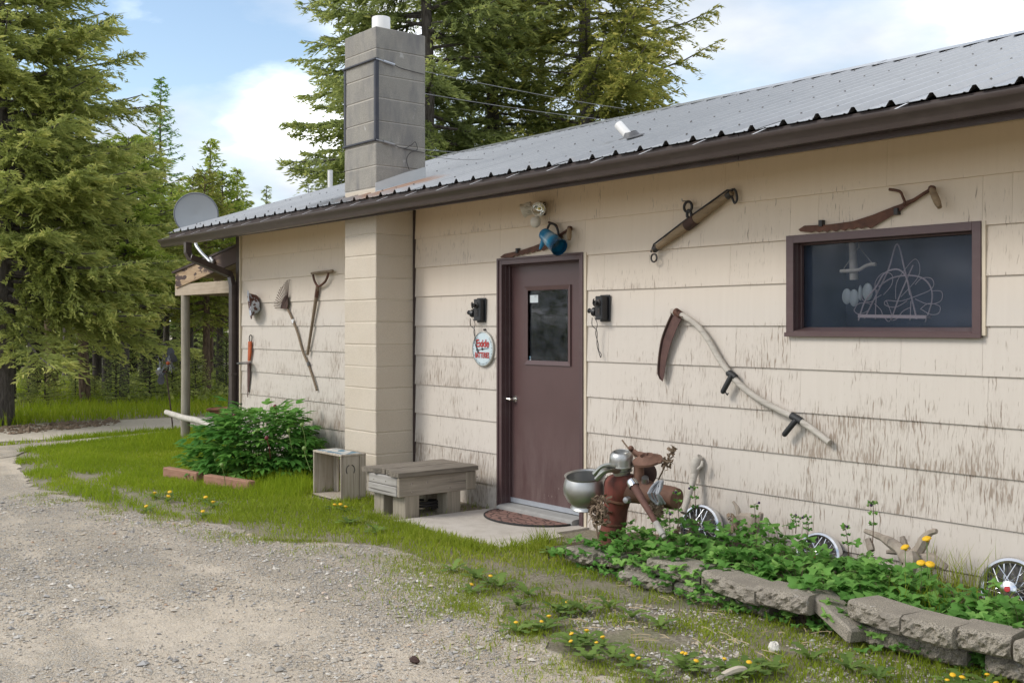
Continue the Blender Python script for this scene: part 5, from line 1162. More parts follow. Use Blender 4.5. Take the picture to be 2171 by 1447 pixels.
# ------------------------------------------------------------------ left end: rail, barrow, boards, windmill, timbers
q0, q1 = onY(352, 873, PY - .25), onY(462, 903, PY + .0)
o = MB().tube(bez([q0, q0.lerp(q1, .35) + V((0, 0, -.012)), q0.lerp(q1, .7), q1 + V((.3, .1, -.10))], 4), [.034, .037, .04, .041, .042, .042, .043, .043, .044, .045, .045, .046, .046], n=10).build('log_rail', MT['birch'], org=q0); tag(o, 'pale peeled log rail sticking out past the porch post', 'log')
for i, (p0, p1, x) in enumerate(((490, 793, 0), (497, 798, .05))):
    m = MB(); a = onY(485 + i * 7, 892, PY + .3 + x); b = onY(p0 + i * 2, p1, PY + .12 + x); m.bar(a + V((0, 0, -.25)), b, .045, .04, (0, 1, 0)); o = m.build('black_board', MT['black_plastic'], smooth=0, org=a); tag(o, ('taller' if i == 0 else 'shorter') + ' black plastic board leaning in the corner by the downspout', 'board', 'black boards by the downspout')
c = onY(478, 880, PY + .55); dpx = c.y / WALL * .272 / .0373 / (478 + 759) * 1.0
t = empty('wheelbarrow', V((c.x, c.y, 0)), 'rusty red wheelbarrow parked behind the black boards under the porch', 'wheelbarrow')
def WB(px_, py_, dy=0): return onY(px_, py_, c.y + dy)
m = MB(); T = [WB(440, 868, -.25), WB(515, 864, -.25), WB(515, 862, .35), WB(447, 866, .35)]; Bt = [WB(462, 893, -.15), WB(505, 893, -.15), WB(505, 893, .2), WB(462, 893, .2)]
m.add(T + Bt, [(0, 1, 5, 4), (1, 2, 6, 5), (2, 3, 7, 6), (3, 0, 4, 7), (4, 5, 6, 7)]); tray = m.build('tray', MT['barrow_rust'], t, smooth=0, fix=False)
m = MB(); m.tube(T, .018, n=6, closed=True); m.build('rim', MT['barrow_rust'], tray)
m = MB(); hz_ = Bt[0].z - .02; cx_ = (Bt[0].x + Bt[1].x) / 2
for s in (-.2, .2): m.tube([(Bt[0].x - .35, c.y + s * .5, hz_ - .05), (Bt[0].x, c.y + s, hz_), (Bt[1].x + .6, c.y + s * 1.3, hz_ + .12)], .02, n=6); m.tube([(Bt[1].x - .05, c.y + s, hz_), (Bt[1].x, c.y + s, .0)], .016, n=6)
m.build('frame', MT['rust_dark'], t)
m = MB(); m.lathe([(.10, -.04), (.15, -.045), (.17, 0), (.15, .045), (.10, .04), (.10, -.04)], (Bt[1].x + .45, c.y, .17), (0, 1, 0), 20); m.build('wheel', MT['rubber_dark'], t)

# garden spinner
def zr(x, y): return (300 + x / 5.168, 680 + y / 5.168)
gb = onZ(*zr(345, 1205), 0); gy = gb.y
def GS(x, y, dy=0): return onY(*zr(x, y), gy + dy)
t = empty('garden_spinner', gb, 'metal garden wind spinner with two rotors on a thin pole on the lawn', 'wind spinner')
m = MB(); m.tube([GS(348, 1215), GS(325, 1000), GS(300, 800), GS(272, 575)], .011, n=8); m.tube([GS(345, 1190), GS(290, 1185), GS(275, 1240)], .008, n=6); m.build('pole', MT['rust_dark'], t)
m = MB(); m.tube([GS(215, 545), GS(272, 560), GS(312, 470)], .012, n=6); m.build('crossbar', MT['rust_dark'], t)
for (hx, hy, sz, mt, dirn) in ((212, 530, 150, 'dark_angle', 1), (312, 462, 150, 'dark_angle', -1)):
    hub = GS(hx, hy); pxm = gy / ray(365, HY).y / FPX / 5.168
    for k in range(7):
        a = 2 * math.pi * k / 7 + .3 * dirn; e = V((math.cos(a), 0, math.sin(a))); s = V((-math.sin(a), .5 * dirn, math.cos(a))).normalized(); R_ = sz * pxm * (1.15 if k in (1, 2, 5) else .75)
        m = MB(); m.prism([hub + e * R_ * .2 - s * .02, hub + e * R_ * .75 - s * .085, hub + e * R_ - s * .03, hub + e * R_ * .95 + s * .05, hub + e * R_ * .6 + s * .07, hub + e * R_ * .2 + s * .02], V((0, .002, 0))); m.build('blade', MT['dark_angle'] if k % 4 else MT['dull_alloy'], t, smooth=0)
    for k in range(8):
        a = 2 * math.pi * k / 8 + .1; m = MB(); m.tube([hub + V((0, -.02, 0)), hub + V((math.cos(a), -.05, math.sin(a))) * sz * pxm * .6], .0035, n=5); m.build('rod', MT['dull_alloy'], t)
    m = MB(); m.ball(hub + V((0, -.03, 0)), .03, 10, 6); m.build('hub', MT['orange_paint'] if dirn < 0 else MT['pale_metal'], t)

# timber edging of the peony bed
T0 = onZ(*zk(135, 545), 0); T1 = onZ(*zk(415, 590), 0); T2 = onZ(*zk(400, 590), 0); T3 = onZ(*zk(645, 635), 0)
for a, b, l in ((T0 + V((-.03, 0, 0)), onZ(*zk(330, 580), 0), 'reddish landscape timber at the outer end of the peony bed'), (onZ(*zk(372, 592), 0), T3, 'reddish landscape timber in front of the peony bed, nearer the crate')):
    m = MB(); m.bar(a + V((0, .04, .05)), b + V((0, .04, .05)), .085, .10); o = m.build('landscape_timber', MT['timber_red'], smooth=0, bevel=.008, org=a); tag(o, l, 'timber', 'timbers edging the peony bed')

# ------------------------------------------------------------------ edging stones of the front bed
stones = [  # left front-top pixel, right front-top pixel, z bottom, height, depth, y of front
    ((1193, 1158), (1252, 1172), .02, .10, .16), ((1258, 1168), (1310, 1180), .02, .10, .16), ((1318, 1190), (1364, 1200), .0, .11, .17), ((1366, 1181), (1478, 1207), .05, .12, .20), ((1481, 1208), (1592, 1246), .06, .12, .20), ((1594, 1240), (1706, 1266), .07, .12, .2),
    ((1790, 1268), (1899, 1304), .10, .12, .2), ((1904, 1304), (2012, 1332), .10, .12, .2), ((2014, 1326), (2138, 1352), .10, .12, .2), ((2142, 1356), (2250, 1384), .10, .12, .2), ((2254, 1390), (2370, 1420), .10, .12, .2),
    ((1307, 1209), (1420, 1232), -.03, .10, .2), ((1424, 1234), (1548, 1262), -.03, .10, .2), ((1552, 1258), (1625, 1276), -.03, .11, .2), ((1828, 1326), (1948, 1352), -.01, .11, .2), ((1948, 1354), (2045, 1376), -.01, .11, .2), ((2084, 1386), (2215, 1416), -.01, .11, .2), ((2218, 1420), (2330, 1450), -.01, .11, .2)]
def stone(A, B, z0, h, dpt, label, tilt=0.0, mt='edging_stone'):
    a = onZ(*A, z0 + h); b = onZ(*B, z0 + h); d = (b - a); d.z = 0; L = d.length; d.normalize(); nrm = V((-d.y, d.x, 0))
    if nrm.y < 0: nrm = -nrm
    m = MB(); nx, nz = 22, 7; rows = []; h *= .80; z0 -= .02
    bm = bmesh.new(); r_ = random.Random(int(A[0] * 7 + A[1])); off = V((0, 0, 0))
    # split-faced front, sawn sides: grid front with relief
    vs = []
    for j in range(nz + 1):
        for i in range(nx + 1):
            u = i / nx; w = j / nz; rel = 0 if i in (0, nx) or j in (0, nz) else r_.uniform(-.008, .008) + .010 * math.sin(i * .9 + A[0]) * math.cos(j * 1.3 + A[1])
            rnd_c = .020 * ((abs(u - .5) * 2) ** 6 + (abs(w - .5) * 2) ** 5)
            vs.append(a + d * (L * u) + nrm * (rnd_c - rel) + V((0, 0, -h + h * w + (r_.uniform(-.008, .003) if j == nz else 0))))
    n0 = len(vs)
    for j in (nz, 0):
        for i in (0, nx): vs.append(a + d * (L * (.04 if i == 0 else .96)) + nrm * dpt + V((0, 0, -h + h * j / nz)))
    fs = []
    for j in range(nz):
        for i in range(nx): q = j * (nx + 1) + i; fs.append((q, q + 1, q + nx + 2, q + nx + 1))
    tl_, tr_, bl_, br_ = n0, n0 + 1, n0 + 2, n0 + 3; row = lambda j: [j * (nx + 1) + i for i in range(nx + 1)]
    fs.append(tuple(row(nz) + [tr_, tl_])); fs.append(tuple(row(0)[::-1] + [bl_, br_])); fs.append(tuple([j * (nx + 1) for j in range(nz + 1)][::-1] + [tl_, bl_][::1])) if False else None
    fs.append(tuple([j * (nx + 1) for j in range(nz, -1, -1)] + [bl_, tl_])); fs.append(tuple([j * (nx + 1) + nx for j in range(nz + 1)] + [tr_, br_])); fs.append((tl_, tr_, br_, bl_))
    m.add(vs, [f for f in fs if f])
    if tilt:
        R_ = Matrix.Rotation(tilt, 3, nrm); c_ = a + d * L * .5; m.v = [c_ + R_ @ (p - c_) for p in m.v]
    return m.build('block', MT[mt], gwall, smooth=0, bevel=0)
g0 = onZ(1760, 1330, .0)
gwall = empty('garden_edging', g0, 'low dry-laid edging of split grey concrete blocks along the front bed', 'garden wall')
for A, B, z0, h, dp in stones: stone(A, B, z0, h, dp, '')
# the block that has slipped forward and lies tilted
m = MB(); a = onY(1722, 1246, 4.68); b = onY(1818, 1334, 4.55); d = (b - a).normalized(); sd = V((d.y, -d.x, 0)).normalized()
up = sd.cross(d).normalized(); up = up if up.z > 0 else -up
m.obox((a + b) / 2 - up * .045 + V((0, .05, 0)), d * ((b - a).length / 2), sd * .075, up * .04); m.build('block', MT['edging_stone'], gwall, smooth=0, bevel=.012)
# ------------------------------------------------------------------ ground, drive, slab, bed
def P2(pts, z=0.0): return [tuple(onZ(x, y, z)[:2]) for x, y in pts]
def jag(poly, step, amp, seed):
    out = []; r = random.Random(seed)
    for (x0, y0), (x1, y1) in zip(poly, poly[1:] + poly[:1]):
        L = math.hypot(x1 - x0, y1 - y0); n = max(1, min(60, int(L / step)))
        for i in range(n):
            t = i / n; a = amp if L < 12 else 0; out.append((x0 + (x1 - x0) * t + r.uniform(-a, a), y0 + (y1 - y0) * t + r.uniform(-a, a)))
    return out
def flat(name, poly, z, mat, kind='structure'):
    m = MB(); m.v = [V((x, y, z)) for x, y in poly]; m.f = [tuple(range(len(poly)))]; m.mi = [0]
    me = m.mesh(name, mat, (0, 0, 0), smooth=0, fix=False); bm = bmesh.new(); bm.from_mesh(me); bmesh.ops.triangulate(bm, faces=bm.faces); bmesh.ops.recalc_face_normals(bm, faces=bm.faces)
    for f in bm.faces:
        if f.normal.z < 0: f.normal_flip()
    bm.to_mesh(me); bm.free(); o = bpy.data.objects.new(name, me); COL.objects.link(o); return tag(o, kind=kind)
flat('ground', [(-600, -600), (600, -600), (600, 600), (-600, 600)], -.012, MT['soil'])
LEDGE = [(38, 957), (34, 981), (68, 1030), (125, 1042), (181, 1059), (265, 1080), (340, 1093), (416, 1102), (491, 1112), (537, 1131), (600, 1146), (700, 1146), (766, 1150), (859, 1163), (905, 1184), (961, 1200), (1007, 1240), (1044, 1262), (1085, 1328), (1155, 1357), (1193, 1398), (1276, 1420), (1335, 1450)]
led = P2(LEDGE)
near = [(led[-1][0] + .5, led[-1][1] - .8), (led[-1][0] + 1.9, led[-1][1] - 1.9), (6, .8), (12, .2), (12, -14), (-60, -14), (-60, 2.0)] + P2([(-900, 1010), (0, 946), (20, 944)])
drive_poly = led + near
drive_ragged = []; rj = random.Random(3)
for (xa_, ya_), (xb_, yb_) in zip(led, led[1:]):
    n_ = max(1, int(math.hypot(xb_ - xa_, yb_ - ya_) / .09))
    for i in range(n_): drive_ragged.append((xa_ + (xb_ - xa_) * i / n_ + rj.uniform(-.03, .03), ya_ + (yb_ - ya_) * i / n_ + rj.uniform(-.045, .045)))
drive_ragged += [led[-1]] + near
flat('driveway', drive_ragged, -.006, MT['gravel'])
ROAD_T = [(-500, 925), (-200, 915), (0, 906), (80, 897), (150, 893), (300, 888), (430, 882), (540, 879)]; ROAD_B = [(540, 899), (430, 905), (318, 912), (150, 925), (0, 937), (-200, 950), (-500, 970)]
road_poly = P2(ROAD_T + ROAD_B)
m_road = N('dirt_road'); p = m_road.pos; b = m_road.mix(m_road.noise(p, .8, 5), (.44, .385, .31), (.58, .515, .43)); b = m_road.mix(m_road.ramp(m_road.noise(p, 7, 5, .7), (.60, 0), (.78, .6)), b, (.24, .19, .14)); m_road.set(b, .95); m_road.bump(m_road.noise(p, 8, 5, .7), .7, .08); MT['dirt_road'] = m_road.m
flat('dirt_road', jag(road_poly, .35, .12, 5), -.004, MT['dirt_road'])
flat('dirt_track', jag(P2([(-60, 952), (0, 945), (130, 934), (330, 915), (420, 908), (420, 911), (330, 919), (150, 940), (60, 953), (0, 972), (-60, 980)]), .3, .06, 6), .0, MT['gravel'])
SL = [(835, 1103), (905, 1122), (985, 1141), (1060, 1160), (1130, 1152), (1195, 1136)]
slab_xy = P2(SL, .0) + [(wp(1240, 1100).x + .06, WALL - .35), (wp(1240, 1100).x + .06, WALL + .02), (onZ(835, 1103, 0).x + .02, WALL + .02)]
m = MB(); m.prism([(x, y, .003) for x, y in slab_xy], (0, 0, -.12)); so = m.build('door_slab', MT['slab_concrete'], smooth=0); tag(so, kind='structure')
# soil bed behind the edging
bx = np.linspace(-5.75, 1.2, 90); by = np.linspace(0, 1, 18)
bv = []
for i, x in enumerate(bx):
    fy = 4.80 + .05 * math.sin(x * 2.1); f = min(1, max(0, (x + 5.75) / 1.2))
    for t in by:
        y = fy + (WALL + .01 - fy) * t; z = .015 + .085 * f + .03 * t * f
        bv.append((x, y, z))
bv = np.array(bv); bv[:, 2] += (vnoise(bv[:, 0], bv[:, 1], .12, 3) - .5) * .035 + (vnoise(bv[:, 0], bv[:, 1], .4, 4) - .5) * .03
bv[:18, 2] = -.03; n = 18
bq = [(i * n + j, i * n + j + 1, (i + 1) * n + j + 1, (i + 1) * n + j) for i in range(len(bx) - 1) for j in range(n - 1)]
bo = bpy.data.objects.new('garden_soil', np_mesh('garden_soil', bv, np.array(bq)[:, ::-1], None, [MT['bed_soil']], smooth=True)); COL.objects.link(bo); tag(bo, kind='structure')

# ---- loose stones on the drive
def pebbles(name, xy, size, seed, mat, zo=-.004):
    r = np.random.RandomState(seed); n = len(xy); base = np.array([(1, 0, 0), (0, 1, 0), (-1, 0, 0), (0, -1, 0), (0, 0, 1), (0, 0, -1.)])
    sc = size[:, None, None] * np.stack([r.uniform(.7, 1.4, n), r.uniform(.7, 1.2, n), r.uniform(.35, .75, n)], 1)[:, None, :]
    v = base[None] * sc * r.uniform(.75, 1.15, (n, 6, 1)); a = r.rand(n) * 6.283; ca, sa = np.cos(a)[:, None], np.sin(a)[:, None]
    X = v[..., 0] * ca - v[..., 1] * sa; Y = v[..., 0] * sa + v[..., 1] * ca; Z = v[..., 2] + (v[..., 0] * r.uniform(-.3, .3, (n, 1)))
    P = np.stack([X + xy[:, :1], Y + xy[:, 1:2], Z + zo + size[:, None] * .12], 2).reshape(-1, 3)
    f = np.array([(0, 1, 4), (1, 2, 4), (2, 3, 4), (3, 0, 4), (1, 0, 5), (2, 1, 5), (3, 2, 5), (0, 3, 5)]); F = (f[None] + (np.arange(n) * 6)[:, None, None]).reshape(-1, 3)
    o = bpy.data.objects.new(name, np_mesh(name, P, None, F, [mat], smooth=False)); COL.objects.link(o); return tag(o, kind='stuff')
near_poly = P2([(-120, 1090), (60, 1040), (265, 1080), (416, 1104), (600, 1150), (766, 1152), (905, 1188), (1007, 1245), (1085, 1335), (1193, 1405), (1400, 1480), (1400, 1560), (-120, 1560)])
xy = scatter(near_poly, 60000, 11)
dn = vnoise(xy[:, 0], xy[:, 1], .9, 21) * .55 + vnoise(xy[:, 0], xy[:, 1], .30, 22) * .45
ed = edge_dist(xy[:, 0], xy[:, 1], led); dn = dn + .25 * np.exp(-ed / .5)
keep = np.random.RandomState(2).rand(len(xy)) < np.clip((dn - .30) * 2.2, .06, 1); xy = xy[keep]
sz = np.exp(np.random.RandomState(3).normal(math.log(.0050), .55, len(xy))).clip(.0025, .026)
pebbles('gravel', xy, sz, 5, MT['pebbles'])
xy = scatter(P2([(1380, 1215), (1560, 1290), (1700, 1320), (1830, 1380), (2171, 1440), (2171, 1490), (1300, 1430), (1200, 1300)]), 9000, 12); k = vnoise(xy[:, 0], xy[:, 1], .35, 31) > .5; xy = xy[k]
pebbles('gravel', xy, np.exp(np.random.RandomState(4).normal(math.log(.007), .45, len(xy))).clip(.003, .02), 6, MT['pebbles'], -.01)
xy = scatter(P2([(-100, 912), (0, 905), (150, 895), (260, 891), (240, 900), (120, 912), (-100, 930)]), 1100, 13); k = vnoise(xy[:, 0], xy[:, 1], 1.2, 33) > .42; xy = xy[k]
pebbles('gravel', xy, np.exp(np.random.RandomState(4).normal(math.log(.025), .5, len(xy))).clip(.008, .09), 7, MT['dry_brown'])

# ---- grass
def grass(name, xy, h, w, mat, seed, z=0.0, lean=.45, tone_shift=0.0, tone_noise=.6):
    r = np.random.RandomState(seed); n = len(xy)
    if n == 0: return
    a = r.rand(n) * 6.283; h = np.asarray(h) * np.ones(n); w = np.asarray(w) * np.ones(n)
    s = np.stack([np.cos(a), np.sin(a), 0 * a], 1) * (w / 2)[:, None]; la = r.rand(n) * 6.283; ll = np.abs(r.normal(0, lean, n)) + .08
    d = np.stack([np.cos(la) * ll, np.sin(la) * ll, np.ones(n)], 1); d /= np.linalg.norm(d, axis=1)[:, None]; b = np.stack([xy[:, 0], xy[:, 1], np.ones(n) * z], 1)
    p1 = b + d * (h * .55)[:, None]; d2 = d + np.stack([np.cos(la) * ll, np.sin(la) * ll, -ll * .9], 1) * .9; d2 /= np.linalg.norm(d2, axis=1)[:, None]; p2 = p1 + d2 * (h * .55)[:, None]
    v = np.stack([b - s, b + s, p1 + s * .75, p1 - s * .75, p2], 1).reshape(-1, 3); i = np.arange(n) * 5
    q = np.stack([i, i + 1, i + 2, i + 3], 1); t = np.stack([i + 3, i + 2, i + 4], 1)
    tone = np.clip(r.beta(2, 2.2, n) * tone_noise + vnoise(xy[:, 0], xy[:, 1], .8, seed + 50) * (1 - tone_noise) + tone_shift, 0, 1)
    o = bpy.data.objects.new(name, np_mesh(name, v, q, t, [mat], {'tone': np.repeat(tone, 5)})); COL.objects.link(o); return tag(o, kind='stuff')
rs = np.random.RandomState(99)
edging_back = P2([(1190, 1180), (1300, 1222), (1420, 1252), (1552, 1290), (1700, 1318), (1828, 1352), (1948, 1390), (2084, 1418), (2250, 1452), (2400, 1480)])
lawn_poly = led + [(led[-1][0] + .5, led[-1][1] - .8), (led[-1][0] + 2.4, led[-1][1] - 1.0), (.8, 4.3)] + edging_back[::-1] + P2([(1180, 1148), (1060, 1160), (835, 1104)]) + [(onZ(835, 1103, 0).x, WALL), (XL_H, WALL), (XL_H - 1.5, WALL + 4)] + P2([(520, 902), (395, 911), (330, 921), (120, 943), (60, 949)])
def masked(n, poly, seed, fn):
    xy = scatter(poly, n, seed); k = rs.rand(len(xy)) < fn(xy[:, 0], xy[:, 1]); return xy[k]
crx0, crx1, cry0, cry1 = x0, x1, yc, y1
cr_o = bpy.data.objects['wooden_crate'].location; be_o = bpy.data.objects['wooden_bench'].location
def free(x, y):
    k = np.ones(len(x)); k[(np.abs(x - cr_o.x) < .22) & (np.abs(y - cr_o.y) < .26)] = 0; k[(np.abs(x - be_o.x) < .36) & (np.abs(y - be_o.y) < .54)] = .05
    k[(x > XCL - .05) & (x < XCR + .3) & (y > CY - .1)] = .15; k[inpoly(x, y, slab_xy)] = 0
    return k
def lawn_density(x, y):
    e = edge_dist(x, y, led); n = vnoise(x, y, .55, 41) * .5 + vnoise(x, y, .16, 42) * .3 + vnoise(x, y, 1.3, 43) * .2
    right = np.clip((x + 6.0) / 1.2, 0, 1)
    t = .17 + .15 * right; d = np.clip((n - t + np.clip(e - .1, 0, .5) * .45 * (1 - .75 * right)) * 5, 0, 1) * np.clip(e * 2.4 + (n - .45) * 2.2, 0, 1)
    return d * free(x, y)
lx = scatter(lawn_poly, 10, 1)
xy = masked(520000, lawn_poly, 61, lawn_density)
dist = np.hypot(xy[:, 0], xy[:, 1]); mown = .028 + .030 * rs.rand(len(xy)); mown *= np.clip(1.0 - .3 * np.clip((xy[:, 0] + 6.0) / 1.2, 0, 1), .6, 1); mown *= 1 + .9 * (vnoise(xy[:, 0], xy[:, 1], .45, 44) - .4)
far = dist > 11.2
leftf = np.clip((-xy[:, 0] - 8.2) / 1.5, 0, 1)
is_fresh = rs.rand(len(xy)) < (.15 + .65 * leftf)
for nm, k, mt, ts in (('grass', is_fresh, 'grass_fresh', -.02), ('grass', ~is_fresh, 'grass_lawn', 0)):
    grass(nm, xy[k], (mown * (1 + .25 * leftf))[k], (.0042 + .0003 * dist)[k], MT[mt], 71, -.01, .5, ts)
xy = masked(26000, lawn_poly, 62, lambda x, y: np.clip((lawn_density(x, y) - .02) * 3, 0, 1) * .7 + .12 * free(x, y) * (edge_dist(x, y, led) < .7)); grass('dry_grass', xy, .018 + .035 * rs.rand(len(xy)), .0045, MT['grass_dry'], 73, -.01, 1.1)
# blades straggling out over the edge of the drive, and tufts further in
fr = []
for (ax_, ay_), (bx_, by_) in zip(led[3:], led[4:]):
    n_ = int(math.hypot(bx_ - ax_, by_ - ay_) * 900); t_ = rs.rand(n_); o_ = np.abs(rs.normal(0, .20, n_)); dx_, dy_ = bx_ - ax_, by_ - ay_; L_ = math.hypot(dx_, dy_) + 1e-6
    fr.append(np.stack([ax_ + dx_ * t_ - o_ * abs(dy_) / L_ - .0, ay_ + dy_ * t_ - o_ * abs(dx_) / L_], 1))
fr = np.concatenate(fr); k = vnoise(fr[:, 0], fr[:, 1], .22, 47) * .6 + vnoise(fr[:, 0], fr[:, 1], .07, 48) * .4 > .47; fr = fr[k]
grass('grass', fr, .012 + .035 * rs.rand(len(fr)), .0045, MT['grass_lawn'], 79, -.006, .7); grass('dry_grass', fr[::4] + .02, .012 + .03 * rs.rand(len(fr[::4])), .0045, MT['grass_dry'], 80, -.006, 1.0)
tuft = []
for cx_, cy_, r_, n_ in ((880, 1205, .22, 260), (840, 1240, .3, 230), (920, 1262, .35, 480), (985, 1285, .16, 600), (900, 1300, .2, 120), (1120, 1335, .16, 600), (960, 1222, .22, 420), (1000, 1262, .2, 300), (1250, 1405, .2, 260), (1330, 1420, .22, 320), (1110, 1375, .15, 60), (640, 1165, .3, 120), (780, 1175, .5, 130), (820, 1195, .35, 160)):
    c = onZ(cx_, cy_, 0); tuft.append(np.stack([c.x + rs.normal(0, r_ * .6, n_), c.y + rs.normal(0, r_ * .5, n_)], 1))
xy = np.concatenate(tuft); grass('grass', xy, .015 + .03 * rs.rand(len(xy)), .0045, MT['grass_lawn'], 74, -.006, .7)
# taller grass: beside the crate, round the post, along the slab and in the bed
def clump(px_, py_, sx, sy, n_, h, mt, seed, z=0.0, w=.0055, lean=.32):
    c = onZ(px_, py_, z); xy = np.stack([c.x + rs.normal(0, sx, n_), c.y + rs.normal(0, sy, n_)], 1); k = ~inpoly(xy[:, 0], xy[:, 1], slab_xy); xy = xy[k]
    k = free(xy[:, 0], xy[:, 1]) > .3; xy = xy[k]; return grass('tall_grass', xy, h * (.5 + .7 * rs.rand(len(xy))), w, MT[mt], seed, z - .01, lean)
clump(620, 1035, .30, .16, 1500, .17, 'grass_fresh', 81); clump(575, 1045, .22, .12, 700, .12, 'grass_fresh', 82); clump(400, 945, .3, .3, 700, .17, 'grass_fresh', 83, w=.008); clump(345, 935, .5, .3, 500, .16, 'grass_fresh', 84, w=.008)
clump(1130, 1150, .18, .05, 500, .13, 'grass_lawn', 85); clump(1090, 1160, .12, .05, 260, .10, 'grass_lawn', 86); clump(2030, 1262, .12, .10, 130, .26, 'grass_lawn', 87, .12, .005, .25); clump(1960, 1300, .10, .06, 90, .2, 'grass_lawn', 88, .12)
clump(860, 1112, .14, .05, 280, .08, 'grass_lawn', 89); clump(800, 1095, .10, .06, 320, .09, 'grass_lawn', 90); clump(2110, 1400, .10, .05, 90, .14, 'grass_lawn', 91); clump(1500, 1300, .5, .1, 160, .07, 'grass_lawn', 92); clump(500, 960, .3, .1, 350, .2, 'grass_fresh', 93)
for i, (a, b, n_) in enumerate(((900, 1140, 240), (960, 1152, 260), (1010, 1162, 260), (860, 1122, 160))): clump(a, b, .12, .04, n_, .075, 'grass_lawn', 94 + i)
# verge under the trees, and the strip between the tracks
verge = P2([(-600, 925), (0, 904), (150, 892), (300, 886), (540, 877)]) + [tuple(atD(540, 36)[:2]), tuple(atD(-700, 36)[:2])]
xy = masked(120000, verge, 63, lambda x, y: np.clip((vnoise(x, y, 1.6, 45) - .18) * 3, .15, 1)); d = np.hypot(xy[:, 0], xy[:, 1]); k = rs.rand(len(xy)) < np.clip(1.6 - d / 30, .2, 1); xy = xy[k]
grass('tall_grass', xy, .12 + .16 * rs.rand(len(xy)), .016, MT['grass_fresh'], 75, -.01, .3, .05)
strip = P2([(-200, 952), (0, 937), (150, 926), (318, 912), (430, 906), (430, 910), (330, 915), (130, 934), (0, 945), (-60, 952)]); xy = masked(9000, strip, 64, lambda x, y: np.clip(vnoise(x, y, .6, 46) * 2 - .3, 0, 1)); grass('grass', xy, .05 + .04 * rs.rand(len(xy)), .011, MT['grass_fresh'], 76, -.01)
# small loose things on the ground
def lump(px_, py_, r, sc, name, mt, label, cat, seed, z=0.0):
    c = onZ(px_, py_, z); m = MB(); m.ball((0, 0, r * sc[2] * .6), r, 9, 7, sc); rr_ = random.Random(seed)
    m.v = [p * rr_.uniform(.82, 1.12) for p in m.v]; o = m.build(name, MT[mt], org=(0, 0, 0), smooth=0); o.location = c; return tag(o, label, cat)
lump(1641, 1379, .032, (1, .9, .9), 'white_stone', 'pale_stone', 'single pale stone lying in the grass near the front edge', 'stone', 1)
lump(879, 1402, .024, (1.3, .9, .7), 'pine_cone', 'rust_dark', 'dark pine cone lying alone on the gravel drive', 'pine cone', 2)
lump(540, 980, .06, (1.2, .9, .7), 'bed_stone', 'pale_stone', 'pale stone lying at the edge of the peony bed', 'stone', 3) if False else None
lump(1192, 1104, .028, (1.3, 1, .8), 'pine_cone', 'rust_dark', 'small dark cone lying at the right end of the door mat', 'pine cone', 4)
c0, c1 = onZ(1520, 1438, .02), onZ(1582, 1418, .03); m = MB(); m.tube(bez([c0, c0.lerp(c1, .35) + V((0, .01, .012)), c0.lerp(c1, .7) + V((0, 0, .012)), c1], 4), [.008, .012, .014, .015, .016, .016, .016, .017, .017, .016, .015, .013, .009], n=7); tag(m.build('wood_scrap', MT['pale_stick'], org=c0), 'pale bent scrap of wood lying in the front grass', 'wood scrap')
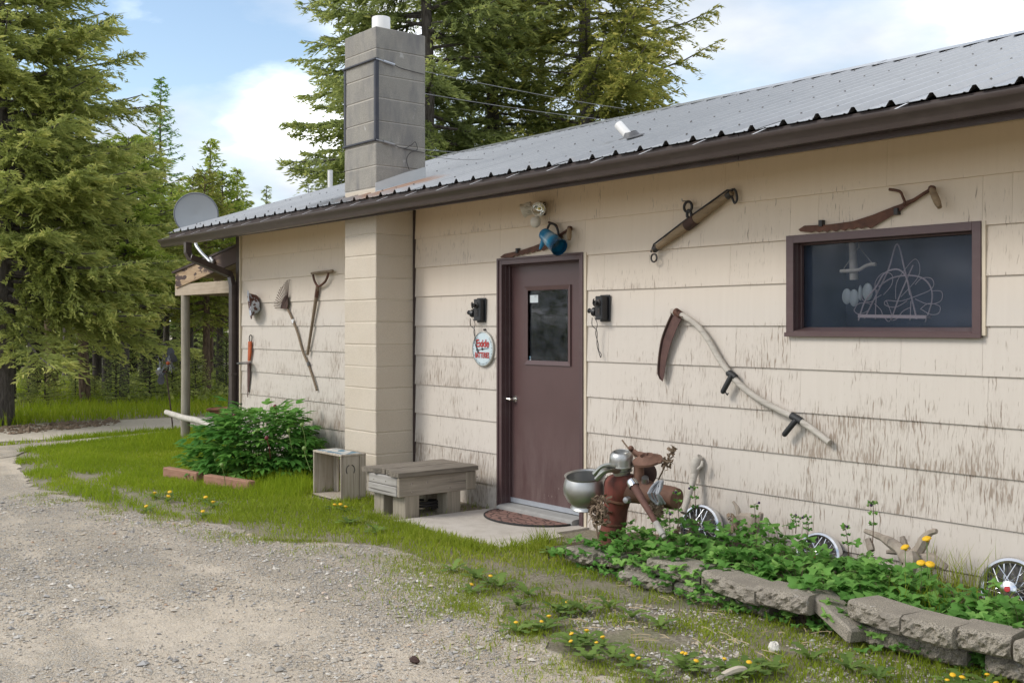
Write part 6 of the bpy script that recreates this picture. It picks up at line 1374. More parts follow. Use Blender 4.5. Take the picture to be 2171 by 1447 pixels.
# ------------------------------------------------------------------ conifers
def conifer(seed, H, zb, R, nb, dens=7.0, shape=.75, e_top=35, e_bot=-8, droop=.10, upturn=.12, clump=(.10, .035), step=.055, hang=.15, tilt=(0, 0), r0=.14, twig_len=.42, gap=0.0, side=None, dead=0, big=1.0):
    r = np.random.RandomState(seed); wood = MB(); P = []; D = []; Tn = []; S = []
    ax = lambda h: np.array([tilt[0] * h, tilt[1] * h, h])
    tp = [V(ax(h)) + V((math.sin(h * 1.3 + seed) * .02 * H / 10, math.cos(h * 1.1 + seed) * .02 * H / 10, 0)) for h in np.linspace(-.1, H, 14)]
    wood.tube(tp, [r0 * (1.15 - 1.12 * i / 13) + .008 for i in range(14)], n=9)
    for i in range(nb):
        u = (i + r.rand()) / nb; h = zb + (H - zb) * u ** 1.05; rel = (H - h) / (H - zb)
        L = R * rel ** shape * r.uniform(.62, 1.12) + .12
        if rel < .0: continue
        az = i * 2.39996 + r.normal(0, .35)
        if side is not None and r.rand() < .35: az = side + r.normal(0, .5)
        e = math.radians(e_bot + (e_top - e_bot) * (1 - rel) + r.normal(0, 6)); ca, sa = math.cos(az), math.sin(az); base = ax(h)
        def bp(t): return base + np.array([ca * math.cos(e) * L * t, sa * math.cos(e) * L * t, L * (math.sin(e) * t - droop * t * t * 1.6 + upturn * t ** 3)])
        ts = np.linspace(0, 1, 5); wood.tube([V(bp(t)) for t in ts], [max(.006, (.012 + .011 * L) * (1 - t * .85)) for t in ts], n=4, caps=False)
        if i < dead: continue
        nt = max(5, int(dens * L * (1 - gap * r.rand())))
        for sd in (-1, 1):
            for t in np.sort(r.uniform(.14, 1.0, nt)):
                l = (twig_len * L * (1 - t) ** .65 + .10) * r.uniform(.55, 1.15); l = min(l, 1.1 * big)
                a = az + sd * math.radians(r.uniform(28, 66)); q = bp(t); m = max(2, int(l / step))
                k = (np.arange(m) + r.rand(m)) / m; dv = np.array([math.cos(a), math.sin(a), -.05 + r.normal(0, .16)])
                pts = q[None] + dv[None] * (l * k)[:, None]; pts[:, 2] -= hang * (l * k) ** 2 * 1.4; pts += r.normal(0, .018 * big, (m, 3))
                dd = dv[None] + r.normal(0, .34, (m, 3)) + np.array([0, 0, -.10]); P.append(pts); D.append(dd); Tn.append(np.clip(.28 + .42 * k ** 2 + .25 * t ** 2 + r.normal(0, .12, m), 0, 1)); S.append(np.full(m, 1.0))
    P = np.concatenate(P); D = np.concatenate(D); T = np.concatenate(Tn); D /= np.linalg.norm(D, axis=1)[:, None]; n = len(P)
    ln = clump[0] * r.uniform(.6, 1.4, n); wd = clump[1] * r.uniform(.7, 1.4, n); sdv = np.cross(D, np.array([0, 0, .55]) + r.normal(0, 1.0, (n, 3))); sdv /= np.linalg.norm(sdv, axis=1)[:, None] + 1e-9
    A = P - D * (ln * .35)[:, None]; B = P + sdv * (wd * .5)[:, None]; C = P + D * (ln * .65)[:, None]; E = P - sdv * (wd * .5)[:, None]
    v = np.stack([A, B, C, E], 1).reshape(-1, 3); q = np.arange(n * 4).reshape(-1, 4)
    return v, q, np.repeat(T, 4), wood
def tree_mesh(name, needles, bark, **k):
    v, q, t, wood = conifer(**k); return np_mesh('crown', v, q, None, [MT[needles]], {'tone': t}), wood.mesh('trunk', MT[bark], smooth=60, fix=False)
def plant_tree(meshes, name, px_, depth, label, rot=0.0, sc=1.0, group=None, z=-.02, cat='tree'):
    c = atD(px_, depth, z); t = empty(name, c, label, cat, group); inst('crown', meshes[0], t, rot=(0, 0, rot), sc=sc); inst('trunk', meshes[1], t, rot=(0, 0, rot), sc=sc); return t
toward = math.atan2(-ST, CT)
rt_az = math.atan2(CT, ST)      # azimuth pointing to the right in the picture
# foreground fir at the left edge
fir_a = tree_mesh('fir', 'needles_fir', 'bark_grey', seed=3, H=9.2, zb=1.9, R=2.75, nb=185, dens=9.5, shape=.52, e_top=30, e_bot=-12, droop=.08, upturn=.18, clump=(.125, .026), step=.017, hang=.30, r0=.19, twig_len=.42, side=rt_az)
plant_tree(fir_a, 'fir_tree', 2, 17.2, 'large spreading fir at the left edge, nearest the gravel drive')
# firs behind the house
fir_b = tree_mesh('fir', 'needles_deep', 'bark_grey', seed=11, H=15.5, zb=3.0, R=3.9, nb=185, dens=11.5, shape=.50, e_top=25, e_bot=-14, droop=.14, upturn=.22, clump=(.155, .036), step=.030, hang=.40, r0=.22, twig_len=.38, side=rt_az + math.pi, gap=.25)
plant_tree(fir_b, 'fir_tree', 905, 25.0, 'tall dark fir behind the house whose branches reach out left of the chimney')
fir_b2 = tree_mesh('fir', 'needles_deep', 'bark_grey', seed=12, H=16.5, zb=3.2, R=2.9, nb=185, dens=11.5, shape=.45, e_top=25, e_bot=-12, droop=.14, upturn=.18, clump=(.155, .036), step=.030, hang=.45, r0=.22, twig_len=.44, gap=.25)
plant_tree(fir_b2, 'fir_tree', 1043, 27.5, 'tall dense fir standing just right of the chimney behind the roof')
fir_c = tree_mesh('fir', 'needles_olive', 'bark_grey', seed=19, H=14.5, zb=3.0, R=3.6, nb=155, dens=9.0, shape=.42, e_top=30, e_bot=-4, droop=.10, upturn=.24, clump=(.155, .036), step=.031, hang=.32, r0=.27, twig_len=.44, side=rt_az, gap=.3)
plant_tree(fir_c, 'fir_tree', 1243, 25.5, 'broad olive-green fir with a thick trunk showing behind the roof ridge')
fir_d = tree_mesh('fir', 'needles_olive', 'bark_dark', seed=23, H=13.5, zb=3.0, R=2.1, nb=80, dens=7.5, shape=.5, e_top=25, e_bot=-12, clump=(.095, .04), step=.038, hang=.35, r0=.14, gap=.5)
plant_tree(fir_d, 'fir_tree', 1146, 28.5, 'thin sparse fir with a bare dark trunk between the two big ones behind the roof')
# larch, pines, small tips
larch = tree_mesh('larch', 'needles_larch', 'bark_grey', seed=31, H=10.9, zb=1.5, R=2.1, nb=140, dens=7.0, shape=.85, e_top=28, e_bot=2, droop=.16, upturn=.24, clump=(.19, .046), step=.055, hang=.10, r0=.12, twig_len=.30, gap=.3)
plant_tree(larch, 'larch_tree', 341, 41, 'slender open-branched larch rising above the other trees left of the dish')
pine = tree_mesh('pine', 'needles_bright', 'bark_brown', seed=41, H=6.9, zb=1.2, R=1.45, nb=70, dens=6.5, shape=.7, e_top=55, e_bot=18, droop=.02, upturn=.22, clump=(.16, .048), step=.050, hang=-.1, r0=.09, twig_len=.40)
plant_tree(pine, 'pine_tree', 446, 31.5, 'bright green young pine directly above the satellite dish', 0, 1.0)
plant_tree(pine, 'pine_tree', 503, 33.5, 'smaller bright pine whose top shows just left of the roof slope', 2.1, .92)
tip = tree_mesh('tip', 'needles_deep', 'bark_dark', seed=45, H=9, zb=2, R=1.1, nb=70, dens=7, clump=(.16, .05), step=.07)
plant_tree(tip, 'fir_tree', 565, 48, 'tiny pointed fir tip showing over the roof slope', 0, .86)
plant_tree(tip, 'fir_tree', 654, 44, 'small dark treetop showing over the roof left of the chimney', 1.0, .80)
# mid-distance trees of the wood: bare lower trunks, crowns above
mids = [tree_mesh('m', 'needles_fir', 'bark_dark', seed=51, H=7.2, zb=2.2, R=1.75, nb=95, dens=9, shape=.5, e_bot=-16, clump=(.15, .038), step=.034, hang=.3, r0=.13, dead=10),
        tree_mesh('m', 'needles_bright', 'bark_grey', seed=52, H=6.6, zb=2.3, R=1.7, nb=90, dens=9, shape=.5, e_bot=-10, clump=(.15, .038), step=.034, hang=.25, r0=.11, dead=8, tilt=(.03, .0)),
        tree_mesh('m', 'needles_olive', 'bark_brown', seed=53, H=7.8, zb=2.5, R=1.9, nb=95, dens=8.5, shape=.5, e_bot=-12, clump=(.155, .036), step=.031, hang=.25, r0=.14, dead=10, tilt=(-.02, .02))]
wood_trees = [(72, 23.5, 0, .95, 'dark-trunked fir at the back left of the wood'), (110, 26, 2, .92, 'fir with a split pale trunk behind the small sapling'), (180, 21.6, 2, .72, 'slim straight brown trunk in the middle of the wood'), (206, 27, 0, .8, 'thin dark trunk just right of the slim straight one'), (226, 24.0, 1, .86, 'pale grey broken-looking trunk in the wood'), (262, 22.0, 1, .82, 'leaning thin trunk left of the wind spinner'), (306, 26.5, 0, .85, 'dark leaning fir trunk behind the wind spinner'), (350, 29, 1, .80, 'bright green tree directly behind the wind spinner'), (401, 31, 1, .88, 'olive fir right behind the porch post'), (440, 23.2, 2, .62, 'sunlit brown ridged trunk between the porch post and the downspout'), (466, 26, 1, .78, 'dark leaning trunk close to the downspout'), (500, 30, 1, .75, 'bright tree behind the porch near the house corner'), (140, 30, 1, .95, 'light green tree filling the gap behind the slim trunks'), (20, 21.5, 0, .88, 'thick grey-trunked fir in shade under the big left fir'), (-60, 22, 1, 1.0, 'bright fir just beyond the left edge of the wood'), (-150, 20, 2, 1.1, 'olive fir farther out beyond the left edge'), (280, 33, 0, 1.0, 'tall dark fir at the back of the wood below the larch')]
for px_, dp, k, s, lb in wood_trees: plant_tree(mids[k], 'conifer', px_, dp, lb, rnd.uniform(0, 6), s, 'trees of the wood beyond the track')
sap = tree_mesh('s', 'needles_deep', 'bark_dark', seed=61, H=2.2, zb=.12, R=.75, nb=60, dens=12, shape=.75, e_top=40, e_bot=0, clump=(.075, .028), step=.045, hang=.1, r0=.03)
sapb = tree_mesh('s', 'needles_fir', 'bark_dark', seed=62, H=2.0, zb=.1, R=.85, nb=60, dens=12, shape=.6, e_top=40, e_bot=5, clump=(.08, .030), step=.045, hang=.1, r0=.03)
for px_, dp, m_, s, lb in ((95, 20.5, sapb, .50, 'pale green fir sapling at the edge of the wood'), (246, 20.8, sap, .55, 'small dark sapling beside the leaning trunk'), (318, 21.5, sap, .62, 'bushy dark young fir under the wind spinner'), (60, 21, sap, .35, 'low dark sapling left of the pale one'), (-10, 20, sapb, .4, 'low bush of young fir at the far left edge'), (365, 23, sapb, .5, 'young fir just left of the porch post'), (415, 22, sapb, .5, 'young bright fir right of the porch post'), (480, 24, sap, .6, 'young fir behind the wheelbarrow'), (160, 23, sap, .35, 'young fir between the slim trunks'), (200, 22, sapb, .28, 'little bright sapling at the foot of the slim trunks')):
    plant_tree(m_, 'fir_sapling', px_, dp, lb, rnd.uniform(0, 6), s, 'saplings along the edge of the wood', cat='sapling')
# the wood behind, one mass
vs, qs, ts, off = [], [], [], 0; wv = MB()
rw = np.random.RandomState(77)
protos = [conifer(seed=71 + i, H=10, zb=1.0, R=2.2, nb=70, dens=5, clump=(.17, .085), step=.075, hang=.25, r0=.14) for i in range(3)]
for i in range(46):
    px_ = -420 + 960 * (i + rw.rand()) / 46; dp = rw.uniform(30, 46); c = atD(px_, dp, -.02); v, q, t, wd = protos[i % 3]; a = rw.rand() * 6.28; s = rw.uniform(.55, .85) * (.92 if px_ < 250 else .72); R_ = np.array([[math.cos(a), -math.sin(a), 0], [math.sin(a), math.cos(a), 0], [0, 0, 1]]) * s
    vs.append(v @ R_.T + np.array(c)); qs.append(q + off); ts.append(np.clip(t + rw.normal(0, .1), 0, 1)); off += len(v)
    wv.tube([c, c + V((0, 0, 5))], [.13, .06], n=6)
o = bpy.data.objects.new('forest', np_mesh('forest', np.concatenate(vs), np.concatenate(qs), None, [MT['needles_deep']], {'tone': np.concatenate(ts) * .8})); COL.objects.link(o); tag(o, kind='stuff')
tag(wv.build('forest_trunks', MT['bark_dark'], smooth=60, fix=False), kind='stuff')
o2 = bpy.data.objects.new('forest', o.data); COL.objects.link(o2); tag(o2, kind='stuff'); o2.rotation_euler = (0, 0, -math.radians(51.4)); o2.scale = (.8, .8, .8); o2.location = (-13.6, -52.2, 0)  # unseen tree mass behind the camera, added so the glass reflects something dark
# low undergrowth along the edge of the wood
ux = scatter([tuple(atD(a, b)[:2]) for a, b in ((-500, 20.5), (-100, 20.2), (540, 21), (540, 33), (-500, 33))], 30000, 78); ux = ux[vnoise(ux[:, 0], ux[:, 1], 1.3, 79) > .55]
n = len(ux); cz = rw.rand(n) ** 1.5 * .30; Pn = np.stack([ux[:, 0], ux[:, 1], cz], 1); Dn = rw.normal(0, 1, (n, 3)); Dn /= np.linalg.norm(Dn, axis=1)[:, None]; Sn = np.cross(Dn, rw.normal(0, 1, (n, 3))); Sn /= np.linalg.norm(Sn, axis=1)[:, None]
v = np.stack([Pn - Dn * .06, Pn + Sn * .03, Pn + Dn * .06, Pn - Sn * .03], 1).reshape(-1, 3)
o = bpy.data.objects.new('undergrowth', np_mesh('undergrowth', v, np.arange(n * 4).reshape(-1, 4), None, [MT['needles_fir']], {'tone': np.repeat(rw.rand(n) * .8, 4)})); COL.objects.link(o); tag(o, kind='stuff')

# ------------------------------------------------------------------ leaves
def leaflet(m, base, d, up, L, Wd, fold=.25, droop=.15):
    d = V(d).normalized(); up = V(up).normalized(); s = d.cross(up).normalized(); up = s.cross(d)
    pts = []
    for t, w in ((0, 0), (.3, .8), (.6, 1.0), (1, 0)):
        c = V(base) + d * (L * t) - up * (droop * L * t * t)
        if w == 0: pts.append([c])
        else: pts.append([c - s * Wd * w / 2 + up * fold * Wd * w * .5, c, c + s * Wd * w / 2 + up * fold * Wd * w * .5])
    vs = [pts[0][0]] + pts[1] + pts[2] + [pts[3][0]]
    m.add(vs, [(0, 1, 2), (0, 2, 3), (1, 4, 5, 2), (2, 5, 6, 3), (4, 7, 5), (5, 7, 6)])
def peony_leaf(seed):
    r = random.Random(seed); m = MB(); up = (0, 0, 1)
    m.tube([(0, 0, 0), (.10, 0, .012), (.20, 0, .004)], [.0028, .0022, .0012], n=4, caps=False)
    for a0, b in ((-58, .07), (58, .07), (0, .20)):
        bb = V((b, 0, .01)); rd = V((math.cos(math.radians(a0)), math.sin(math.radians(a0)), .05)); q = bb + rd * (.055 if a0 else .02)
        for a in (-38, 0, 38):
            an = math.radians(a0 * (.9) + a * r.uniform(.8, 1.15)); leaflet(m, q, (math.cos(an), math.sin(an), r.uniform(-.05, .12)), up, r.uniform(.12, .165) * (1.1 if a == 0 else .85), r.uniform(.044, .060), .3, .22)
    return m.mesh('leaf', MT['peony_leaf'], smooth=60, fix=False)
PL = [peony_leaf(i) for i in range(4)]
pc = onZ(548, 1006, 0); pc.y = min(pc.y, WALL - .55)
peony = empty('peony_bush', pc, 'large leafy peony bush with dark red buds growing at the house corner', 'peony')
stm = MB(); rp = random.Random(5)
def leaf_at(mesh, root, pos, out, elev, roll, sc):
    rot = Matrix.Rotation(out, 4, 'Z') @ Matrix.Rotation(-elev, 4, 'Y') @ Matrix.Rotation(roll, 4, 'X'); o = bpy.data.objects.new('leaf', mesh); COL.objects.link(o); o.parent = root; o.matrix_local = Matrix.Translation(pos) @ rot @ Matrix.Scale(sc, 4); return o
for i in range(420):
    th = i * 2.39996; ph = math.acos(1 - (i + .5) / 420 * 1.02) if i < 415 else 1.5; ph = min(ph, 1.62); inner = .55 if i % 6 == 0 else rp.uniform(.80, 1.02)
    ax_, ay_, az_ = .72, .60, .68; n_ = V((math.sin(ph) * math.cos(th), math.sin(ph) * math.sin(th), math.cos(ph)))
    lump_ = 1 + .10 * math.sin(3 * th + 1) + .07 * math.sin(5 * th)
    p = V((n_.x * ax_ * lump_, n_.y * ay_ * lump_, max(.05, n_.z * az_ + .05))) * inner; p = V((p.x, min(p.y, WALL - .12 - pc.y), p.z))
    back = V((p.x * .86, p.y * .86, p.z * .92)); leaf_at(PL[i % 4], peony, back, math.atan2(n_.y, n_.x) + rp.uniform(-.5, .5), rp.uniform(-.45, .35) + .35 * n_.z, rp.uniform(-.35, .35), rp.uniform(.72, 1.02))
    if i % 5 == 0: stm.tube([pc + V((p.x * .25, p.y * .25, 0)), pc + V((p.x * .55, p.y * .55, p.z * .65)), pc + back], [.006, .005, .003], n=4, caps=False)
tag(stm.build('stem', MT['stalk_green'], peony, smooth=60, fix=False), kind='stuff')
for bx_, by_ in ((519, 870), (528, 868), (579, 872), (583, 861), (640, 900), (612, 912), (545, 912), (565, 928), (497, 880), (645, 950), (470, 985), (455, 962), (500, 905)):
    yy = pc.y - (by_ - 870) * .0068 + .05; q = onY(bx_, by_, yy); m = MB(); m.ball(q, .019, 9, 7, (1, 1, 1.1)); red = rp.random() < .35; m.tube([q + V((0, 0, -.01)), q + V((rp.uniform(-.02, .02), .02, -.09)), q + V((rp.uniform(-.04, .04), .05, -.2))], [.004, .0035, .003], n=5)
    b_ = m.build('bud', MT['bud_red'] if red else MT['bud_green'], peony)
m = MB()
t = empty('dark_columbine', onY(505, 895, pc.y + .3), 'tall stalk with small dark purple flowers at the house corner behind the peony', 'flower')
for x, y in ((500, 862), (511, 856), (506, 872)):
    q = onY(x, y, pc.y + .25); m = MB(); m.ball(q, .016, 7, 5, (1, 1, .7)); m.build('flower', MT['dark_purple'], t); m = MB(); m.tube([q, q + V((.01, .02, -.2)), q + V((.0, .05, -.6))], .003, n=4); m.build('stalk', MT['stalk_green'], t)

def columbine_leaf(seed):
    r = random.Random(seed); m = MB()
    for a0 in (-78, 0, 78):
        an = math.radians(a0 + r.uniform(-8, 8)); d = V((math.cos(an), math.sin(an), 0)); s = V((-d.y, d.x, 0)); st = V((.010, 0, 0)) + d * .010
        n_ = 11; fan = []
        for k in range(n_):
            u = (k / (n_ - 1) - .5) * 2; aa = u * math.radians(74); rad = .047 * (1 - .16 * abs(u)) * (1 + .12 * math.cos(u * math.pi * 3.0)) * (.86 if k % 2 else 1.0)
            fan.append(st + (d * math.cos(aa) + s * math.sin(aa)) * rad + V((0, 0, .010 * math.cos(u * 4.5) - .012 * (abs(u) ** 2))))
        b = [st] + fan; m.add(b, [(0, k + 1, k + 2) for k in range(n_ - 1)])
    m.tube([(-.03, 0, -.03), (.012, 0, 0)], .0012, n=3, caps=False)
    return m.mesh('leaf', MT['columbine_leaf'], smooth=80, fix=False)
CL = [columbine_leaf(i) for i in range(5)]
def bedz(x, y): f = min(1, max(0, (x + 5.75) / 1.2)); return .02 + .085 * f
ncol = [0]
def columbine(px_, py_, y, rad, n_, h, label, group, sc=1.0, seed=0, z=None):
    c = onY(px_, py_, y); gz_ = bedz(c.x, y) if z is None else z; H = max(h, .06)
    t = empty('columbine_plant', (c.x, y, gz_ - .01), label, 'columbine', group); r = random.Random(seed + 100); st = MB(); b = V((c.x, y, gz_ - .01))
    for i in range(n_):
        th = i * 2.39996 + r.uniform(-.3, .3); q = math.sqrt((i + .5) / n_) * rad * r.uniform(.85, 1.1); p = V((q * math.cos(th), q * math.sin(th), max(.025, H * (1 - .72 * (q / rad) ** 2) * r.uniform(.45, 1.28))))
        if b.y + p.y > WALL - .06: p.y = WALL - .06 - b.y
        leaf_at(CL[i % 5], t, p, th + r.uniform(-.6, .6), r.uniform(-.55, .15) , r.uniform(-.3, .3), sc * r.uniform(.75, 1.2))
        if i % 2 == 0: st.tube([b + V((p.x * .15, p.y * .15, 0)), b + V((p.x * .6, p.y * .6, p.z * .75)), b + p * .985], .0016, n=3, caps=False)
    tag(st.build('stem', MT['stalk_brown'], t, smooth=60, fix=False), kind='stuff'); return t
lab1 = 'leafy columbine clump in the bed beside the cream separator'; lab2 = 'leafy columbine clump in the bed around the middle hubcap'; lab3 = 'leafy columbine clump in the bed below the forked driftwood'; lab4 = 'leafy columbine clump in the bed round the nearest hubcap'
sd = 0
beds = [(1215, 1150, 4.72, .10, 8, .12, lab1), (1290, 1175, 4.85, .16, 15, .18, lab1), (1330, 1155, 4.95, .15, 14, .20, lab1), (1385, 1140, 5.1, .15, 14, .22, lab1), (1430, 1160, 5.0, .18, 20, .24, lab1), (1490, 1160, 5.12, .17, 20, .20, lab1), (1450, 1190, 4.90, .15, 16, .16, lab1), (1340, 1195, 4.82, .14, 12, .13, lab1),
        (1545, 1165, 5.25, .18, 22, .25, lab2), (1600, 1180, 5.15, .20, 26, .26, lab2), (1660, 1190, 5.2, .20, 26, .25, lab2), (1715, 1210, 5.15, .19, 24, .21, lab2), (1560, 1205, 4.95, .17, 20, .17, lab2), (1625, 1222, 4.95, .18, 22, .17, lab2), (1690, 1232, 4.93, .18, 22, .16, lab2), (1755, 1225, 5.2, .16, 16, .15, lab2), (1530, 1225, 4.82, .12, 11, .10, lab2), (1600, 1245, 4.80, .13, 12, .10, lab2), (1680, 1258, 4.79, .12, 11, .10, lab2),
        (1800, 1225, 5.2, .19, 24, .22, lab3), (1850, 1240, 5.1, .20, 26, .23, lab3), (1900, 1258, 5.08, .19, 24, .22, lab3), (1830, 1268, 4.92, .17, 20, .17, lab3), (1885, 1285, 4.92, .17, 20, .16, lab3), (1945, 1275, 5.0, .16, 18, .17, lab3), (1770, 1250, 4.95, .17, 18, .16, lab3), (1740, 1250, 4.80, .15, 16, .15, lab3), (1860, 1300, 4.78, .12, 11, .10, lab3), (1800, 1290, 4.76, .13, 14, .12, lab3), (1930, 1312, 4.76, .13, 12, .11, lab3), (1470, 1215, 4.78, .14, 14, .12, lab1), (1400, 1200, 4.78, .13, 12, .12, lab1),
        (2040, 1290, 5.0, .18, 20, .17, lab4), (2090, 1300, 5.05, .18, 22, .18, lab4), (2140, 1318, 5.0, .19, 24, .17, lab4), (2080, 1335, 4.9, .15, 16, .13, lab4), (2165, 1345, 4.92, .17, 20, .16, lab4), (2230, 1350, 5.0, .2, 20, .2, lab4), (2000, 1300, 4.92, .12, 10, .12, lab4), (2060, 1345, 4.76, .13, 12, .11, lab4), (2150, 1372, 4.76, .13, 12, .11, lab4)]
ORD = ('leftmost', 'second from left', 'third from left', 'fourth from left', 'fifth from left', 'sixth from left')
def row_of(y): return 'against the siding' if y >= 5.12 else ('in mid bed' if y >= 4.87 else 'spilling over the stones')
AREA = {lab1: 'beside the cream separator', lab2: 'around the middle hubcap', lab3: 'below the forked driftwood', lab4: 'round the nearest hubcap'}
def clump_label(b):
    peers = sorted(q[0] for q in beds if q[6] == b[6] and row_of(q[2]) == row_of(b[2])); k = peers.index(b[0])
    return 'columbine clump %s %s%s' % (row_of(b[2]), AREA[b[6]], '' if len(peers) == 1 else ', ' + ('rightmost' if k == len(peers) - 1 else ORD[k]) + ' there')
for px_, py_, y, rad, n_, h, lb in beds: sd += 1; columbine(px_, py_, y, rad * 1.05, int(n_ * 1.25), h, clump_label((px_, py_, y, rad, n_, h, lb)), 'columbine clumps in the front bed', 1.08, sd)
labs = 'young columbine seedling on bare ground in front of the edging stones'
for px_, py_, s, n_ in ((1290, 1218, .10, 10), (1350, 1228, .12, 12), (1400, 1245, .13, 14), (1440, 1255, .10, 10), (1505, 1285, .12, 12), (1530, 1282, .10, 10), (1575, 1290, .09, 9), (1610, 1298, .09, 9), (1675, 1308, .13, 16), (1710, 1322, .14, 18), (1735, 1300, .12, 14), (1760, 1335, .12, 12), (1800, 1345, .10, 10), (1862, 1370, .11, 12), (1905, 1368, .10, 10), (1925, 1375, .08, 8), (2060, 1405, .10, 14), (2082, 1412, .08, 8), (1255, 1200, .08, 7), (1650, 1290, .10, 10), (1480, 1270, .10, 9), (1555, 1276, .10, 10), (1950, 1392, .10, 10), (2010, 1400, .11, 10), (2130, 1428, .11, 12), (1780, 1330, .11, 10), (1325, 1212, .10, 9)):
    sd += 1; g_ = onZ(px_, py_, 0); columbine(px_, py_, g_.y, s * 1.0, int(n_ * 1.5), s * 1.35, labs, 'columbine seedlings before the edging', .72, sd, z=0.0)
# tall flowering stalks
def stalk(px0, py0, px1, py1, y, label, buds=3, mt='stalk_brown', fl='dark_purple', grp='tall flowering columbine stalks'):
    a = onY(px0, py0, y); b = onY(px1, py1, y - .02); t = empty('columbine_stalk', a, label, 'columbine', grp); m = MB(); m.tube([a, a.lerp(b, .5) + V((.006, 0, 0)), b], [.0032, .0026, .0018], n=5); m.build('stem', MT[mt], t); r = random.Random(int(px1))
    for k in range(3):
        q = a.lerp(b, .45 + .25 * k)
        for s in (-1, 1): leaf_at(CL[(k + s) % 5], t, q - a, (0 if s > 0 else math.pi) + r.uniform(-.7, .7), r.uniform(-.2, .5), 0, .42 + .12 * r.random())
    for k in range(buds):
        q = b + V((r.uniform(-.03, .03), r.uniform(-.02, .02), r.uniform(-.03, .012))); m = MB(); m.ball(q, .0085, 7, 5); m.tube([b, q], .0015, n=4); m.build('bud', MT[fl if k == 0 else 'bud_green'], t)
stalk(1850, 1150, 1851, 1060, 5.35, 'tallest columbine stalk, standing against the siding above the driftwood')
stalk(1600, 1150, 1600, 1068, 5.4, 'columbine stalk right of the twisted driftwood knot'); stalk(1687, 1130, 1686, 1092, 5.45, 'short columbine stalk left of the middle hubcap'); stalk(1712, 1140, 1712, 1094, 5.4, 'columbine stalk rising in front of the middle hubcap'); stalk(1800, 1180, 1791, 1112, 5.4, 'columbine stalk just right of the middle hubcap')
stalk(1440, 1110, 1434, 1040, 5.0, 'columbine stalk with purple flower in front of the gear drum'); stalk(1474, 1110, 1472, 1028, 5.2, 'columbine stalk with dark flower in front of the first hubcap'); stalk(1420, 1150, 1418, 1082, 4.95, 'columbine stalk beside the crank handle')
# dry stalks and dead flower heads about the separator
def dry(name, label, pts, y, r0=.006, seed=1, heads=0, spread=.06, cat='dead plant'):
    q = [onY(*z8(*p), y) for p in pts]; t = empty(name, q[0], label, cat); m = MB(); m.tube(bez(q, 3), r0, n=5); m.build('stem', MT['dry_brown'], t); r = random.Random(seed); m = MB()
    for k in range(heads):
        c = q[-1].lerp(q[max(0, len(q) - 2)], r.random() * 1.0) + V((r.uniform(-spread, spread), r.uniform(-spread, spread) * .6, r.uniform(-spread, spread)))
        m.obox(c, V((r.uniform(-1, 1), r.uniform(-1, 1), r.uniform(-1, 1))) * .012, V((r.uniform(-1, 1), r.uniform(-1, 1), r.uniform(-1, 1))) * .008, V((r.uniform(-1, 1), r.uniform(-1, 1), r.uniform(-1, 1))) * .006)
    if heads: tag(m.build('dead_leaves', MT['dry_brown'], t, smooth=0), kind='stuff')
    return t
dry('dead_stalk', 'dead brown plant stalk leaning to the right above the gear drum', [(1130, 760), (1180, 580), (1250, 430), (1340, 225)], 5.25, .0055, 2, 34, .028)
dry('dead_stalk', 'short forked dead twig sticking up behind the tinned can', [(950, 330), (880, 240), (815, 155)], 5.2, .006, 3, 0)
dry('dead_foliage', 'clump of dried grey-brown foliage hanging below the steel bowl', [(590, 1240), (560, 1100), (560, 960), (600, 800)], 4.82, .007, 4, 150, .06)
dry('dead_foliage', 'small dried brown foliage hanging under the gear drum', [(1190, 1000), (1170, 900), (1150, 800)], 4.95, .006, 5, 110, .04)
for i, (a, b) in enumerate((((1395, 1010), (1340, 1180)), ((1560, 960), (1530, 1150)), ((1930, 900), (1960, 1080)))): dry('dead_stalk', ('dead straw stalk left of the first hubcap', 'dead straw stalk in front of the first hubcap', 'dead straw stalk right of the first hubcap')[i], [b, a], 5.2, .0035, 6 + i, 16, .03)
# straw and litter lying in the bed and before the stones
lit = MB(); rl = random.Random(8)
for i in range(420):
    if i % 2: p = onZ(rl.uniform(1200, 2200), rl.uniform(1190, 1400), .0); z_ = .012; 
    else: p = V((rl.uniform(-5.6, -.5), rl.uniform(4.85, 5.62), 0)); z_ = bedz(p.x, p.y) + .035
    if i % 2 and p.y > 4.68: continue
    a = rl.random() * 6.28; L = rl.uniform(.03, .14); d = V((math.cos(a), math.sin(a), rl.uniform(-.05, .15))) * L; lit.tube([p + V((0, 0, z_)), p + V((0, 0, z_)) + d * .5 + V((0, 0, .006)), p + V((0, 0, z_)) + d], .0022, n=3, caps=False)
tag(lit.build('plant_litter', MT['grass_straw'] if 'grass_straw' in MT else simple('grass_straw', (.36, .28, .17), .85, var=.3, scale=30), smooth=0, fix=False), kind='stuff')

# ------------------------------------------------------------------ dandelions
def dleaf():
    m = MB(); pts = []
    for i in range(9):
        t = i / 8; w = (.010 + .010 * t) * (1.35 if i % 2 else .6) * (0 if i in (0, 8) else 1); pts.append((t * .11, w, .018 * math.sin(t * 2.6)))
    up = [V(p) for p in pts]; dn = [V((p[0], -p[1], p[2])) for p in pts]; m.add(up + dn, [(i, i + 1, 9 + i + 1, 9 + i) for i in range(8)]); return m.mesh('leaf', MT['weed_leaf'], smooth=60, fix=False)
DLM = dleaf(); fm = MB(); fm.lathe([(.0001, .010), (.008, .011), (.017, .006), (.019, .001), (.012, -.003), (.004, -.012), (.0001, -.013)], (0, 0, 0), (0, 0, 1), 12); FLM = fm.mesh('flower', MT['flower_yellow'], smooth=30)
sm_ = MB(); sm_.tube([(0, 0, 0), (.004, 0, .5), (0, 0, 1)], .0022, n=5); STM = sm_.mesh('stalk', MT['stalk_green'])
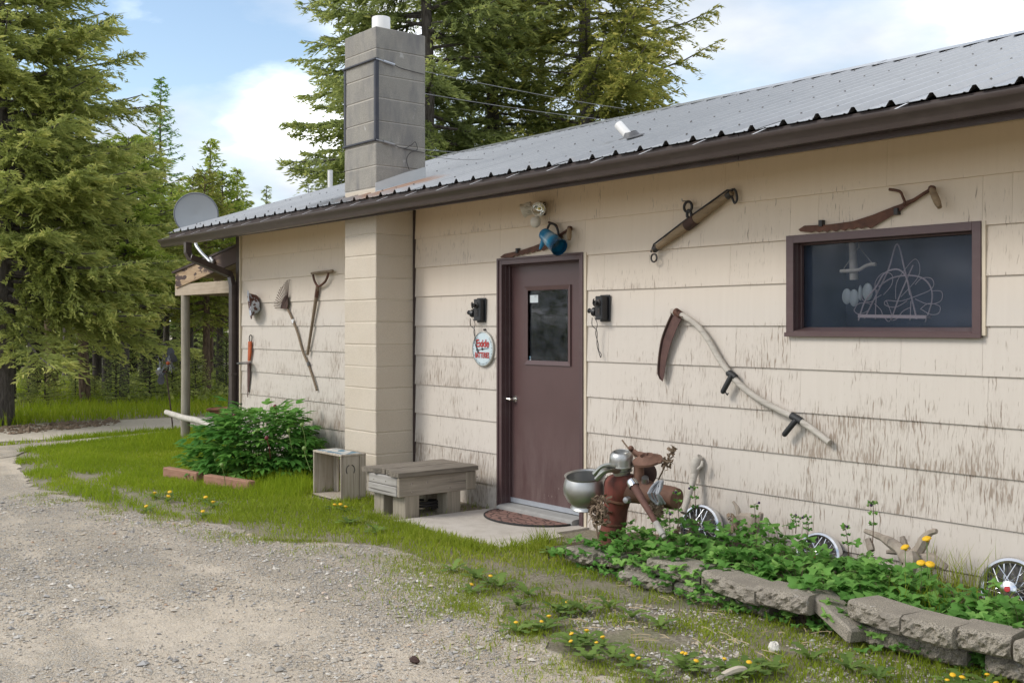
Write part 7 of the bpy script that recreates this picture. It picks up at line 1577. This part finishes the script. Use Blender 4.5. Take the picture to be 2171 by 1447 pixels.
def dandelion(px_, py_, label, nleaf, h, heads=1, seed=0, z=0.0, grp='dandelions in the lawn', hs=1.0):
    g_ = onZ(px_, py_, z + h); c = V((g_.x, g_.y, z - .006)); t = empty('dandelion', c, label, 'dandelion', grp); r = random.Random(seed)
    for i in range(nleaf): inst('leaf', DLM, t, (0, 0, .008), (0, r.uniform(-.35, -.05), i * 6.283 / max(1, nleaf) + r.uniform(-.3, .3)), r.uniform(.7, 1.15))
    for i in range(heads):
        p = V((0, 0, h)) if i == 0 else V((r.uniform(-.06, .06), r.uniform(-.06, .06), h * r.uniform(.6, 1.0))); d = V((0, 0, 0)) if i == 0 else V((p.x * .3, p.y * .3, 0))
        s = inst('stalk', STM, t, (p.x, p.y, 0), (0, 0, r.random() * 6), (1, 1, p.z)); inst('flower', FLM, t, p, (r.uniform(-.35, .35), r.uniform(-.35, .35), 0), r.uniform(.8, 1.1) * hs)
for i, (x, y, lb) in enumerate(((360, 1041, 'yellow dandelion in the lawn below the outer peony timber'), (357, 1050, 'yellow dandelion just in front of another below the outer peony timber'), (310, 1071, 'yellow dandelion closest to the gravel edge on the left lawn'), (430, 1082, 'yellow dandelion near the gravel edge below the gap between the timbers'), (436, 1052, 'yellow dandelion in the lawn just left of the nearer timber'), (492, 1024, 'yellow dandelion against the front of the nearer timber'), (710, 1068, 'left one of three dandelions in front of the crate'), (722, 1067, 'middle one of three dandelions in front of the crate'), (733, 1072, 'right one of three dandelions in front of the crate'), (328, 1043, 'yellow dandelion farthest left on the lawn'), (452, 1062, 'yellow dandelion between the nearer timber and the gravel'))): dandelion(x, y, lb, 5, .05, 1, i)
for i, (x, y, hd, lb) in enumerate(((1040, 1218, 1, 'single dandelion at the gravel edge below the slab corner, the right of two'), (1000, 1236, 1, 'single dandelion at the gravel edge below the slab corner, the left of two'), (1164, 1303, 1, 'single dandelion right of the small grass tuft on the gravel'), (1203, 1273, 1, 'single dandelion highest up the grass strip toward the cream separator'), (1212, 1340, 2, 'pair of dandelion heads at the gravel edge, upper left of the largest bloom'), (1244, 1333, 1, 'single dandelion in the strip between two pairs of heads'), (1278, 1347, 2, 'pair of dandelion heads in the middle of the bare patch edge'), (1341, 1386, 2, 'large dandelion bloom on its own near the lower gravel edge'), (1447, 1380, 2, 'pair of touching dandelion heads left of the pale stone'), (1476, 1397, 1, 'single dandelion just below the touching pair'), (1588, 1400, 1, 'single dandelion beside the pale wood scrap'), (1536, 1393, 1, 'single dandelion above the left end of the wood scrap'), (2020, 1427, 1, 'single dandelion left of the cluster by the nearest stones'), (2040, 1432, 2, 'dandelion cluster lowest in the front right grass'), (2093, 1426, 2, 'dandelion with open flower under the nearest stones'), (1148, 1314, 1, 'single dandelion in the grass tuft on the gravel'), (1094, 1316, 1, 'small dandelion at the left of the grass tuft on the gravel'))): dandelion(x, y, lb, 7, .055, hd, 40 + i, hs=.68)
for i, (x, y) in enumerate(((1919, 1160), (1965, 1142), (1953, 1193), (1972, 1196))): 
    q = onY(x, y, 5.02); b_ = V((q.x, q.y, bedz(q.x, q.y) - .01)); t = empty('dandelion', b_, ('tall dandelion leftmost of four below the forked driftwood', 'tall dandelion highest of four, in front of the right driftwood limb', 'tall dandelion with the largest head, lower right of the driftwood', 'tall dandelion rightmost of four beside the largest head')[i], 'dandelion', 'tall dandelions in the bed'); inst('stalk', STM, t, (0, 0, 0), (0, 0, i), (1, 1, q.z - b_.z)); inst('flower', FLM, t, (0, 0, q.z - b_.z), (.3, .2 * i - .3, 0), 1.25)
# leafy weeds without flowers in the strip
for i, (x, y) in enumerate(((1290, 1290), (1240, 1300), (1185, 1300), (1100, 1285), (1340, 1310), (1400, 1330), (1300, 1395), (1250, 1400), (1220, 1375), (1450, 1420), (1560, 1440), (1640, 1425), (1720, 1400), (1800, 1420), (1860, 1440), (1390, 1440), (1010, 1228), (960, 1210), (1120, 1262), (1060, 1245), (800, 1130), (740, 1110), (1170, 1175), (1210, 1165))):
    g_ = onZ(x, y, 0); t = empty('weed_rosette', (g_.x, g_.y, -.006), 'flat green weed rosette without flowers in the front grass', 'weed', 'weed rosettes in the front grass'); r = random.Random(300 + i)
    for k in range(9): inst('leaf', DLM, t, (0, 0, .01), (0, r.uniform(-.5, -.05), k * .7 + r.uniform(-.3, .3)), r.uniform(.6, 1.2))
